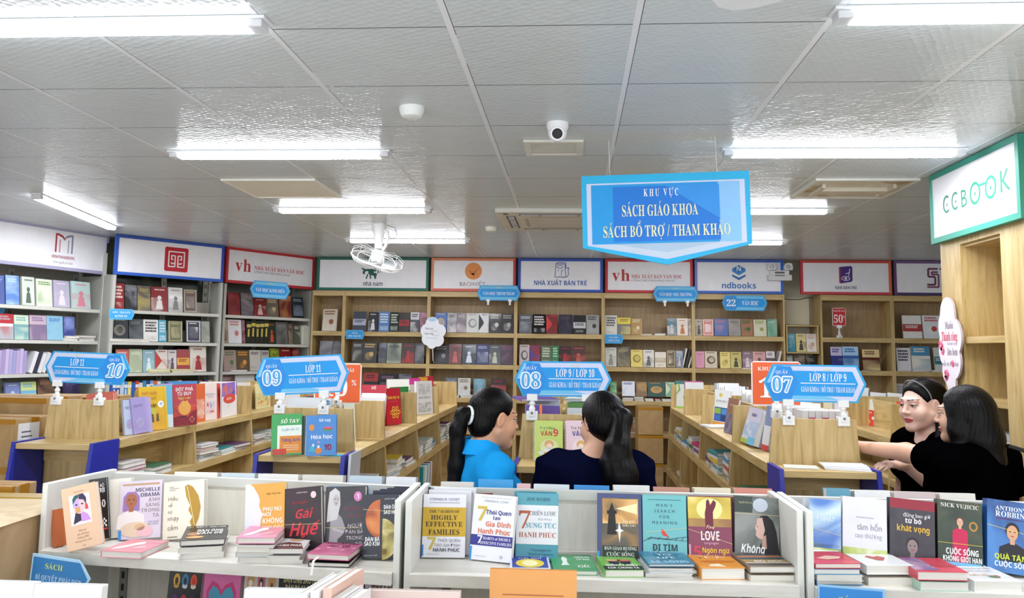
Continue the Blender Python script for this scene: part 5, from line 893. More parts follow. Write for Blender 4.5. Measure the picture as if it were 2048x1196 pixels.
stand((1030,1123),(1116,1126),(1028,988),.026,'4797a8',a_jim,'teal and white book with large brown 7')
stand((1194,1127),(1285,1130),(1195,989),.028,'2e3c70',a_light,'navy book with lighthouse painting')
stand((1286,1130),(1376,1133),(1286,993),.03,'63b0b4',a_mean,'pale teal book with red bird on barbed wire')
stand((1378,1133),(1467,1136),(1379,996),.028,'7a2448',a_love,'purple and yellow book with embracing couple')
stand((1469,1136),(1560,1138),(1469,998),.026,'59625e',a_khong,'grey-green book with photo of dark-haired woman looking aside')
stand((1618,1143),(1683,1146),(1619,1003),.03,'b8ccd8',a_land,'blue and green landscape book at the left of the right display shelf')
stand((1685,1146),(1776,1149),(1685,1001),.026,'d0d0dc',a_tam,'pale grey book with grassy lower edge')
stand((1779,1149),(1872,1152),(1779,1005),.026,'211e26',a_tubo,'dark book with crimson top strip and golden title line')
stand((1876,1152),(1968,1155),(1874,1008),.026,'1f2a20',a_nick,'dark green book with smiling man in crimson shirt')
stand((1974,1155),(2068,1158),(1974,1010),.03,'24508c',a_tony,'blue book with man resting chin on hand, cut by right edge')
# page tops of further copies behind the standing rows
for k,(x,y,wd,col,lab) in enumerate([(1240,990,.15,'2e3c70','navy copy behind the lighthouse book'),(1331,992,.15,'63b0b4','teal copy behind the red bird book'),(1422,994,.148,'7a2448','purple copy behind the embracing couple book'),(1514,995,.15,'a05a48','rust copy behind the grey-green photo book'),(1070,985,.145,'4797a8','teal copy behind the brown 7 book'),(1728,998,.15,'c8c8d4','pale copy behind the grassy edge book'),(1655,996,.15,'c8ccd4','pale copy behind the landscape book'),(1825,1000,.15,'8a2434','crimson copy behind the golden title book'),(1922,1003,.15,'1f2a20','dark green copy behind the crimson shirt book'),(2022,1004,.15,'5aa0c8','light blue copy behind the chin-resting man book'),(690,972,.14,'6a98c0','blue copy behind the grey photo book')]):
    yy=2.865+.038+(.06 if x<500 else 0)+(0 if x>850 else .0); u=aty(x,1112,yy+.02); book((u.x,yy,BZ+.001),(R(-7),0,R(1)),wd,.214,.03,col,None,lab,'books standing on the pale display shelves',big=True)
# books facing away on the rear side of the display shelves
_rc=['dcd8d0','e4e2dc','c8d4dc','d4ccc0','e0e0e4','b8c8d4','dcd4cc','e8e4dc','2a98d8','e8b8bc','7aa8b8','2a8ad0','d8d8dc','c0685a','e4dcc4','d87058','e2e2e2','c8c4bc']
def rear(px0,px1,y,c,i):
    u=aty(px0,1010,3.18); v=aty(px1,1010,3.18); q=aty((px0+px1)/2,y,3.1); h=min(.25,max(.2,(q.z-BZ)))
    book(((u.x+v.x)/2,3.19+(.05 if px0<800 else 0),BZ+.001),(R(8),0,math.pi+R(((i*37)%5)-2)),v.x-u.x-.006,h,.05,c,None,f'{cname(c)} book facing away on the rear display shelf, {ORD[i]} from left','books on the rear side of the display shelves',big=True)
for i,(a,b,y,c) in enumerate([(205,300,957,'dcd8d0'),(335,425,957,'e8e4dc'),(430,500,959,'c8d4dc'),(505,590,961,'e4e2dc'),(595,680,963,'d4d0c8'),(690,760,965,'b8c8d4'),(765,828,967,'e0e0e4'),(880,948,977,'dcd8d0'),(955,1028,968,'2a98d8'),(1032,1062,981,'e8b8bc'),(1066,1140,981,'d8e0e4'),(1146,1220,981,'2a8ad0'),(1225,1300,980,'e2e2e2'),(1306,1380,984,'c08a78'),(1386,1462,985,'e4dcc4'),(1468,1545,986,'d08a78'),(1650,1700,986,'5a98b0'),(1705,1780,990,'e2e2e2'),(1785,1870,993,'c8b8b8'),(1875,1950,996,'dcd8d0')]): rear(a,b,y,c,i)
# books lying flat in front, by the corners of the top cover
def lay(FL,FR,BL,yb,n,base,art,label,cols=('e0ded8',),seed=0,where='',top_t=None):
    tt=(yb-FL[1])/610.; zt=BZ+tt; a=atz(*FL,zt); b=atz(*FR,zt); c=atz(*BL,zt); v=b-a; w=v.length; yaw=math.atan2(v.y,v.x); d=min(.23,max(.13,(c-a).length)); mid=(a+b)/2; t=top_t or tt/n
    if n>1: pile((mid.x,mid.y,BZ),yaw,n-1,w*.98,d,(tt-t)/(n-1),list(cols),where,'books lying flat on the display shelves',seed); t=tt-(tt-t)*1.0
    zz=zt
    if n>1: zz=zt+.006
    return book((mid.x,mid.y,zz),(R(-90),0,yaw),w-.002,d,t,base,art,label,'books lying flat on the display shelves',big=True)
def f_pinkw(m,w,h): Pl(m,w,h,[(.12,.12),(.3,.2),(.5,.5),(.62,.62),(.56,.8),(.4,.72),(.3,.48),(.16,.3)],'f0e4e6'); Pl(m,w,h,[(.55,.2),(.85,.3),(.75,.5),(.6,.4)],'e8a8b0'); T(m,w,h,'Yêu bản thân',.66,.82,.09,'f4e8ec',.6)
def f_black(m,w,h): T(m,w,h,'#1 BEST SELLER',.5,.88,.08,'d8d4cc',.9); T(m,w,h,'ĐÀN ÔNG',.6,.62,.14,'f0eee8',.6,bold=.08); T(m,w,h,'VẮN ĐỀ',.6,.44,.13,'f0eee8',.6,bold=.08); El(m,w,h,.25,.4,.16,.12,'a87850'); El(m,w,h,.3,.18,.2,.08,'c89a60')
def f_half(m,w,h): Pl(m,w,h,[(0,0),(1,0),(.8,.42),(.4,.5),(0,.3)],'5a2c28'); T(m,w,h,'HẠNH PHÚC',.5,.25,.13,'f0e8e4',.8,bold=.06); El(m,w,h,.6,.75,.25,.2,'b89a78'); El(m,w,h,.6,.85,.27,.14,'3a2a22',-.001)
def f_pinkb(m,w,h): T(m,w,h,'NHẬT KÝ CỦA',.5,.72,.11,'7a2848',.8,bold=.04); T(m,w,h,'QUÝ CÔ',.5,.54,.11,'7a2848',.5,bold=.04); Pl(m,w,h,[(.45,.85),(.55,.85),(.62,.94),(.5,.9),(.38,.94)],'4a1c30'); [El(m,w,h,.1+.2*i,.3+.12*((i*7)%3),.06,.04,'e0a0bc') for i in range(5)]
def f_blue(m,w,h): Rc(m,w,h,.05,.04,.95,.96,'34449c'); El(m,w,h,.5,.32,.36,.28,'e0c83c'); El(m,w,h,.5,.32,.2,.2,'f0e8b0',-.001); T(m,w,h,'Ánh sáng',.5,.8,.11,'e0e4f0',.7); T(m,w,h,'trái tim',.5,.66,.11,'e0e4f0',.6)
def f_green(m,w,h): Pl(m,w,h,[(.2,.3),(.4,.32),(.36,.5),(.38,.72),(.3,.86),(.24,.74),(.26,.5)],'dcece0'); T(m,w,h,'KHÔNG HẠN',.75,.8,.09,'e8f4ea',.36,bold=.06); T(m,w,h,'TAY BẠN',.75,.66,.09,'e8f4ea',.3,bold=.06); T(m,w,h,'XIẾC',.72,.24,.14,'e8f4ea',.3,bold=.05)
def f_hats(m,w,h): Rc(m,w,h,0,0,1,.24,'26382c'); El(m,w,h,.35,.46,.14,.14,'22203a'); El(m,w,h,.65,.46,.14,.14,'22203a'); El(m,w,h,.35,.58,.2,.06,'c8a070',-.001); El(m,w,h,.65,.58,.2,.06,'c87858',-.001); T(m,w,h,'ĐIỀU KỲ DIỆU',.5,.28,.1,'f0f4ee',.8,bold=.08); T(m,w,h,'CỦA CHÚNG TA',.5,.12,.09,'f0f4ee',.8,bold=.08)
def f_yes(m,w,h): Rc(m,w,h,0,0,1,1,ART('2f6a88','5a8ca8','8a98a8',9)); [T(m,w,h,t,.5,z,.14,'dce8ee',.5) for t,z in (('YES',.86),('TO',.64),('LIFE',.42))]; T(m,w,h,'LẼ SỐNG',.5,.14,.15,'a8d0e0',.8,bold=.03)
def f_or(m,w,h): T(m,w,h,'CHUYỆN NHỎ',.5,.82,.1,'f8ead0',.8); T(m,w,h,'ĐỜI LỚN',.5,.66,.1,'f8ead0',.6); El(m,w,h,.55,.42,.4,.08,'c8762c'); Pl(m,w,h,[(.2,.1),(.6,.06),(.5,.26),(.3,.22)],'f0e0c0')
def f_str(m,w,h):
    for i in range(7): Rc(m,w,h,.02,.08+i*.13,.98,.15+i*.13,['3a3a40','d8c8b0','c8a040','34505c','c87858','4a4a50','d8d8d8'][i])
    T(m,w,h,'MAYBE',.58,.86,.13,'2a2a30',.66,bold=.05); T(m,w,h,'BỎ HỌC',.58,.32,.12,'e8e4dc',.66,bold=.05)
def f_red(m,w,h): Rc(m,w,h,0,.72,1,1,'ececec'); Pl(m,w,h,[(.2,.3),(.5,.46),(.8,.4),(.7,.28),(.4,.22)],'e0b8a0')
def f_heart(m,w,h): Pl(m,w,h,[(.3,.5),(.4,.58),(.5,.5),(.62,.56),(.72,.46),(.56,.28),(.44,.3)],'b85850'); T(m,w,h,'Cảm ơn vì',.5,.85,.09,'8a8a8c',.6); T(m,w,h,'đã yêu thương',.55,.72,.08,'a0a0a2',.66)
def f_pic(m,w,h): Rc(m,w,h,.02,.1,.5,.95,ART('5a4a88','8a6a90','c8a8b8',9)); T(m,w,h,'Đừng lựa chọn',.72,.4,.09,'a85858',.5)
def f_wht(m,w,h): T(m,w,h,'đừng chọn an nhàn',.55,.78,.08,'7a7a80',.7); T(m,w,h,'khi còn trẻ',.55,.62,.08,'8a8a90',.5); T(m,w,h,'tuổi trẻ',.35,.36,.1,'d09848',.4); El(m,w,h,.62,.26,.12,.08,'6a8a58'); El(m,w,h,.7,.3,.05,.05,'c85878',-.001)
lay((201,1101),(283,1105),(241,1077),1114,1,'d98a94',f_pinkw,'pink book lying flat before the smiling woman book')
lay((359,1085),(450,1081),(404,1056),1120,3,'2a2a2c',f_black,'black bestseller book on top of the pile below the golden feather',('dcdad4','e2e0da'),11,'under the black bestseller')
lay((472,1079),(551,1079),(500,1054),1126,4,'d98aa8',f_pinkw,'pink book with white bird on top of a pile below orange book',('dedcd6','d0d8e0','e2e0da'),12,'under the pink white-bird book')
lay((537,1102),(607,1102),(570,1075),1128,3,'dcd8d8',f_half,'white and brown book on top of a pile below the plum book',('e0ded8','d8d6d0'),13,'under the white and brown book')
lay((613,1111),(698,1115),(648,1081),1132,2,'c8688c',f_pinkb,'magenta-pink hardcover on the pile below the grey photo book',('1c1c1e',),14,'under the magenta-pink hardcover')
lay((1020,1136),(1102,1137),(1038,1107),1146,1,'d8dce8',f_blue,'blue book with yellow oval lying below the brown 7 book')
lay((1107,1141),(1196,1142),(1118,1109),1150,1,'3f9a62',f_green,'green book with white crouching figure lying flat')
lay((1210,1140),(1290,1140),(1208,1109),1154,1,'7ab858',f_hats,'light green book with two hats lying below the lighthouse book')
lay((1297,1132),(1391,1132),(1287,1104),1154,4,'3f7898',f_yes,'slate blue book on top of the pile below the red bird book',('dcdcdc','d0d8dc','e0dedc'),15,'under the slate blue book')
lay((1402,1136),(1492,1136),(1385,1106),1158,1,'e0963c',f_or,'thick orange book lying below the embracing couple book')
lay((1499,1137),(1593,1137),(1482,1107),1161,2,'8a7a6a',f_str,'striped multicolour book on the pile at right end of middle shelf',('d8d0c0',),16,'under the striped book')
lay((1630,1131),(1724,1131),(1632,1101),1168,4,'c83038',f_red,'red book on top of a pile at left of the right shelf',('4a88b8','d8d4c8','5a90b8'),17,'under the red book')
lay((1733,1135),(1828,1135),(1704,1103),1168,2,'e2e2e0',f_heart,'white book with red heart on top of a thick pile',('e0d8c8',),18,'under the red heart book')
lay((1834,1147),(1938,1149),(1806,1119),1178,2,'c84858',f_pic,'white hardcover with violet picture and red edges on a pile',('a8c8b8',),19,'under the violet picture hardcover')
lay((1948,1162),(2046,1163),(1896,1130),1182,1,'e6e6e6',f_wht,'large white book lying at the front right corner')
# ribbons
q=aty(624,1130,2.64); tag(MB().add([(q.x,q.y+.05,q.z+.014),(q.x+.008,q.y+.05,q.z+.014),(q.x,q.y,q.z+.012),(q.x+.008,q.y,q.z+.012),(q.x+.006,q.y-.012,q.z-.028),(q.x-.002,q.y-.012,q.z-.028)],[(0,1,3,2),(2,3,4,5)],'e4e2dc').build('bookmark_ribbon'),'white bookmark ribbon hanging from the black book under the pink hardcover','ribbon')
# lower shelf row
def l_port(m,w,h):
    for i in range(3):
        for j in range(2):
            x=.25+.26*i; z=.76-.26*j; El(m,w,h,x,z,.1,.085,['d8b048','3a88b8','d85838','5a2a6a','a83048','2c2c30'][j*3+i]); El(m,w,h,x,z-.01,.05,.05,['4a3020','1c2a40','c83020','3a1a4a','5a1a28','b8b0a8'][j*3+i],-.001); El(m,w,h,x,z-.07,.08,.03,['c89848','c8d0d8','e0d0c0','8a5a98','c85868','8a8a8c'][j*3+i],-.001)
def l_heart(m,w,h): Pl(m,w,h,[(.5,.1),(.85,.45),(.9,.65),(.78,.78),(.6,.74),(.5,.66),(.4,.74),(.22,.78),(.1,.65),(.15,.45)],'c83a78'); Pl(m,w,h,[(.5,.16),(.8,.47),(.84,.63),(.74,.72),(.6,.69),(.5,.6),(.4,.69),(.26,.72),(.16,.63),(.2,.47)],'4a9ab8',-.001); [El(m,w,h,x,.45,.06,.035,'f0ecec',-.0013) for x in (.42,.58)]; [El(m,w,h,x,.45,.025,.015,'3a2030',-.0015) for x in (.42,.58)]; T(m,w,h,'YÊU THƯƠNG',.5,.9,.06,'5a2870',.8,bold=.06)
def l_icons(m,w,h): [Rc(m,w,h,.08+.31*i,.68,.3+.31*i,.88,['c8a068','b86a78','c8985c'][i]) for i in range(3)]; El(m,w,h,.5,.78,.06,.07,'2a2024',-.001); El(m,w,h,.5,.77,.035,.035,'e8c8b0',-.0012); El(m,w,h,.19,.78,.06,.04,'e8e0d8',-.001); El(m,w,h,.81,.77,.04,.03,'5a5048',-.001); T(m,w,h,'Lười biếng và',.5,.58,.04,'7a6a6a',.6); T(m,w,h,'thông minh',.5,.5,.05,'8a3a40',.7)
def l_sao(m,w,h): T(m,w,h,'ĐÀN ÔNG SAO HỎA',.5,.86,.09,'c8c08a',.84,bold=.05,sx=.8); T(m,w,h,'ĐÀN BÀ SAO KIM',.5,.74,.09,'c8c08a',.74,bold=.05,sx=.8); T(m,w,h,'BÁCH KHOA TOÀN THƯ',.5,.62,.045,'b8b8b0',.6); T(m,w,h,'VỀ QUAN HỆ NAM GIỚI',.5,.54,.045,'b8b8b0',.56)
def l_ven(m,w,h): T(m,w,h,'MARS AND',.6,.84,.1,'4a1c24',.8,bold=.07); T(m,w,h,'VENUS',.6,.7,.1,'4a1c24',.6,bold=.07); Rc(m,w,h,.1,.1,.9,.5,ART('a8a0a0','c8b0b0','',12))
for a,b,c,f,l in [(326,396,'141416',l_port,'black book with six round portraits on the lower left shelf'),(400,478,'d868a4',l_heart,'pink book with blue heart face on the lower shelf'),(484,556,'c9bcb8',l_icons,'pale book with three icon squares on the lower shelf'),(558,650,'181a20',l_sao,'black book with pale gold capitals on the lower shelf'),(655,728,'b0a4ac',None,'plain mauve book on the lower shelf behind the white page stack'),(732,800,'bcaeb4',l_ven,'mauve book with dark red capitals at right end of lower shelf')]:
    u=aty(a,1160,2.86); v=aty(b,1160,2.86); yc=2.86+((a+b)/2-430)*-.00015
    book(((u.x+v.x)/2,yc,.7206),(R(-6),0,U1a),v.x-u.x,.262,.03,c,f,l,'books on the lower left display shelf',big=True)
# blue category tags on the display shelf edges
e=MB(); a,b=aty(58,1140,2.72),aty(188,1140,2.72); w_=b.x-a.x; e.prism([(-w_/2,-.055),(w_/2-.028,-.055),(w_/2,0),(w_/2-.034,.042),(w_/2-.05,.055),(-w_/2,.055)],0,.004,'a8cfe8'); e.flat([(-w_/2+.006,-.049),(w_/2-.032,-.049),(w_/2-.01,-.002),(w_/2-.044,.046),(-w_/2+.006,.046)],-.001,'2677b4'); e.text('SÁCH',-.025,.022,.017,'c8d860',-.002,f='S'); e.text('BÍ QUYẾT PHÁI ĐẸP',-.005,-.016,.016,'b8d4ec',-.002,.17,f='S')
tag(e.build('shelf_tag',None,((a.x+b.x)/2,2.715,.975),(0,R(4),U1a)),'blue arrow tag with yellow first line at lower left of the foreground','sign')
e=MB(); a,b=aty(1642,1185,2.6),aty(1778,1185,2.6); w_=b.x-a.x; e.prism([(-w_/2,-.11),(w_/2,-.11),(w_/2,.0),(-w_/2,.0)],0,.004,'8fbfe4'); e.flat([(-w_/2+.005,-.11),(w_/2-.008,-.11),(w_/2-.008,-.007),(-w_/2+.005,-.005)],-.001,'2f86d0'); e.text('SÁCH',0,-.04,.02,'c8d860',-.002,f='S')
tag(e.build('shelf_tag',None,((a.x+b.x)/2,2.63,aty(1700,1174,2.63).z),(0,R(2),0)),'blue tag at the front of the right display shelf, cut by bottom edge','sign')
# things on the nearest table
TZ=.93
a,b=aty(981,1142,2.25),aty(1154,1142,2.25)
def a_or2(m,w,h): [Rc(m,w,h,.15+.06*(i%2),.72-i*.07,.85-.05*(i%3),.735-i*.07,'a8662c') for i in range(4)]
book(((a.x+b.x)/2,2.22,TZ+.001),(R(-6),0,R(1)),b.x-a.x,aty(1065,1141,2.245).z-TZ,.02,'d89448',a_or2,'orange folder standing upright at the bottom centre of the photo','books on the nearest display table',big=True,cat='folder',name='folder')
a=atz(628,1192,1.168); b=atz(708,1142,1.168); dv=b-a; ya=math.atan2(dv.y,dv.x); nv=Vector((-math.sin(ya),math.cos(ya),0)); mid=(a+b)/2
for i in range(5):
    qq=mid-nv*(.026*(i-1))+dv.normalized()*[.0,.01,.02,-.05,-.06][i]; book((qq.x,qq.y,TZ+.001),(0,0,ya),.19,[.235,.24,.246,.225,.222][i],.022,['e6e6e6','dedee0','e0b8a8','e2e2e4','e0dcdc'][i],None,['leftmost white book of the slanted stack near the bottom edge','second white book of the slanted stack near the bottom edge','pink-backed taller book inside the slanted stack near the bottom edge','fourth white book of the slanted stack near the bottom edge','white book at the right end of the slanted stack'][i],'books on the nearest display table',big=True)
for i,(p0,p1,y,c) in enumerate([(-40,70,1166,'e6e6e8'),(72,205,1172,'e4e2e4'),(490,612,1182,'e2e2e6'),(740,920,1186,'d8c0b8')]):
    a,b=aty(p0,y,2.12),aty(p1,y,2.12)
    book(((a.x+b.x)/2,2.1+.002*i,TZ+.001),(R(-5),0,R(2)),b.x-a.x,aty((p0+p1)/2,y,2.12).z-TZ,.03,c,None,['white magazine at the bottom left corner of the photo','white magazine with red corner, right of the corner one','white magazine at the bottom edge left of the slanted stack','pale pink book at the bottom edge right of the slanted stack'][i],'books on the nearest display table',big=True)
# ---------------------------------------------------------------- books on the island counters
LZ=1.2; GI=lambda n:f'books on the island numbered {n}'
def a_ttop(t,c,z=.8,s=.1,pic=None,extra=None):
    def f(m,w,h):
        if pic: Rc(m,w,h,*pic)
        if isinstance(t,str): T(m,w,h,t,.5,z,s,c,.8,bold=.05)
        else:
            for i,u in enumerate(t): T(m,w,h,u,.5,z-i*s*1.35,s,c,.84,bold=.05)
        if extra: extra(m,w,h)
    return f
def ar(c1,c2,c3=''): return lambda m,w,h: Rc(m,w,h,.08,.08,.92,.6,ART(c1,c2,c3,16))
def a_dot(m,w,h):
    Rc(m,w,h,0,0,1,.5,ART('8a1c28','c83428','d8602c',7)); El(m,w,h,.5,.42,.26,.17,'e8a850'); Pl(m,w,h,[(0,.2),(.3,.24),(.62,.2),(.8,.32),(1,.38),(1,.0),(0,0)],'8a1a2c',-.001); Pl(m,w,h,[(.3,.2),(.6,.2),(.56,.23),(.34,.23)],'3a1418',-.0012); m.ring(.3*w,.14*h,.11*w,.08*h,.004,-.0013,'e0a080',4)
    T(m,w,h,'ĐỘT PHÁ',.5,.88,.085,'f4ecec',.72,bold=.09); T(m,w,h,'TƯ DUY',.5,.77,.085,'f4ecec',.6,bold=.09); T(m,w,h,'Ngữ văn',.5,.665,.065,'e8b848',.5,bold=.04); T(m,w,h,'11',.5,.535,.13,'e8c050',.3,bold=.08)
def a_yel(m,w,h): Rc(m,w,h,0,0,1,.5,ART('c8982c','d8a838','e0b850',5)); El(m,w,h,.4,.44,.26,.1,'b8c048'); Pl(m,w,h,[(.4,.18),(.56,.18),(.54,.36),(.46,.4),(.4,.34)],'5a5038',-.001); Pl(m,w,h,[(.64,.2),(.76,.2),(.74,.38),(.67,.38)],'5a5038',-.001); T(m,w,h,'PHÁT TRIỂN',.42,.86,.07,'c87838',.6,bold=.05); T(m,w,h,'NĂNG LỰC',.42,.75,.065,'a86830',.56,bold=.05); T(m,w,h,'Ngữ văn',.38,.58,.1,'3a3420',.6,bold=.04); El(m,w,h,.86,.6,.12,.08,'f0f0f0',-.001); T(m,w,h,'11',.86,.6,.07,'2a4a9a',bold=.06)
def a_nv(m,w,h): T(m,w,h,'NGỮ VĂN 11',.5,.7,.06,'8aa0b8',.7); Rc(m,w,h,.28,.62,.72,.64,'b8a8b0'); Rc(m,w,h,.2,.2,.8,.5,ART('c85858','e8d0d0','88a8c8',22))
def a_lil(m,w,h): T(m,w,h,'Ngữ văn',.5,.78,.08,'8a80a8',.6); El(m,w,h,.5,.3,.3,.14,'a8a0c8'); Ln(m,w,h,(.25,.24),(.7,.34),.002,'7a7098')
def a_pur(m,w,h): Rc(m,w,h,0,.6,1,1,ART('4a4a9a','8a6ac0','d86a58',10)); El(m,w,h,.5,.52,.42,.14,'d04838'); T(m,w,h,'BÀI TẬP',.45,.52,.07,'f0e4e0',.5,bold=.05); T(m,w,h,'11',.4,.3,.08,'8a8a58',.3)
def a_sinh(m,w,h):
    T(m,w,h,'SINH HỌC 10',.5,.74,.07,'f0c838',.8,bold=.07); Rc(m,w,h,.2,.63,.8,.64,'d86058')
    for i in range(7): m.ring((.1+.24*math.cos(i*1.047)*(i<6))*w,(.34+.12*math.sin(i*1.047)*(i<6))*h,.1*w,.06*h,.006,-.0008,'f0c838',10)
def a_hoc(m,w,h):
    T(m,w,h,'HỌC',.75,.7,.09,'f0f0ec',.4,bold=.06); T(m,w,h,'TẬP 2',.75,.58,.05,'e0e8dc',.3)
    for i in range(6): m.ring((.2+.2*math.cos(i*1.047))*w,(.34+.12*math.sin(i*1.047))*h,.1*w,.06*h,.006,-.0008,'d8c858',10)
def a_nv10(m,w,h): T(m,w,h,'NGỮ VĂN 10',.5,.5,.07,'6a6a70',.8); Rc(m,w,h,.15,.6,.85,.92,ART('dcdcdc','b8b8bc','e4e4e4',14)); Rc(m,w,h,.1,.05,.9,.35,ART('dadada','a8a8ac','e4e4e4',14))
def istand(n,BL,BR,TL,t,base,art,label,**k): stand(BL,BR,TL,t,base,art,label,GI(n),zb=LZ,**k)
for i in range(3): istand(10,(172+i*3,868-i*4),(228+i*3,868-i*4),(172+i*3,791-i),.022,['d8684c','d05c44','dc7050'][i],None,f'coral book, {ORD[i]} behind the end panel under the sign numbered 10')
istand(10,(250,872),(272,869),(234,801),.014,'b8c4dc',a_lil,'pale blue booklet leaning at the near end of island numbered 10')
for i in range(3): istand(10,(268+i*5,870-i),(296+i*5,866-i),(240+i*7,797),.01,['a498cc','aca0d2','b4a8d4'][i],a_lil,f'lilac booklet leaning right, {ORD[i]} of three on the island numbered 10')
for i in range(3): istand(10,(281+i*4,864-i),(331+i*3,859-i),(268+i*4,777-i),.016,['d8b030','d4ac2c','e0b83a'][i] ,a_yel if i==0 else None,['yellow and ochre book facing out beside the lilac booklets','yellow copy directly behind the ochre book','second yellow copy behind the ochre book'][i])
istand(10,(306,858),(347,855),(297,771),.014,'6ab4d8',a_ttop('11','c83840',.46,.1,(0,0,1,.3,'c8d8e0')),'light blue book behind the yellow ochre book')
istand(10,(318,856),(350,853),(318,769),.014,'c890b0',None,'pink book edge left of the red sunset book')
istand(10,(345,854),(394,853),(344,771),.035,'b81c34',a_dot,'red book with setting sun on the island numbered 10',lean=5)
istand(10,(392,845),(411,842),(390,769),.02,'d86a3c',ar('e8d0c0','d85a30'),'orange and white book just behind the first divider, island numbered 10',lean=4)
istand(10,(408,842),(434,839),(407,768),.02,'e4d4d0',a_nv,'pale pink book with small picture square on the island numbered 10',lean=4)
for i in range(3): istand(10,(424+i*5,838-i),(440+i*5,836-i),(424+i*5,768),.012,'c84434',None,f'red spine, {ORD[i]} of three left of the violet white book')
istand(10,(444,836),(474,829),(446,767),.014,'e8e6ea',a_pur,'white book with violet and red upper half on the island numbered 10',lean=3)
istand(10,(514,819),(541,814),(513,768),.014,'e4dca8',ar('d88a3c','e4dca8','7aa048'),'pale yellow book with orange shapes, far section of island numbered 10',lean=4)
istand(10,(538,812),(552,809),(536,780),.014,'e2e0e8',ar('8a6ab0','e0dce8'),'white book with purple edge, far section of island numbered 10',lean=4)
istand(10,(555,811),(575,807),(553,778),.014,'5a4438',ar('c8a080','3a2c28'),'dark brown book, far section of the island numbered 10',lean=4)
for i,(x0,x1,y,c) in enumerate([(335,392,763,'4a90d0'),(398,470,764,'e8e8e6'),(470,500,766,'d8d4c8'),(560,600,770,'e4e4e2')]): istand(10,(x0,838-i*6),(x1,836-i*6),(x0,y),.03,c,None,f'{cname(c)} book top showing behind the row, {ORD[i]} from left, island numbered 10',lean=3)
# 09
def a_so(m,w,h): Rc(m,w,h,.2,.1,1,.72,'e4ece4'); Rc(m,w,h,.28,.04,1,.46,'dd8a34',-.0008); Rc(m,w,h,.05,.01,.5,.15,'d03c30',-.0012); T(m,w,h,'SỔ TAY',.6,.82,.09,'e8f0dc',.6,bold=.08,shear=.2); T(m,w,h,'Luyện thi 10',.62,.62,.06,'3a8a90',.64); T(m,w,h,'Tiếng Anh',.64,.36,.08,'4a4a90',.62,bold=.05); [Rc(m,w,h,.4,.22-.05*i,.9,.235-.05*i,'f0d8b8',-.001) for i in range(3)]; T(m,w,h,'MINDMAP',.27,.08,.04,'f4e8e4',.4,bold=.05)
def a_hoa(m,w,h): T(m,w,h,'Sổ tay',.62,.87,.07,'e8f0f8',.5,bold=.06); T(m,w,h,'Hóa học',.52,.46,.1,'f0f4f8',.72,bold=.08); T(m,w,h,'10',.72,.2,.14,'e8e8ec',.3,bold=.16); T(m,w,h,'10',.72,.2,.14,'c83848',.28,bold=.04); El(m,w,h,.18,.7,.09,.08,'d89048'); Rc(m,w,h,.58,.6,.86,.64,'4a9860'); Rc(m,w,h,.56,.64,.88,.67,'c84838'); Rc(m,w,h,.6,.67,.86,.71,'c868a8'); Pl(m,w,h,[(.06,.12),(.3,.08),(.28,.2),(.26,.3),(.2,.28)],'48b0c8'); Pl(m,w,h,[(.22,.3),(.28,.28),(.26,.22),(.2,.24)],'e8f0f4',-.001); El(m,w,h,.42,.12,.11,.08,'e0883c'); Rc(m,w,h,.38,.18,.45,.25,'e8ecf0',-.001); El(m,w,h,.42,.33,.05,.03,'b898b8')
stand((541,913),(603,913),(543,831),.02,'3aa055',a_so,'green handbook with orange block on the second counter end',GI('09'),zb=LZ+.001,lean=10)
stand((561,911),(609,911),(563,832),.012,'5a7a78',None,'grey-green book behind the green handbook on the counter end',GI('09'),zb=LZ+.001,lean=7)
stand((611,914),(672,915),(613,833),.018,'3f86cc',a_hoa,'blue chemistry handbook with two flasks on the second counter end',GI('09'),zb=LZ+.001,lean=10)
stand((596,911),(630,911),(598,833),.012,'c8c4c4',None,'pale grey book between the green and blue handbooks',GI('09'),zb=LZ+.001,lean=7)
istand('09',(691,888),(712,886),(690,807),.006,'e4ead8',ar('5aa0c8','e8ecd8','88b848'),'white curling booklet beside the end panel numbered 09',lean=6)
rng=random.Random(5)
stuff(1)
for i in range(9):
    c=['e6e6e6','dfe2e4','e2e2de','3a98c8','e6e4e0','e0e0e4','5a3048','e4e4e6','dcdce0'][i]
    book((-1.425+rng.uniform(-.006,.006),4.36+i*.052,LZ+.001),(R(-10),0,R(rng.uniform(-4,4))),.17,.235+rng.uniform(0,.02),.034,c,None,f'{cname(c)} standing book, {ORD[i]} behind the end panel numbered 09, left side',GI('09'))
for i in range(0):
    c=['e6e6e6','e2e2de','e8e4da','e0e0e4'][i]
    book((-1.214,4.6+i*.04,LZ+.001),(R(-14),0,R(rng.uniform(-4,4))),.165,.23,.026,c,None,f'{cname(c)} standing book, {ORD[i]} behind the curling booklet, right side',GI('09'))
for i in range(9):
    c='e6e6e8' if i not in (2,5) else 'e2d8d8'
    book((aty(769,800,5.04+i*.036).x-.08,5.04+i*.036,LZ+.001),(R(-12),0,R(rng.uniform(-3,3))),.15,.232+rng.uniform(-.01,.012),.028,c,a_ttop('',c) if i else lambda m,w,h:[Rc(m,w,h,.1+.3*k,.1,.3+.3*k,.13,['c8a848','3a4a78','c83848'][k]) for k in range(3)],f'white book in the packed row, {ORD[i]} after first divider, island numbered 09',GI('09'))
stuff(0)
book((aty(745,775,5.46).x,5.46,LZ+.001),(R(-8),0,0),.16,.285,.03,'c0243c',a_ttop('SỐ','f0e8e8',.93,.06),'tall crimson book top rising behind the packed white row',GI('09'))
istand('09',(774,852),(803,849),(773,778),.03,'c41c34',a_sinh,'red biology book with yellow rings on the island numbered 09',lean=5)
istand('09',(787,848),(819,845),(788,775),.03,'2f8444',a_hoc,'green book with yellow rings behind the red biology book',lean=4)
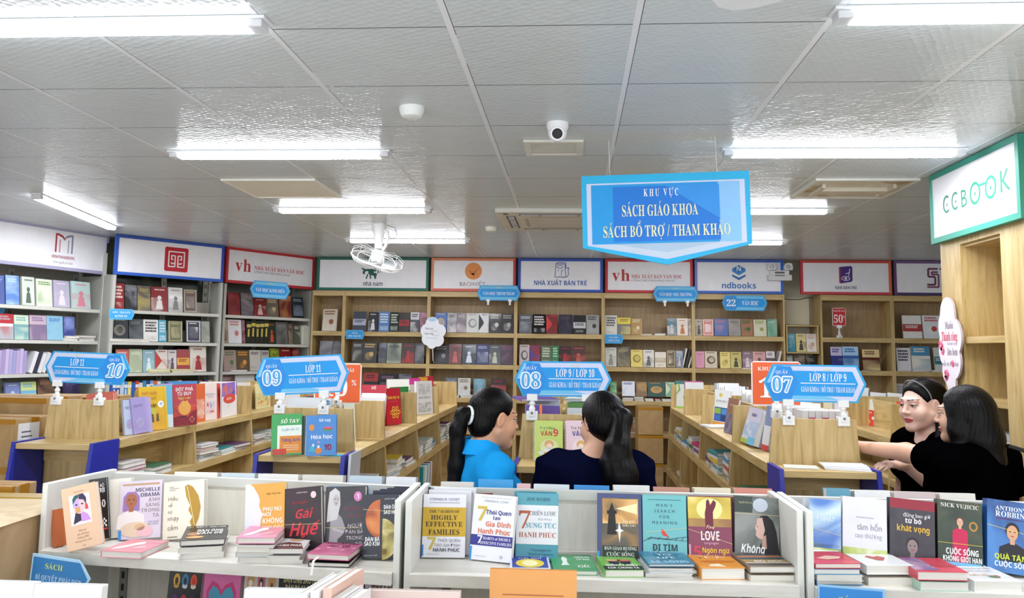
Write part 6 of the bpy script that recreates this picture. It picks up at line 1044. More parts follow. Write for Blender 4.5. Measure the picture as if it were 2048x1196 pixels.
istand('09',(826,824),(840,822),(826,800),.008,'e8e2c4',None,'cream booklet leaning at second divider of island numbered 09',lean=14)
istand('09',(834,830),(866,827),(829,763),.02,'e2e2e2',a_nv10,'white book with grey ink landscape on the island numbered 09',lean=4)
for i,(x0,x1,y,c) in enumerate([(774,818,759,'e6e8e4'),(820,832,770,'e8e4d8'),(820,842,757,'c83a90'),(843,856,755,'e0a838'),(855,868,753,'c02840')]): istand('09',(x0,832-i*3),(x1,831-i*3),(x0,y),.03,c,None,f'{cname(c)} book top behind the ink landscape book, {ORD[i]} from left',lean=3)
# 08
def spiral(BL,BR,TL,base,art,label):
    o,c,w,h,ln,yaw,nn,z=stand(BL,BR,TL,.014,base,art,label,GI('08'),zb=LZ+.001,lean=9)
    m=MB()
    for k in range(24):
        zz=h*(k+.7)/25; m.tube([(-w/2+.004,-.002,zz),(-w/2-.005,.0,zz+.001),(-w/2-.005,.014,zz+.001),(-w/2+.004,.016,zz)],.0012,'e6e6e8',5)
    m.build('spiral_binding',o)
def a_van(c1,c2,tc,bg):
    def f(m,w,h): T(m,w,h,'Trợ Năng',.45,.82,.07,'5a7a58',.6); T(m,w,h,'VĂN',.42,.68,.11,c1,.4,bold=.08); T(m,w,h,'9',.75,.7,.17,c2,.2,bold=.06); El(m,w,h,.52,.34,.32,.2,bg); El(m,w,h,.52,.42,.16,.1,'e0b070',-.001); El(m,w,h,.52,.37,.1,.07,'f4e0d0',-.0012); El(m,w,h,.52,.25,.2,.08,'e8ecf0',-.0012); Rc(m,w,h,.34,.16,.74,.22,'e0a848',-.0014); El(m,w,h,.24,.2,.1,.05,'e4e8e4',-.0016)
    return f
spiral((1068,923),(1126,924),(1068,842),'c2d86a',a_van('c83838','d83a48','',  'dfeab0'),'lime green spiral notebook standing on the counter end numbered 08')
spiral((1133,925),(1190,925),(1132,842),'e8ccd8',a_van('3a4a98','d83a68','','f0e0e8'),'pale pink spiral notebook partly hidden by the long ponytail')
stuff(1)
for i in range(8):
    c=['6a48a0','e6e6e6','e2e4e0','dfe0e4','e6e2da','e4e4e6','dcdce0','e2e2e4'][i]
    for s in (-1,1):
        book((-.05+s*.108,4.24+i*.06,LZ+.001),(R(-10),0,R(rng.uniform(-5,5))),.17,.24+rng.uniform(0,.03),.036,c if s<0 else ['e4e4e6','6aa048','e0e0e2'][i%3],None,f'{cname(c if s<0 else ["e4e4e6","6aa048","e0e0e2"][i%3])} standing book, {ORD[i]} behind the end panel numbered 08, {"left" if s<0 else "right"} side',GI('08'))
stuff(0)
slab((-.165,4.3,LZ+.272),R(14),.2,.26,.012,'6a48a0','purple magazine lying on top of the books under sign 08',GI('08')); slab((.05,4.32,LZ+.275),R(-8),.19,.24,.012,'e6e8e6','white magazine with green print lying on the books under sign 08',GI('08'),top=ART('e6e8e6','e6e8e6','88a848',6))
q=aty(1081,840,4.17); tag(MB().lathe([(.006,0),(.007,.05),(.005,.055),(.003,.065)],'e87838',10,(q.x,4.186,1.4)).build('highlighter_pen'),'orange highlighter standing at the end panel numbered 08','pen')
# 07
def a_sci(m,w,h): Rc(m,w,h,.08,.1,.92,.5,'2a4a90'); [Rc(m,w,h,.1+.42*i,.12+.19*j,.48+.42*i,.28+.19*j,['3a6ab8','88b048','1c3a70','4a8ac8'][i*2+j],-.001) for i in range(2) for j in range(2)]; Rc(m,w,h,0,0,1,.08,'e09838'); El(m,w,h,.4,.85,.1,.06,'d8c848'); T(m,w,h,'KHOA HỌC 9',.5,.68,.06,'5a6a90',.7)
def a_ren(m,w,h): Rc(m,w,h,0,0,1,.55,ART('4a4a70','7a7a98','a890a0',9)); T(m,w,h,'NGỮ VĂN 8',.5,.8,.07,'e8c8b8',.7)
def a_thk(m,w,h): Rc(m,w,h,0,.12,1,.62,ART('c8d0e8','a8c0e0','e8ecf4',10)); Rc(m,w,h,0,0,1,.12,'a8c048'); T(m,w,h,'TOÁN 9',.5,.8,.09,'4a4a88',.7,bold=.05); Rc(m,w,h,.5,.0,1,.2,'6ab8d8',-.001)
istand('07',(1480,887),(1506,898),(1503,818),.05,'d6d4ea',a_thk,'thick white book tilted right at the near end of island numbered 07',lean=17)
istand('07',(1509,896),(1521,899),(1516,850),.018,'7a7a84',None,'grey book between the thick tilted book and the end panel',lean=14)
istand('07',(1522,899),(1536,904),(1527,811),.012,'8a9cc8',a_ttop('','ffffff',.5,.1,(0,0,1,.55,'e4e4e8'),lambda m,w,h:Rc(m,w,h,0,0,1,.12,'d04038',-.001)),'blue and white booklet leaning by the end panel numbered 07',lean=9)
istand('07',(1424,850),(1456,853),(1433,781),.014,'e6e8ea',a_sci,'white book with four blue and green squares, second section of island numbered 07',lean=4)
istand('07',(1447,864),(1467,871),(1456,796),.016,'a87868',a_ren,'rose-brown and grey book in front of the white science book',lean=10)
istand('07',(1463,850),(1493,852),(1466,797),.02,'2f7a4c',a_ttop('ĐỀ','e8f0e8',.9,.06),'green book top behind the second divider of island numbered 07',lean=3)
istand('07',(1352,816),(1379,818),(1353,768),.016,'e6eae6',lambda m,w,h:(Pl(m,w,h,[(0,.55),(.3,.75),(.2,1),(.08,1),(.16,.78),(0,.62)],'8ac048'),Pl(m,w,h,[(.5,.5),(.75,.4),(.6,.36)],'3a6a48'),Rc(m,w,h,0,0,1,.08,'a8d058')),'white book with green swoosh at the far end of island numbered 07',lean=3)
a=atz(1390,850,LZ); pile((1.07,a.y+.1,LZ),R(-6),4,.17,.24,.022,['e8a898','e6e6e2','e4e4e0','b8cc58'],'in the third section of island numbered 07',GI('07'),81)
q=atz(1428,856,LZ); slab((1.06,q.y-.05,LZ+.001),R(12),.19,.22,.012,'e4e4e6','white open magazine lying flat before the science book, island numbered 07',GI('07'))
A0=aty(1589,840,4.42); A1=aty(1695,840,4.42); n=8
for i in range(n): 
    x=A0.x+(A1.x-A0.x)*(i+.5)/n
    if x>1.16: spine((x,4.4,LZ+.001),0,(A1.x-A0.x)/n*.93,.243,.17,'e6e4e4','d0307c' if i%2==0 else None,f'white book spine {"with magenta band" if i%2==0 else "without band"}, {ORD[i]} from left behind end panel numbered 07',GI('07'))
stuff(1)
for i in range(7):
    c=['d8d8dc','e2e2e4','c8ccd0','e6e4e0','e0e0e4','d4d8dc','e4e4e4'][i]
    book((1.275,4.62+i*.06,LZ+.001),(R(-12),0,R(rng.uniform(-5,5))),.16,.235+rng.uniform(0,.03),.04,c,None,f'{cname(c)} standing book, {ORD[i]} in the first section of island numbered 07',GI('07'))
for i in range(9):
    c=['e6e6e8','dfe2e0','e4e4e4','e8e4dc','d8dce0','e2e2e4','e6e6e2','dcdce0','e4e6e8'][i]
    book((1.275,5.5+i*.07,LZ+.001),(R(-11),0,R(rng.uniform(-4,4))),.15,.24+rng.uniform(0,.03),.034,c,None,f'{cname(c)} standing book, {ORD[i]} in the second section of island numbered 07',GI('07')) if i>3 else book((1.27,5.24+i*.06,LZ+.001),(R(-11),0,0),.17,.25,.04,c,None,f'{cname(c)} standing book, {ORD[i]} on the right side of island numbered 07',GI('07'))
for i in range(8):
    c=['e2e4e6','c83a90','dfe2e6','e6e6e6','d8d4cc','e4e6ea','e0e0e0','a8b8c8'][i]
    book((1.07,7.5+i*.06,LZ+.001) if i<2 else (1.27,6.5+i*.09,LZ+.001),(R(-9),0,R(rng.uniform(-4,4))),.16,.25+rng.uniform(0,.04),.03,c,None,f'{cname(c)} standing book, {ORD[i]} in the far sections of island numbered 07',GI('07'))
stuff(0)
q=atz(1588,931,LZ); slab((q.x-.0,4.02,LZ+.001),R(-10),.15,.11,.006,'dde0d4','pale plastic sheet lying on the counter end numbered 07',None,top=ART('d8dccc','e2e4da','c8ccb8',9),cat='sheet')
for i in range(4): slab((1.26,4.0+.008*i,LZ+.001+i*.0045),R([-14,-8,-11,-5][i]),.2,.14,.004,['e4e4e6','dcdcdc','e8e8ea','e2e4e6'][i],f'white leaflet, {["lowest","second","third","topmost"][i]} in the loose pile on counter end 07','leaflets on the counter end 07',cat='leaflet')
# 06
def a_06(m,w,h): Rc(m,w,h,0,0,.46,.58,'3aa098'); Rc(m,w,h,.46,0,1,.6,'dd4a3a'); T(m,w,h,'NGỮ VĂN',.72,.5,.07,'f0e0d8',.44,bold=.05); El(m,w,h,.66,.16,.14,.1,'e8b048'); El(m,w,h,.95,.3,.08,.06,'f0e8e0'); [Ln(m,w,h,(.3+.1*i,.68),(.34+.1*i,.85),.002,'6a8a70') for i in range(5)]
G6='books on the island behind the headband woman'
stand((1712,846),(1748,853),(1722,796),.016,'e8eae6',a_06,'white book with teal and red squares left of the headband woman',G6,zb=LZ,lean=3)
stand((1702,843),(1716,846),(1712,795),.014,'e4e4e8',None,'white copy behind the teal and red squares book',G6,zb=LZ,lean=3)
stand((1792,868),(1815,872),(1790,803),.02,'5a3430',lambda m,w,h:(Rc(m,w,h,0,.8,1,1,'d84838'),Rc(m,w,h,0,.6,1,.78,'e4dcd8'),T(m,w,h,'NGỮ',.5,.69,.1,'c83838',.6,bold=.06),El(m,w,h,.5,.25,.12,.12,'d89048')),'brown and red book half hidden by the headband woman\'s face',G6,zb=LZ,lean=3)
for i,(x0,x1,yb,yt,c) in enumerate([(1646,1664,834,795,'e0d8b8'),(1668,1684,836,800,'e4e4e6'),(1688,1708,840,798,'5a90c0'),(1700,1735,832,775,'e4e8ea'),(1738,1770,838,786,'e2e2e6'),(1772,1812,842,788,'e6e4e2')]): stand((x0,yb),(x1,yb+2),(x0+3,yt),.03,c,None,f'{cname(c)} standing book, {ORD[i]} from left on the island behind the headband woman',G6,zb=LZ,lean=3)
# piles on the lower ledges
stuff(1)
PALS=[['e0dcd8','7a4a90','d8d8dc','c8387a'],['dcdce0','3a7a58','e4e4e0','b8c8c0'],['e0e0e0','4a8ab8','e4e0d8','c84a38'],['e2e2e2','2a8a90','d8dcd8','e0c048'],['dcd8d4','5a3a68','e4e4e4','a8b8a0']]
def lp(I,n,s,y,k,j,z=.945,h=.022,w=.18,d=.24,x=.135): pile((I[0]+s*x,y,z+.001),R((j*5)%9-4)+math.pi/2*0,k,w,d,h,PALS[j%5],f'on {"middle" if z>.9 else "lower"} ledge of island {n}, {ORD[j]} along the {"right" if s>0 else "left"} side','piles on the ledges of the islands',100+j+int(I[0]*10))
for j,(y,k) in enumerate([(4.6,5),(4.95,2),(5.6,5),(5.95,2),(6.2,2),(6.6,3),(6.9,4)]): lp(I10,10,1,y,k,j)
for j,(y,k) in enumerate([(4.3,3),(4.6,3),(5.02,3),(5.3,4),(5.6,2),(6.05,3),(6.35,4),(6.65,3),(7.05,5),(7.4,6)]): lp(I09,'09',1,y,k,j)
for j,(y,k) in enumerate([(4.3,3),(4.65,2),(5.25,7),(5.6,6),(5.95,3),(6.45,4),(6.8,5),(7.1,2),(7.45,5),(7.8,3)]): lp(I07,'07',-1,y,k,j)
for j,(y,k) in enumerate([(5.3,2),(6.45,3),(7.45,3)]): lp(I07,'07 low',-1,y,k,j,z=.62,w=.2,x=.15)
for j,(y,k) in enumerate([(4.3,2),(5.1,2)]): lp(I10,'10 low',1,y+.4,k,j,z=.62,w=.2,x=.15)
for i in range(16):
    c=['e2e4e6','2a9aa0','e4e4e4','dfe2e4','2a98a0','e4e6e6','5a3048','e2e2e4'][i%8]
    book((I09[0]+.16,5.05+i*.055 if i<9 else 6.05+(i-9)*.055,.621),(R(-6),0,0),.19,.255,.04,c,None,f'{cname(c)} standing book, {ORD[i]} on the low ledge of island 09, right side','books on the low ledge of the island numbered 09')
for i,(px,c) in enumerate([(598,'e0e0de'),(650,'e0dcd8')]):
    q=aty(px,970,4.12); pile((q.x,4.1,.646),R(3-6*i),4+i,.15,.14,.03,['d8d8d4','c83a30','e0e0dc'],f'{ORD[i]} on the end shelf numbered 09','piles on the counter end shelf numbered 09',200+i)
stuff(0)
# plastic bag and clip on the 09 end
e=empty('plastic_sleeve',(-1.075,4.05,.98)); MB().prism([(-.03,.0),(.16,.0),(.19,.235),(.0,.235)],-.006,.006,M('c4c8ce',.12),'x').build('sleeve',e); tag(e,'grey plastic sleeve hanging on the right blue panel numbered 09','sleeve')
MB().prism([(-.07,-.02),(-.02,-.03),(.05,-.02),(.06,.01),(.0,.02),(-.06,.012)],0,.006,'48b4d8','z').build('paper_strip',None,(-1.16,4.1,LZ+.001)); tag(bpy.data.objects['paper_strip'],'light blue paper strip on the counter end numbered 09','paper')
# niche books at the right
for i in range(6): slab((2.28,4.28+.01*(i%3),1.161+i*.031),R(-3+i%4),.26,.3,.03,['e2e2e4','c83a5a','e4e4e6','8a2c38','e0d8d8','c8d0d8'][i],f'{["lowest","second","third","fourth","fifth","topmost"][i]} book of the pile in the right bookcase niche','books in the right bookcase niche')

tag(STF.build('book'),'further white books packed upright and piled flat on counters and ledges','books','remaining books on counters and ledges')['kind']='stuff'
# ---------------------------------------------------------------- people: smooth bodies meshed from blended volumes
def axis_grid(lo,hi,step,fine=None,fs=None):
    g=[lo]; 
    while g[-1]<hi: g.append(g[-1]+(fs if fine and fine[0]<=g[-1]<fine[1] else step))
    return np.array(g,np.float32)
def rx(a): c,s=math.cos(a),math.sin(a); return np.array([[1,0,0],[0,c,-s],[0,s,c]])
def ry_(a): c,s=math.cos(a),math.sin(a); return np.array([[c,0,s],[0,1,0],[-s,0,c]])
def rz_(a): c,s=math.cos(a),math.sin(a); return np.array([[c,-s,0],[s,c,0],[0,0,1]])
class Vol:
    """list of primitives joined smoothly: rc = tapering limb, cc = cut-off limb, el = ellipsoid; op '+' join, '-' carve"""
    def __init__(s): s.p=[]
    def rc(s,a,b,r0,r1,k=.02,op='+'): s.p.append(('rc',np.array(a,float),np.array(b,float),r0,r1,k,op)); return s
    def cc(s,a,b,r0,r1,k=.01,op='+'): s.p.append(('cc',np.array(a,float),np.array(b,float),r0,r1,k,op)); return s
    def el(s,c,r,k=.02,op='+',rot=None): s.p.append(('el',np.array(c,float),np.array(r,float),rot if rot is not None else np.eye(3),0,k,op)); return s
    def hs(s,n,d,k=.004,box=None): s.p.append(('hs',np.array(n,float),d,box,0,k,'&')); return s     # keep the side n.p < d
    def mesh(s,gx,gy,gz,disp=None):
        D=np.full((len(gx),len(gy),len(gz)),9.,np.float32)
        for q in s.p:
            t,k,op=q[0],q[5],q[6]; m=k+.03
            if t in('rc','cc'): lo=np.minimum(q[1],q[2])-max(q[3],q[4])-m; hi=np.maximum(q[1],q[2])+max(q[3],q[4])+m
            elif t=='el': r=max(q[2]); lo=q[1]-r-m; hi=q[1]+r+m
            else: lo=np.array([-9.,-9,-9]); hi=-lo
            ix=[slice(max(0,np.searchsorted(g,l)-1),np.searchsorted(g,h)+1) for g,l,h in zip((gx,gy,gz),lo,hi)]
            X,Y,Z=gx[ix[0]][:,None,None],gy[ix[1]][None,:,None],gz[ix[2]][None,None,:]
            if X.size==0 or Y.size==0 or Z.size==0: continue
            if t in('rc','cc'):
                a,b=q[1],q[2]; ba=b-a; L2=ba@ba; px,py,pz=X-a[0],Y-a[1],Z-a[2]; tr=(px*ba[0]+py*ba[1]+pz*ba[2])/L2; tt=np.clip(tr,0,1)
                d=np.sqrt((px-tt*ba[0])**2+(py-tt*ba[1])**2+(pz-tt*ba[2])**2)-(q[3]+(q[4]-q[3])*tt)
                if t=='cc': L=math.sqrt(L2); d=np.maximum(np.sqrt((px-tr*ba[0])**2+(py-tr*ba[1])**2+(pz-tr*ba[2])**2)-(q[3]+(q[4]-q[3])*tt),np.maximum((tr-1)*L,-tr*L))
            elif t=='el':
                Rm=q[3].T; px,py,pz=X-q[1][0],Y-q[1][1],Z-q[1][2]; u=[Rm[i,0]*px+Rm[i,1]*py+Rm[i,2]*pz for i in range(3)]
                k0=np.sqrt(sum((u[i]/q[2][i])**2 for i in range(3))); k1=np.sqrt(sum((u[i]/q[2][i]**2)**2 for i in range(3)))+1e-6; d=k0*(k0-1)/k1
            else: d=q[1][0]*X+q[1][1]*Y+q[1][2]*Z-q[2]
            d=d.astype(np.float32); A=D[ix[0],ix[1],ix[2]]
            if op=='+': h=np.maximum(k-np.abs(A-d),0)/k; D[ix[0],ix[1],ix[2]]=np.minimum(A,d)-h*h*k*.25
            else:
                if op=='-': d=-d
                h=np.maximum(k-np.abs(A-d),0)/k; D[ix[0],ix[1],ix[2]]=np.maximum(A,d)+h*h*k*.25
        if disp is not None: D+=disp(gx[:,None,None],gy[None,:,None],gz[None,None,:]).astype(np.float32)
        return nets(D,gx,gy,gz)
def nets(D,gx,gy,gz):
    S=D<0; c=S[:-1,:-1,:-1].astype(np.int8)
    for i in (0,1):
        for j in (0,1):
            for k in (0,1):
                if i+j+k: c=c+S[i:S.shape[0]-1+i,j:S.shape[1]-1+j,k:S.shape[2]-1+k]
    I,J,K=np.nonzero((c>0)&(c<8)); n=len(I); acc=np.zeros((n,3)); cnt=np.zeros(n); G=(gx,gy,gz); id_=np.full(c.shape,-1,np.int32); id_[I,J,K]=np.arange(n)
    for ax in range(3):
        for u in (0,1):
            for v in (0,1):
                o=[0,0,0]; o[(ax+1)%3]=u; o[(ax+2)%3]=v; p=[I+o[0],J+o[1],K+o[2]]; q=list(p); q[ax]=q[ax]+1
                d0=D[tuple(p)]; d1=D[tuple(q)]; m=(d0<0)!=(d1<0); t=np.where(m,d0/(d0-d1+1e-12),0)
                for a in range(3):
                    x=G[a][p[a]].astype(float)
                    if a==ax: x=x+t*(G[a][q[a]]-G[a][p[a]])
                    acc[:,a]+=np.where(m,x,0)
                cnt+=m
    V=acc/np.maximum(cnt,1)[:,None]; Fs=[]
    for ax in range(3):
        b,e=(ax+1)%3,(ax+2)%3; sl=[slice(None)]*3; s0=list(sl); s1=list(sl); s0[ax]=slice(0,-1); s1[ax]=slice(1,None); A=S[tuple(s0)]; B=S[tuple(s1)]; x=np.nonzero(A!=B); x=[w_.copy() for w_ in x]
        ok=(x[b]>0)&(x[e]>0)&(x[b]<D.shape[b]-1)&(x[e]<D.shape[e]-1); x=[w_[ok] for w_ in x]; inn=A[tuple(x)]
        def cell(db,de): y=[w_.copy() for w_ in x]; y[b]-=db; y[e]-=de; return id_[tuple(y)]
        qd=np.stack([cell(1,1),cell(0,1),cell(0,0),cell(1,0)],1); qd[~inn]=qd[~inn][:,::-1]; Fs.append(qd)
    Fq=np.concatenate(Fs); return V,Fq[(Fq>=0).all(1)]
def relax(V,Fq,it=2,lam=.5):
    n=len(V); 
    for _ in range(it):
        a=np.zeros((n,3)); c=np.zeros(n)
        for i in range(4):
            j=Fq[:,(i+1)%4]; np.add.at(a,Fq[:,i],V[j]); np.add.at(c,Fq[:,i],1); np.add.at(a,j,V[Fq[:,i]]); np.add.at(c,j,1)
        V=V+lam*(a/np.maximum(c,1)[:,None]-V)
    return V
def volobj(name,V,Fq,mats,idx=None,parent=None,loc=(0,0,0),rz=0):
    me=bpy.data.meshes.new(name); me.from_pydata(V.tolist(),[],Fq.tolist())
    for m in mats: me.materials.append(m)
    if idx is not None: me.polygons.foreach_set('material_index',idx.astype(np.int32))
    me.polygons.foreach_set('use_smooth',[True]*len(Fq)); me.update(); o=bpy.data.objects.new(name,me); COL.objects.link(o); o.location=loc; o.rotation_euler=(0,0,rz)
    if parent: o.parent=parent
    return o
def SKIN(h):
    k=('skin',h)
    if k in _M: return _M[k]
    m,t,b=_new('skin'); n=t.nodes.new('ShaderNodeTexNoise'); n.inputs['Scale'].default_value=14; n.inputs['Detail'].default_value=4; tc=t.nodes.new('ShaderNodeTexCoord'); cr=t.nodes.new('ShaderNodeMix'); cr.data_type='RGBA'
    c=rgb(h); cr.inputs['A'].default_value=(c[0]*.95,c[1]*.88,c[2]*.86,1); cr.inputs['B'].default_value=(min(1,c[0]*1.04),min(1,c[1]*1.05),min(1,c[2]*1.05),1)
    t.links.new(tc.outputs['Object'],n.inputs['Vector']); t.links.new(n.outputs['Fac'],cr.inputs['Factor']); t.links.new(cr.outputs['Result'],b.inputs['Base Color']); b.inputs['Roughness'].default_value=.5; b.inputs['Subsurface Weight'].default_value=.12; b.inputs['Subsurface Radius'].default_value=(.01,.004,.002)
    _M[k]=m; return m
def HAIR(h='050404'):
    k=('hair',h)
    if k in _M: return _M[k]
    m,t,b=_new('dark_hair'); tc=t.nodes.new('ShaderNodeTexCoord'); mp=t.nodes.new('ShaderNodeMapping'); mp.inputs['Scale'].default_value=(260,260,9); n=t.nodes.new('ShaderNodeTexNoise'); n.inputs['Scale'].default_value=1; n.inputs['Detail'].default_value=3
    cr=t.nodes.new('ShaderNodeValToRGB'); e=cr.color_ramp.elements; c=rgb(h); e[0].position=.35; e[0].color=(c[0]*.5,c[1]*.5,c[2]*.5,1); e[1].position=.75; e[1].color=(c[0]*1.7,c[1]*1.6,c[2]*1.5,1)
    bp=t.nodes.new('ShaderNodeBump'); bp.inputs['Strength'].default_value=.5; bp.inputs['Distance'].default_value=.003; L=t.links.new
    L(tc.outputs['Object'],mp.inputs[0]); L(mp.outputs[0],n.inputs['Vector']); L(n.outputs['Fac'],cr.inputs['Fac']); L(cr.outputs['Color'],b.inputs['Base Color']); L(n.outputs['Fac'],bp.inputs['Height']); L(bp.outputs[0],b.inputs['Normal']); b.inputs['Roughness'].default_value=.38; b.inputs['Specular IOR Level'].default_value=.14
    _M[k]=m; return m
def CLOTH(h,rough=.85):
    k=('cloth',h)
    if k in _M: return _M[k]
    m,t,b=_new('knit_cloth_'+h); tc=t.nodes.new('ShaderNodeTexCoord'); n=t.nodes.new('ShaderNodeTexNoise'); n.inputs['Scale'].default_value=9; n.inputs['Detail'].default_value=3; n.inputs['Distortion'].default_value=1.2
    cr=t.nodes.new('ShaderNodeMix'); cr.data_type='RGBA'; c=rgb(h); cr.inputs['A'].default_value=tuple(x*.88 for x in c[:3])+(1,); cr.inputs['B'].default_value=tuple(min(1,x*1.08) for x in c[:3])+(1,)
    bp=t.nodes.new('ShaderNodeBump'); bp.inputs['Strength'].default_value=.35; bp.inputs['Distance'].default_value=.02; L=t.links.new
    L(tc.outputs['Object'],n.inputs['Vector']); L(n.outputs['Fac'],cr.inputs['Factor']); L(cr.outputs['Result'],b.inputs['Base Color']); L(n.outputs['Fac'],bp.inputs['Height']); L(bp.outputs[0],b.inputs['Normal']); b.inputs['Roughness'].default_value=rough; b.inputs['Specular IOR Level'].default_value=0.
    _M[k]=m; return m
def add_head(v,c,Rm,s,plump=1.):
    T_=lambda p: c+Rm@(np.array(p,float)*s)
    rc=lambda a,b,r0,r1,k=.012,op='+': v.rc(T_(a),T_(b),r0*s,r1*s,k*s,op)
    el=lambda p,r,k=.015,op='+',rot=None: v.el(T_(p),np.array(r)*s,k*s,op,Rm if rot is None else Rm@rot)
    el((0,-.018,.03),(.072,.09,.082)); el((0,.03,-.03),(.056*plump,.058,.075),.03)
    for q in (-1,1):
        rc((q*.048*plump,.0,-.045),(q*.012,.066,-.098),.024*plump,.016,.03); el((q*.036*plump,.056,-.034),(.025*plump,.024,.028),.022); rc((q*.012,.083,.026),(q*.04,.073,.024),.011,.009,.016)
    el((0,.071,-.096),(.019,.017,.016),.018)
    for q in (-1,1): el((q*.031,.098,.004),(.018,.015,.013),.014,'-'); el((q*.031,.0755,.004),(.0135,.0125,.0105),.004)
    rc((0,.084,.014),(0,.104,-.025),.008,.0095,.014); el((0,.104,-.028),(.011,.0105,.009),.008)
    for q in (-1,1): el((q*.0115,.094,-.031),(.0072,.009,.0065),.007)
    el((0,.086,-.058),(.023,.0125,.0065),.006); el((0,.084,-.0685),(.019,.0125,.0072),.005); el((0,.1,-.0632),(.022,.008,.0011),.002,'-')
    for q in (-1,1):
        ea=rz_(q*.25)@rx(-.15); el((q*.077,-.008,-.003),(.007,.02,.032),.006,'+',ea); el((q*.087,-.006,.0),(.007,.011,.019),.005,'-',ea)
    return T_
def face_paint(V,Fq,c,Rm,s):
    P=((V[Fq].mean(1)-c)@Rm)/s; x,y,z=np.abs(P[:,0]),P[:,1],P[:,2]; i=np.zeros(len(Fq)); fr=y>.055
    lw=np.clip(1-(x/.024)**2,0,1); i[fr&(y>.07)&(z<-.0545+.001-.004*(x/.024))&(z>-.0745)&(x<.0235)&(np.abs(z+.0635)<.0105*np.sqrt(lw)+.0005)]=1
    bz=.026+.004*np.sin((x-.012)/.04*2.2); i[fr&(x>.013)&(x<.052)&(np.abs(z-bz)<.0026*(1-.5*(x-.013)/.04))]=2
    e=((x-.031)/.0145)**2+((z-.003)/.0052)**2<1; i[fr&e]=3; i[fr&e&(((x-.031)/.006)**2+((z-.003)/.006)**2<1)]=2
    i[fr&(((x-.031)/.0165)**2<1)&(z>.0052-.003*((x-.031)/.0165)**2)&(z<.0092-.004*((x-.031)/.0165)**2)]=2
    return i
def hand(v,w,d,up,side,curl=.5):
    """palm and five bent fingers; w wrist, d pointing direction, up = back of hand, side = thumb side"""
    w=np.array(w,float); d=np.array(d,float); d/=np.linalg.norm(d); up=np.array(up,float); up-=d*(up@d); up/=np.linalg.norm(up); sd=np.cross(d,up)*side
    v.rc(w,w+d*.03,.024,.026,.015); 
    for k in range(4): v.rc(w+d*.02+sd*(.012-.011*k)*1.2,w+d*.085+sd*(.03-.02*k),.012,.0105,.012)
    for k,(l,r) in enumerate(((.068,.0085),(.076,.009),(.07,.0085),(.055,.0075))):
        p=w+d*.088+sd*(.03-.02*k); a=curl*.5; q=p
        for f in (.45,.32,.23):
            dd=d*math.cos(a)-up*math.sin(a); n=q+dd*l*f; v.rc(q,n,r,r*.93,.004); q=n; a+=curl*.6; r*=.95
    p=w+d*.022+sd*.026; dd=d*.62+sd*.62-up*.35; dd/=np.linalg.norm(dd); q=p+dd*.045; v.rc(p,q,.0125,.0105,.012); dd=d*.9+sd*.2-up*.4; dd/=np.linalg.norm(dd); v.rc(q,q+dd*.032,.0098,.008,.004)
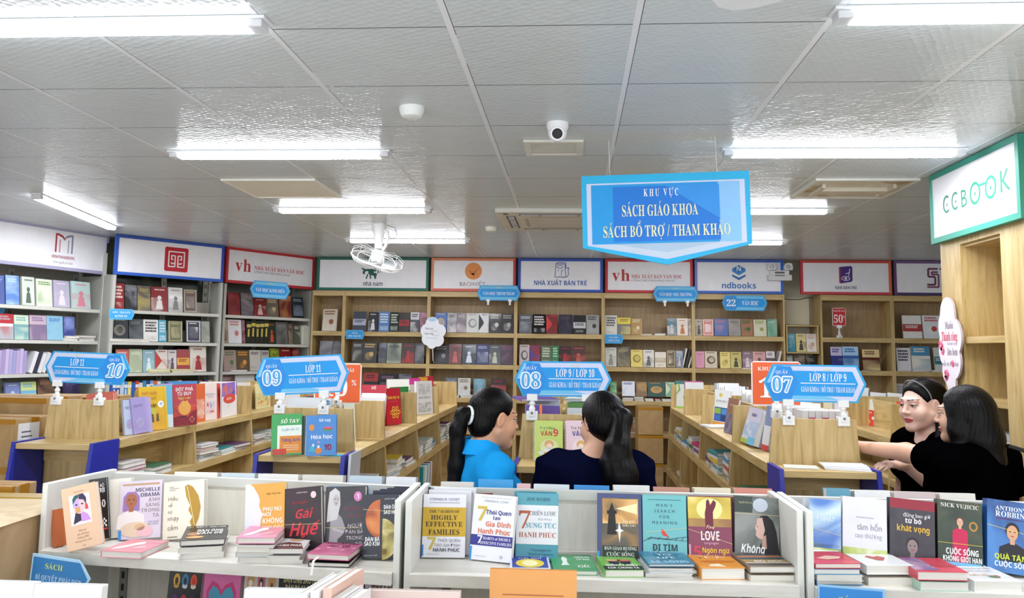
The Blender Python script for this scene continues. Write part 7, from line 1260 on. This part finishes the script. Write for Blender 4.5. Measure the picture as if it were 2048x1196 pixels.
def person(loc,phi,label,skin,shirt,head,arms,hairf,bs=1.,sleeve=.62,collar=None,hs=1.,hyaw=0,hpitch=0,hroll=0,plump=1.,girth=1.,trousers='1c1c24',neck_r=.05,nz=1.315):
    B=lambda *p: np.array(p,float)*bs; v=Vol(); g=girth
    hc=B(*head); Rm=rz_(hyaw)@rx(hpitch)@ry_(hroll)
    def torso(w,e,z0=0):
        w.el(B(0,0,.86),np.array([.165*g,.12*g,.13])*bs+e,.05).el(B(0,.0,1.0),np.array([.135*g,.1*g,.16])*bs+e,.06).el(B(0,-.005,1.15),np.array([.155*g,.108*g,.165])*bs+e,.05)
        w.rc(B(-.12*g,-.012,1.262),B(.12*g,-.012,1.262),.055*bs+e,.055*bs+e,.05); w.rc(B(-.09*g,-.02,nz-.04),B(0,-.02,nz),.038*bs+e,.042*bs+e,.04).rc(B(.09*g,-.02,nz-.04),B(0,-.02,nz),.038*bs+e,.042*bs+e,.04)
        for q in (-1,1): w.el(B(q*.068*g,.083*g,1.155),np.array([.066*g,.055*g,.065])*bs+e,.04)
    torso(v,0)
    v.rc(B(0,-.022,1.31),hc+Rm@np.array([0,-.012,-.055])*hs,neck_r*bs*1.08,neck_r*bs,.035)
    for q in (-1,1):
        v.rc(B(q*.085,0,.82),B(q*.095,.015,.46),.092*bs*g,.058*bs,.04).rc(B(q*.095,.015,.46),B(q*.095,-.02,.1),.055*bs,.036*bs,.03).el(B(q*.096,-.03,.3),(.05,.055,.11),.03).rc(B(q*.095,-.035,.05),B(q*.105,.12,.03),.04,.03,.02)
    T_=add_head(v,hc,Rm,hs,plump); lim=[]
    for q,(el_,wr,dd,up) in arms.items():
        sh=B(q*.155*g,-.012,1.268); el_=B(*el_); wr=B(*wr); v.rc(sh,el_,.05*bs*g**.5,.04*bs*g**.5,.03).rc(el_,wr,.04*bs*g**.5,.026*bs,.02); hand(v,wr,dd,up,-q if 1 else q); lim.append((q,sh,el_,wr))
    pts=np.array([T_((0,0,.12)),T_((.1,.1,.1)),T_((-.1,-.1,.1)),*[l[2] for l in lim],*[l[3]+np.array(arms[l[0]][2])/np.linalg.norm(arms[l[0]][2])*.2 for l in lim],[-.24,-.18,0],[.24,.18,0]]); lo=pts.min(0)-.07; hi=pts.max(0)+.07
    hx,hy,hz=hc; gx=axis_grid(lo[0],hi[0],.0075,(hx-.1,hx+.1),.0032); gy=axis_grid(lo[1],hi[1],.0075,(hy-.13,hy+.13),.0032); gz=axis_grid(-.01,hi[2],.0085,(hz-.13*hs,hz+.13*hs),.0028)
    V,Fq=v.mesh(gx,gy,gz); V=relax(V,Fq,1,.4); V[:,2]=np.maximum(V[:,2],.0)
    o=volobj('person',V,Fq,[SKIN(skin),M('b04a52',.4),M('2a2022',.6),M('b4aca8',.3)],face_paint(V,Fq,hc,Rm,hs),None,loc,phi); tag(o,label,'person')
    # shirt
    c=Vol(); torso(c,.012)
    for q,sh,el_,wr in lim: c.cc(sh-(el_-sh)*.05,sh+(el_-sh)*sleeve,.066*bs*g**.5,.07*bs*g**.5,.03)
    for q,sh,el_,wr in lim: c.rc(sh,sh+(el_-sh)*.25,.06*bs*g**.5,.06*bs*g**.5,.04)
    for q,sh,el_,wr in lim: c.cc(sh+(el_-sh)*(sleeve-.02),sh+(el_-sh)*(sleeve+.3),.12,.12,.004,'-')
    nb=B(0,-.022,1.31); nt=hc+Rm@np.array([0,-.012,-.055])*hs; c.rc(nb+(nt-nb)*.25,nt,neck_r*bs*1.2,neck_r*bs*1.4,.006,'-'); c.rc(B(0,.02,nz+.01),B(0,.1,nz-.005),.045,.05,.01,'-'); c.hs((0,0,-1),-.68*bs)
    lo2=np.array([-.36*g,-.2*g,.66*bs]); hi2=np.array([.36*g,.24*g,1.42*bs])
    for q,sh,el_,wr in lim: e=sh+(el_-sh)*.75; lo2=np.minimum(lo2,e-.1); hi2=np.maximum(hi2,e+.1)
    fold=lambda X,Y,Z: .0035*np.sin(38*Z+14*X+9*np.sin(7*Y+5*X))*np.exp(-((Z-1.02)/.22)**2)+.003*np.sin(60*(X*.7+Z)+20*Y)*(np.abs(X)>.12)
    V,Fq=c.mesh(axis_grid(lo2[0],hi2[0],.007),axis_grid(lo2[1],hi2[1],.007),axis_grid(lo2[2],hi2[2],.007),fold); V=relax(V,Fq,2,.5); volobj('shirt',V,Fq,[CLOTH(shirt)],None,o)
    # trousers
    c=Vol(); c.el(B(0,0,.86),np.array([.17*g,.125*g,.13])*bs+.012,.05)
    for q in (-1,1): c.rc(B(q*.085,0,.82),B(q*.095,.015,.46),.1*bs*g,.075*bs,.04).cc(B(q*.095,.015,.5),B(q*.095,-.02,.09),.075*bs,.068*bs,.02)
    c.hs((0,0,1),.93*bs); V,Fq=c.mesh(axis_grid(-.3*g,.3*g,.012),axis_grid(-.22*g,.22*g,.012),axis_grid(.05,1.0,.012)); volobj('trousers',relax(V,Fq,1),Fq,[CLOTH(trousers)],None,o)
    for q in (-1,1):
        c=Vol(); c.rc(B(q*.095,-.04,.045),B(q*.106,.13,.035),.048,.038,.02); c.rc(B(q*.095,-.03,.08),B(q*.095,-.03,.05),.045,.045,.02); V,Fq=c.mesh(axis_grid(q*.1-.08,q*.1+.08,.008),axis_grid(-.13,.21,.008),axis_grid(.001,.15,.008)); V[:,2]=np.maximum(V[:,2],0); volobj('shoe',V,Fq,[M('26262a',.5)],None,o)
    # hair
    hv=Vol(); hairf(hv,T_,Rm,hs,B)
    pts=np.concatenate([[q[1]-.12,q[1]+.12] if q[0]=='el' else [np.minimum(q[1],q[2])-.12,np.maximum(q[1],q[2])+.12] for q in hv.p if q[6]=='+']); 
    strand=lambda X,Y,Z: .0013*np.sin(np.arctan2(Y-hy,X-hx)*46+5*np.sin(Z*20))*np.clip((Z-hz+.14)/.06,0,1)+.0011*np.sin(X*260+Y*90+4*np.sin(Z*9))*np.clip((hz-.1-Z)/.05,0,1)
    V,Fq=hv.mesh(axis_grid(pts[:,0].min(),pts[:,0].max(),.0045),axis_grid(pts[:,1].min(),pts[:,1].max(),.0045),axis_grid(pts[:,2].min(),pts[:,2].max(),.0045),strand); volobj('hair',relax(V,Fq,1,.4),Fq,[HAIR()],None,o)
    return o,T_,hc,Rm,B
def cap(hv,T,s,Rm,ear=True,low=.0):
    hv.el(T((0,-.02,.034)),np.array([.081,.1,.091])*s,.02,'+',Rm); hv.el(T((0,-.06,-.035)),np.array([.062,.05,.055])*s,.03,'+',Rm)
    hv.el(T((0,.1,-.03)),np.array([.082,.098,.1])*s,.03,'-',Rm); hv.el(T((0,.05,-.1)),np.array([.09,.08,.07])*s,.02,'-',Rm)
    if ear:
        for q in (-1,1): hv.el(T((q*.085,.004,-.012)),np.array([.034,.032,.042])*s,.012,'-',Rm)
def tail(hv,P,R_,k=.02):
    for (a,r0),(b,r1) in zip(zip(P,R_),zip(P[1:],R_[1:])): hv.rc(a,b,r0,r1,k)
# woman in the blue polo
def hair1(hv,T,Rm,s,B):
    cap(hv,T,s,Rm); P=[T((0,-.105,.0)),T((0,-.145,.0)),T((0,-.16,-.06)),np.array([.0,-.118,1.27]),np.array([.01,-.14,1.1]),np.array([.01,-.15,1.0])]; tail(hv,P,[.022,.027,.031,.032,.028,.012])
ARM=lambda q,ex=.2,ey=.03,ez=1.02,wx=.1,wy=.22,wz=1.1: ((q*ex,ey,ez),(q*wx,wy,wz),(-q*.6,.7,.3),(q*.2,-.3,1))
o1,T1,c1,R1,B1=person((-.358,3.425,0),R(-60),'woman in a bright blue polo shirt with low ponytail, seen in profile','c99878','1f93d6',(0,.045,1.452),{q:((q*.175,-.02,1.03),(q*.09,.12,1.12),(-q*.75,.15,.6),(q*.3,.6,.5)) for q in (1,-1)},hair1,hyaw=R(2),hpitch=R(-7),girth=.96,hs=.99)
m=MB(); P_=[T1((.0,-.118,.0))+R1@np.array([.034*math.cos(a),0,.034*math.sin(a)]) for a in np.linspace(0,2*math.pi,20)]; m.tube(P_,.006,'dfe6e4',8,False); m.build('hair_tie',[k for k in o1.children if k.name.startswith('hair')][0],smooth=True)
def collar(o,B,hc,col,edge):
    m=MB(); n=40; vs=[];fs=[]
    for i in range(n+1):
        a=R(-62)+R(304)*i/n-R(270)+R(0); a=R(118)+R(304)*i/n; dx,dy=math.cos(a),math.sin(a)
        for r,z,f in ((.062,1.345,0),(.066,1.372,0),(.07,1.374,0),(.094,1.318,1),(.088,1.315,1)): vs.append((dx*r*1.05,-.018+dy*r*(1.02 if dy<0 else 1.12),z+(-.035 if dy>0 else 0)*max(0,dy)-f*.012*max(0,dy)))
    for i in range(n):
        for k in range(4): fs.append((i*5+k,i*5+k+1,i*5+6+k,i*5+5+k))
    m.add([tuple(np.array(p)*1.0) for p in vs],fs,col); b=m.build('collar',o,smooth=True); s=b.modifiers.new('t','SOLIDIFY'); s.thickness=.003
collar(o1,B1,c1,CLOTH('1f93d6'),None)
# woman in navy seen from behind
def hair2(hv,T,Rm,s,B):
    cap(hv,T,s,Rm,True); hv.el(T((0,-.04,.0)),np.array([.084,.088,.08])*s,.03,'+',Rm); P=[T((-.0,-.105,.012)),T((.005,-.142,.0)),np.array([.075,-.15,1.36]),np.array([.09,-.165,1.26]),np.array([.1,-.165,1.14]),np.array([.105,-.16,1.02])]
    tail(hv,P,[.024,.032,.044,.056,.056,.02],.03); tail(hv,[P[1],np.array([.04,-.15,1.3]),np.array([.05,-.16,1.12])],[.02,.03,.016],.03)
o2,T2,c2,R2,B2=person((.09,3.45,0),R(4),'woman in a navy t-shirt with long black ponytail, seen from behind','c79a80','0a0d24',(.028,.03,1.442),{1:ARM(1),-1:ARM(-1)},hair2,hyaw=R(30),hpitch=R(-10),girth=1.06,plump=1.04,nz=1.265)
m=MB(); P_=[T2((.002,-.124,.008))+R2@np.array([.034*math.cos(a),0,.034*math.sin(a)]) for a in np.linspace(0,2*math.pi,20)]; m.tube(P_,.006,'141416',8,False); m.build('hair_tie',[k for k in o2.children if k.name.startswith('hair')][0],smooth=True)
# woman with a headband, facing left
def hair3(hv,T,Rm,s,B):
    cap(hv,T,s,Rm); hv.el(T((0,-.07,.02)),np.array([.075,.07,.075])*s,.03,'+',Rm); tail(hv,[T((0,-.1,-.02)),T((.01,-.12,-.12)),T((.02,-.12,-.24))],[.05,.055,.02],.03)
    tail(hv,[T((-.07,-.02,-.06)),T((-.085,.0,-.14)),T((-.075,.05,-.22)),T((-.06,.07,-.3))],[.012,.016,.018,.006],.02)
A3={-1:((-.23,.1,1.04),(-.14,.36,1.2),(.3,1,.0),(-.2,.1,1)),1:ARM(1)}
A3={-1:((-.22,.1,1.03),(-.16,.3,1.19),(.1,1,.05),(-.2,.1,1)),1:((.215,-.03,1.0),(.205,.04,.77),(-.05,.3,-1),(.9,.2,.2))}
o3,T3,c3,R3,B3=person((1.80,4.43,0),R(112),'woman in a black t-shirt with a thin headband, face turned left','dcb8a8','030304',(0,.045,1.456),A3,hair3,bs=1.02,hs=1.09,hyaw=R(3),hpitch=R(-4),plump=1.14,girth=1.05,neck_r=.056)
m=MB(); P_=[T3((.083*math.cos(a),.02+.03*math.sin(a)**2,.02+.094*math.sin(a))) for a in np.linspace(R(5),R(175),26)]; m.tube(P_,.0035,'6a666a',8); m.build('headband',o3,smooth=True)
# woman with long straight hair reaching to the counter
def hair4(hv,T,Rm,s,B):
    cap(hv,T,s,Rm,False); hv.el(T((0,-.03,.01)),np.array([.088,.094,.1])*s,.03,'+',Rm)
    tail(hv,[T((0,-.045,.0)),T((0,-.062,-.1)),T((.0,-.07,-.2)),T((0,-.075,-.25))],[.085,.088,.078,.05],.03)
    for q in (-1,1): tail(hv,[T((q*.062,.0,.03)),T((q*.078,.005,-.06)),T((q*.08,-.0,-.15)),T((q*.075,-.01,-.21))],[.028,.03,.028,.012],.03)
_L4=lambda x,y,z:tuple(np.round(rz_(-R(36))@np.array([x-1.685,y-3.7,z])/1.022,4))
A4={-1:(_L4(1.535,4.035,1.285),_L4(1.385,4.262,1.285),tuple(rz_(-R(36))@np.array([-.8,.5,.02])),(-.2,.1,1)),1:((.225,-.03,1.0),(.215,.08,.79),(-.1,.5,-1),(.9,.2,.3))}
o4,T4,c4,R4,B4=person((1.685,3.7,0),R(36),'woman in black with long straight hair, arm stretched behind the counter','d2a68c','030304',(0,.045,1.452),A4,hair4,bs=1.022,hs=1.0,hyaw=R(14),hpitch=R(-2),girth=1.12,sleeve=.55)
# shoulder bag
c=Vol(); c.el((0,0,0),(.075,.055,.12),.02); c.rc((0,0,-.08),(0,0,.06),.06,.055,.03); V,Fq=c.mesh(axis_grid(-.12,.12,.008),axis_grid(-.1,.1,.008),axis_grid(-.17,.17,.008)); e=empty('shoulder_bag',(1.965,3.63,1.13)); volobj('bag_body',V,Fq,[M('121214',.6)],None,e)
MB().tube([(-.02,.0,.1),(-.045,.0,.17),(-.1,.02,.215),(-.17,.02,.235)],.009,'141416',8).build('strap',e,smooth=True); MB().box(-.03,.03,-.066,-.05,-.02,.05,'8a6a5c').build('pocket',e,bev=.004)
tag(e,'small black shoulder bag at the right side of the long-haired woman','bag')
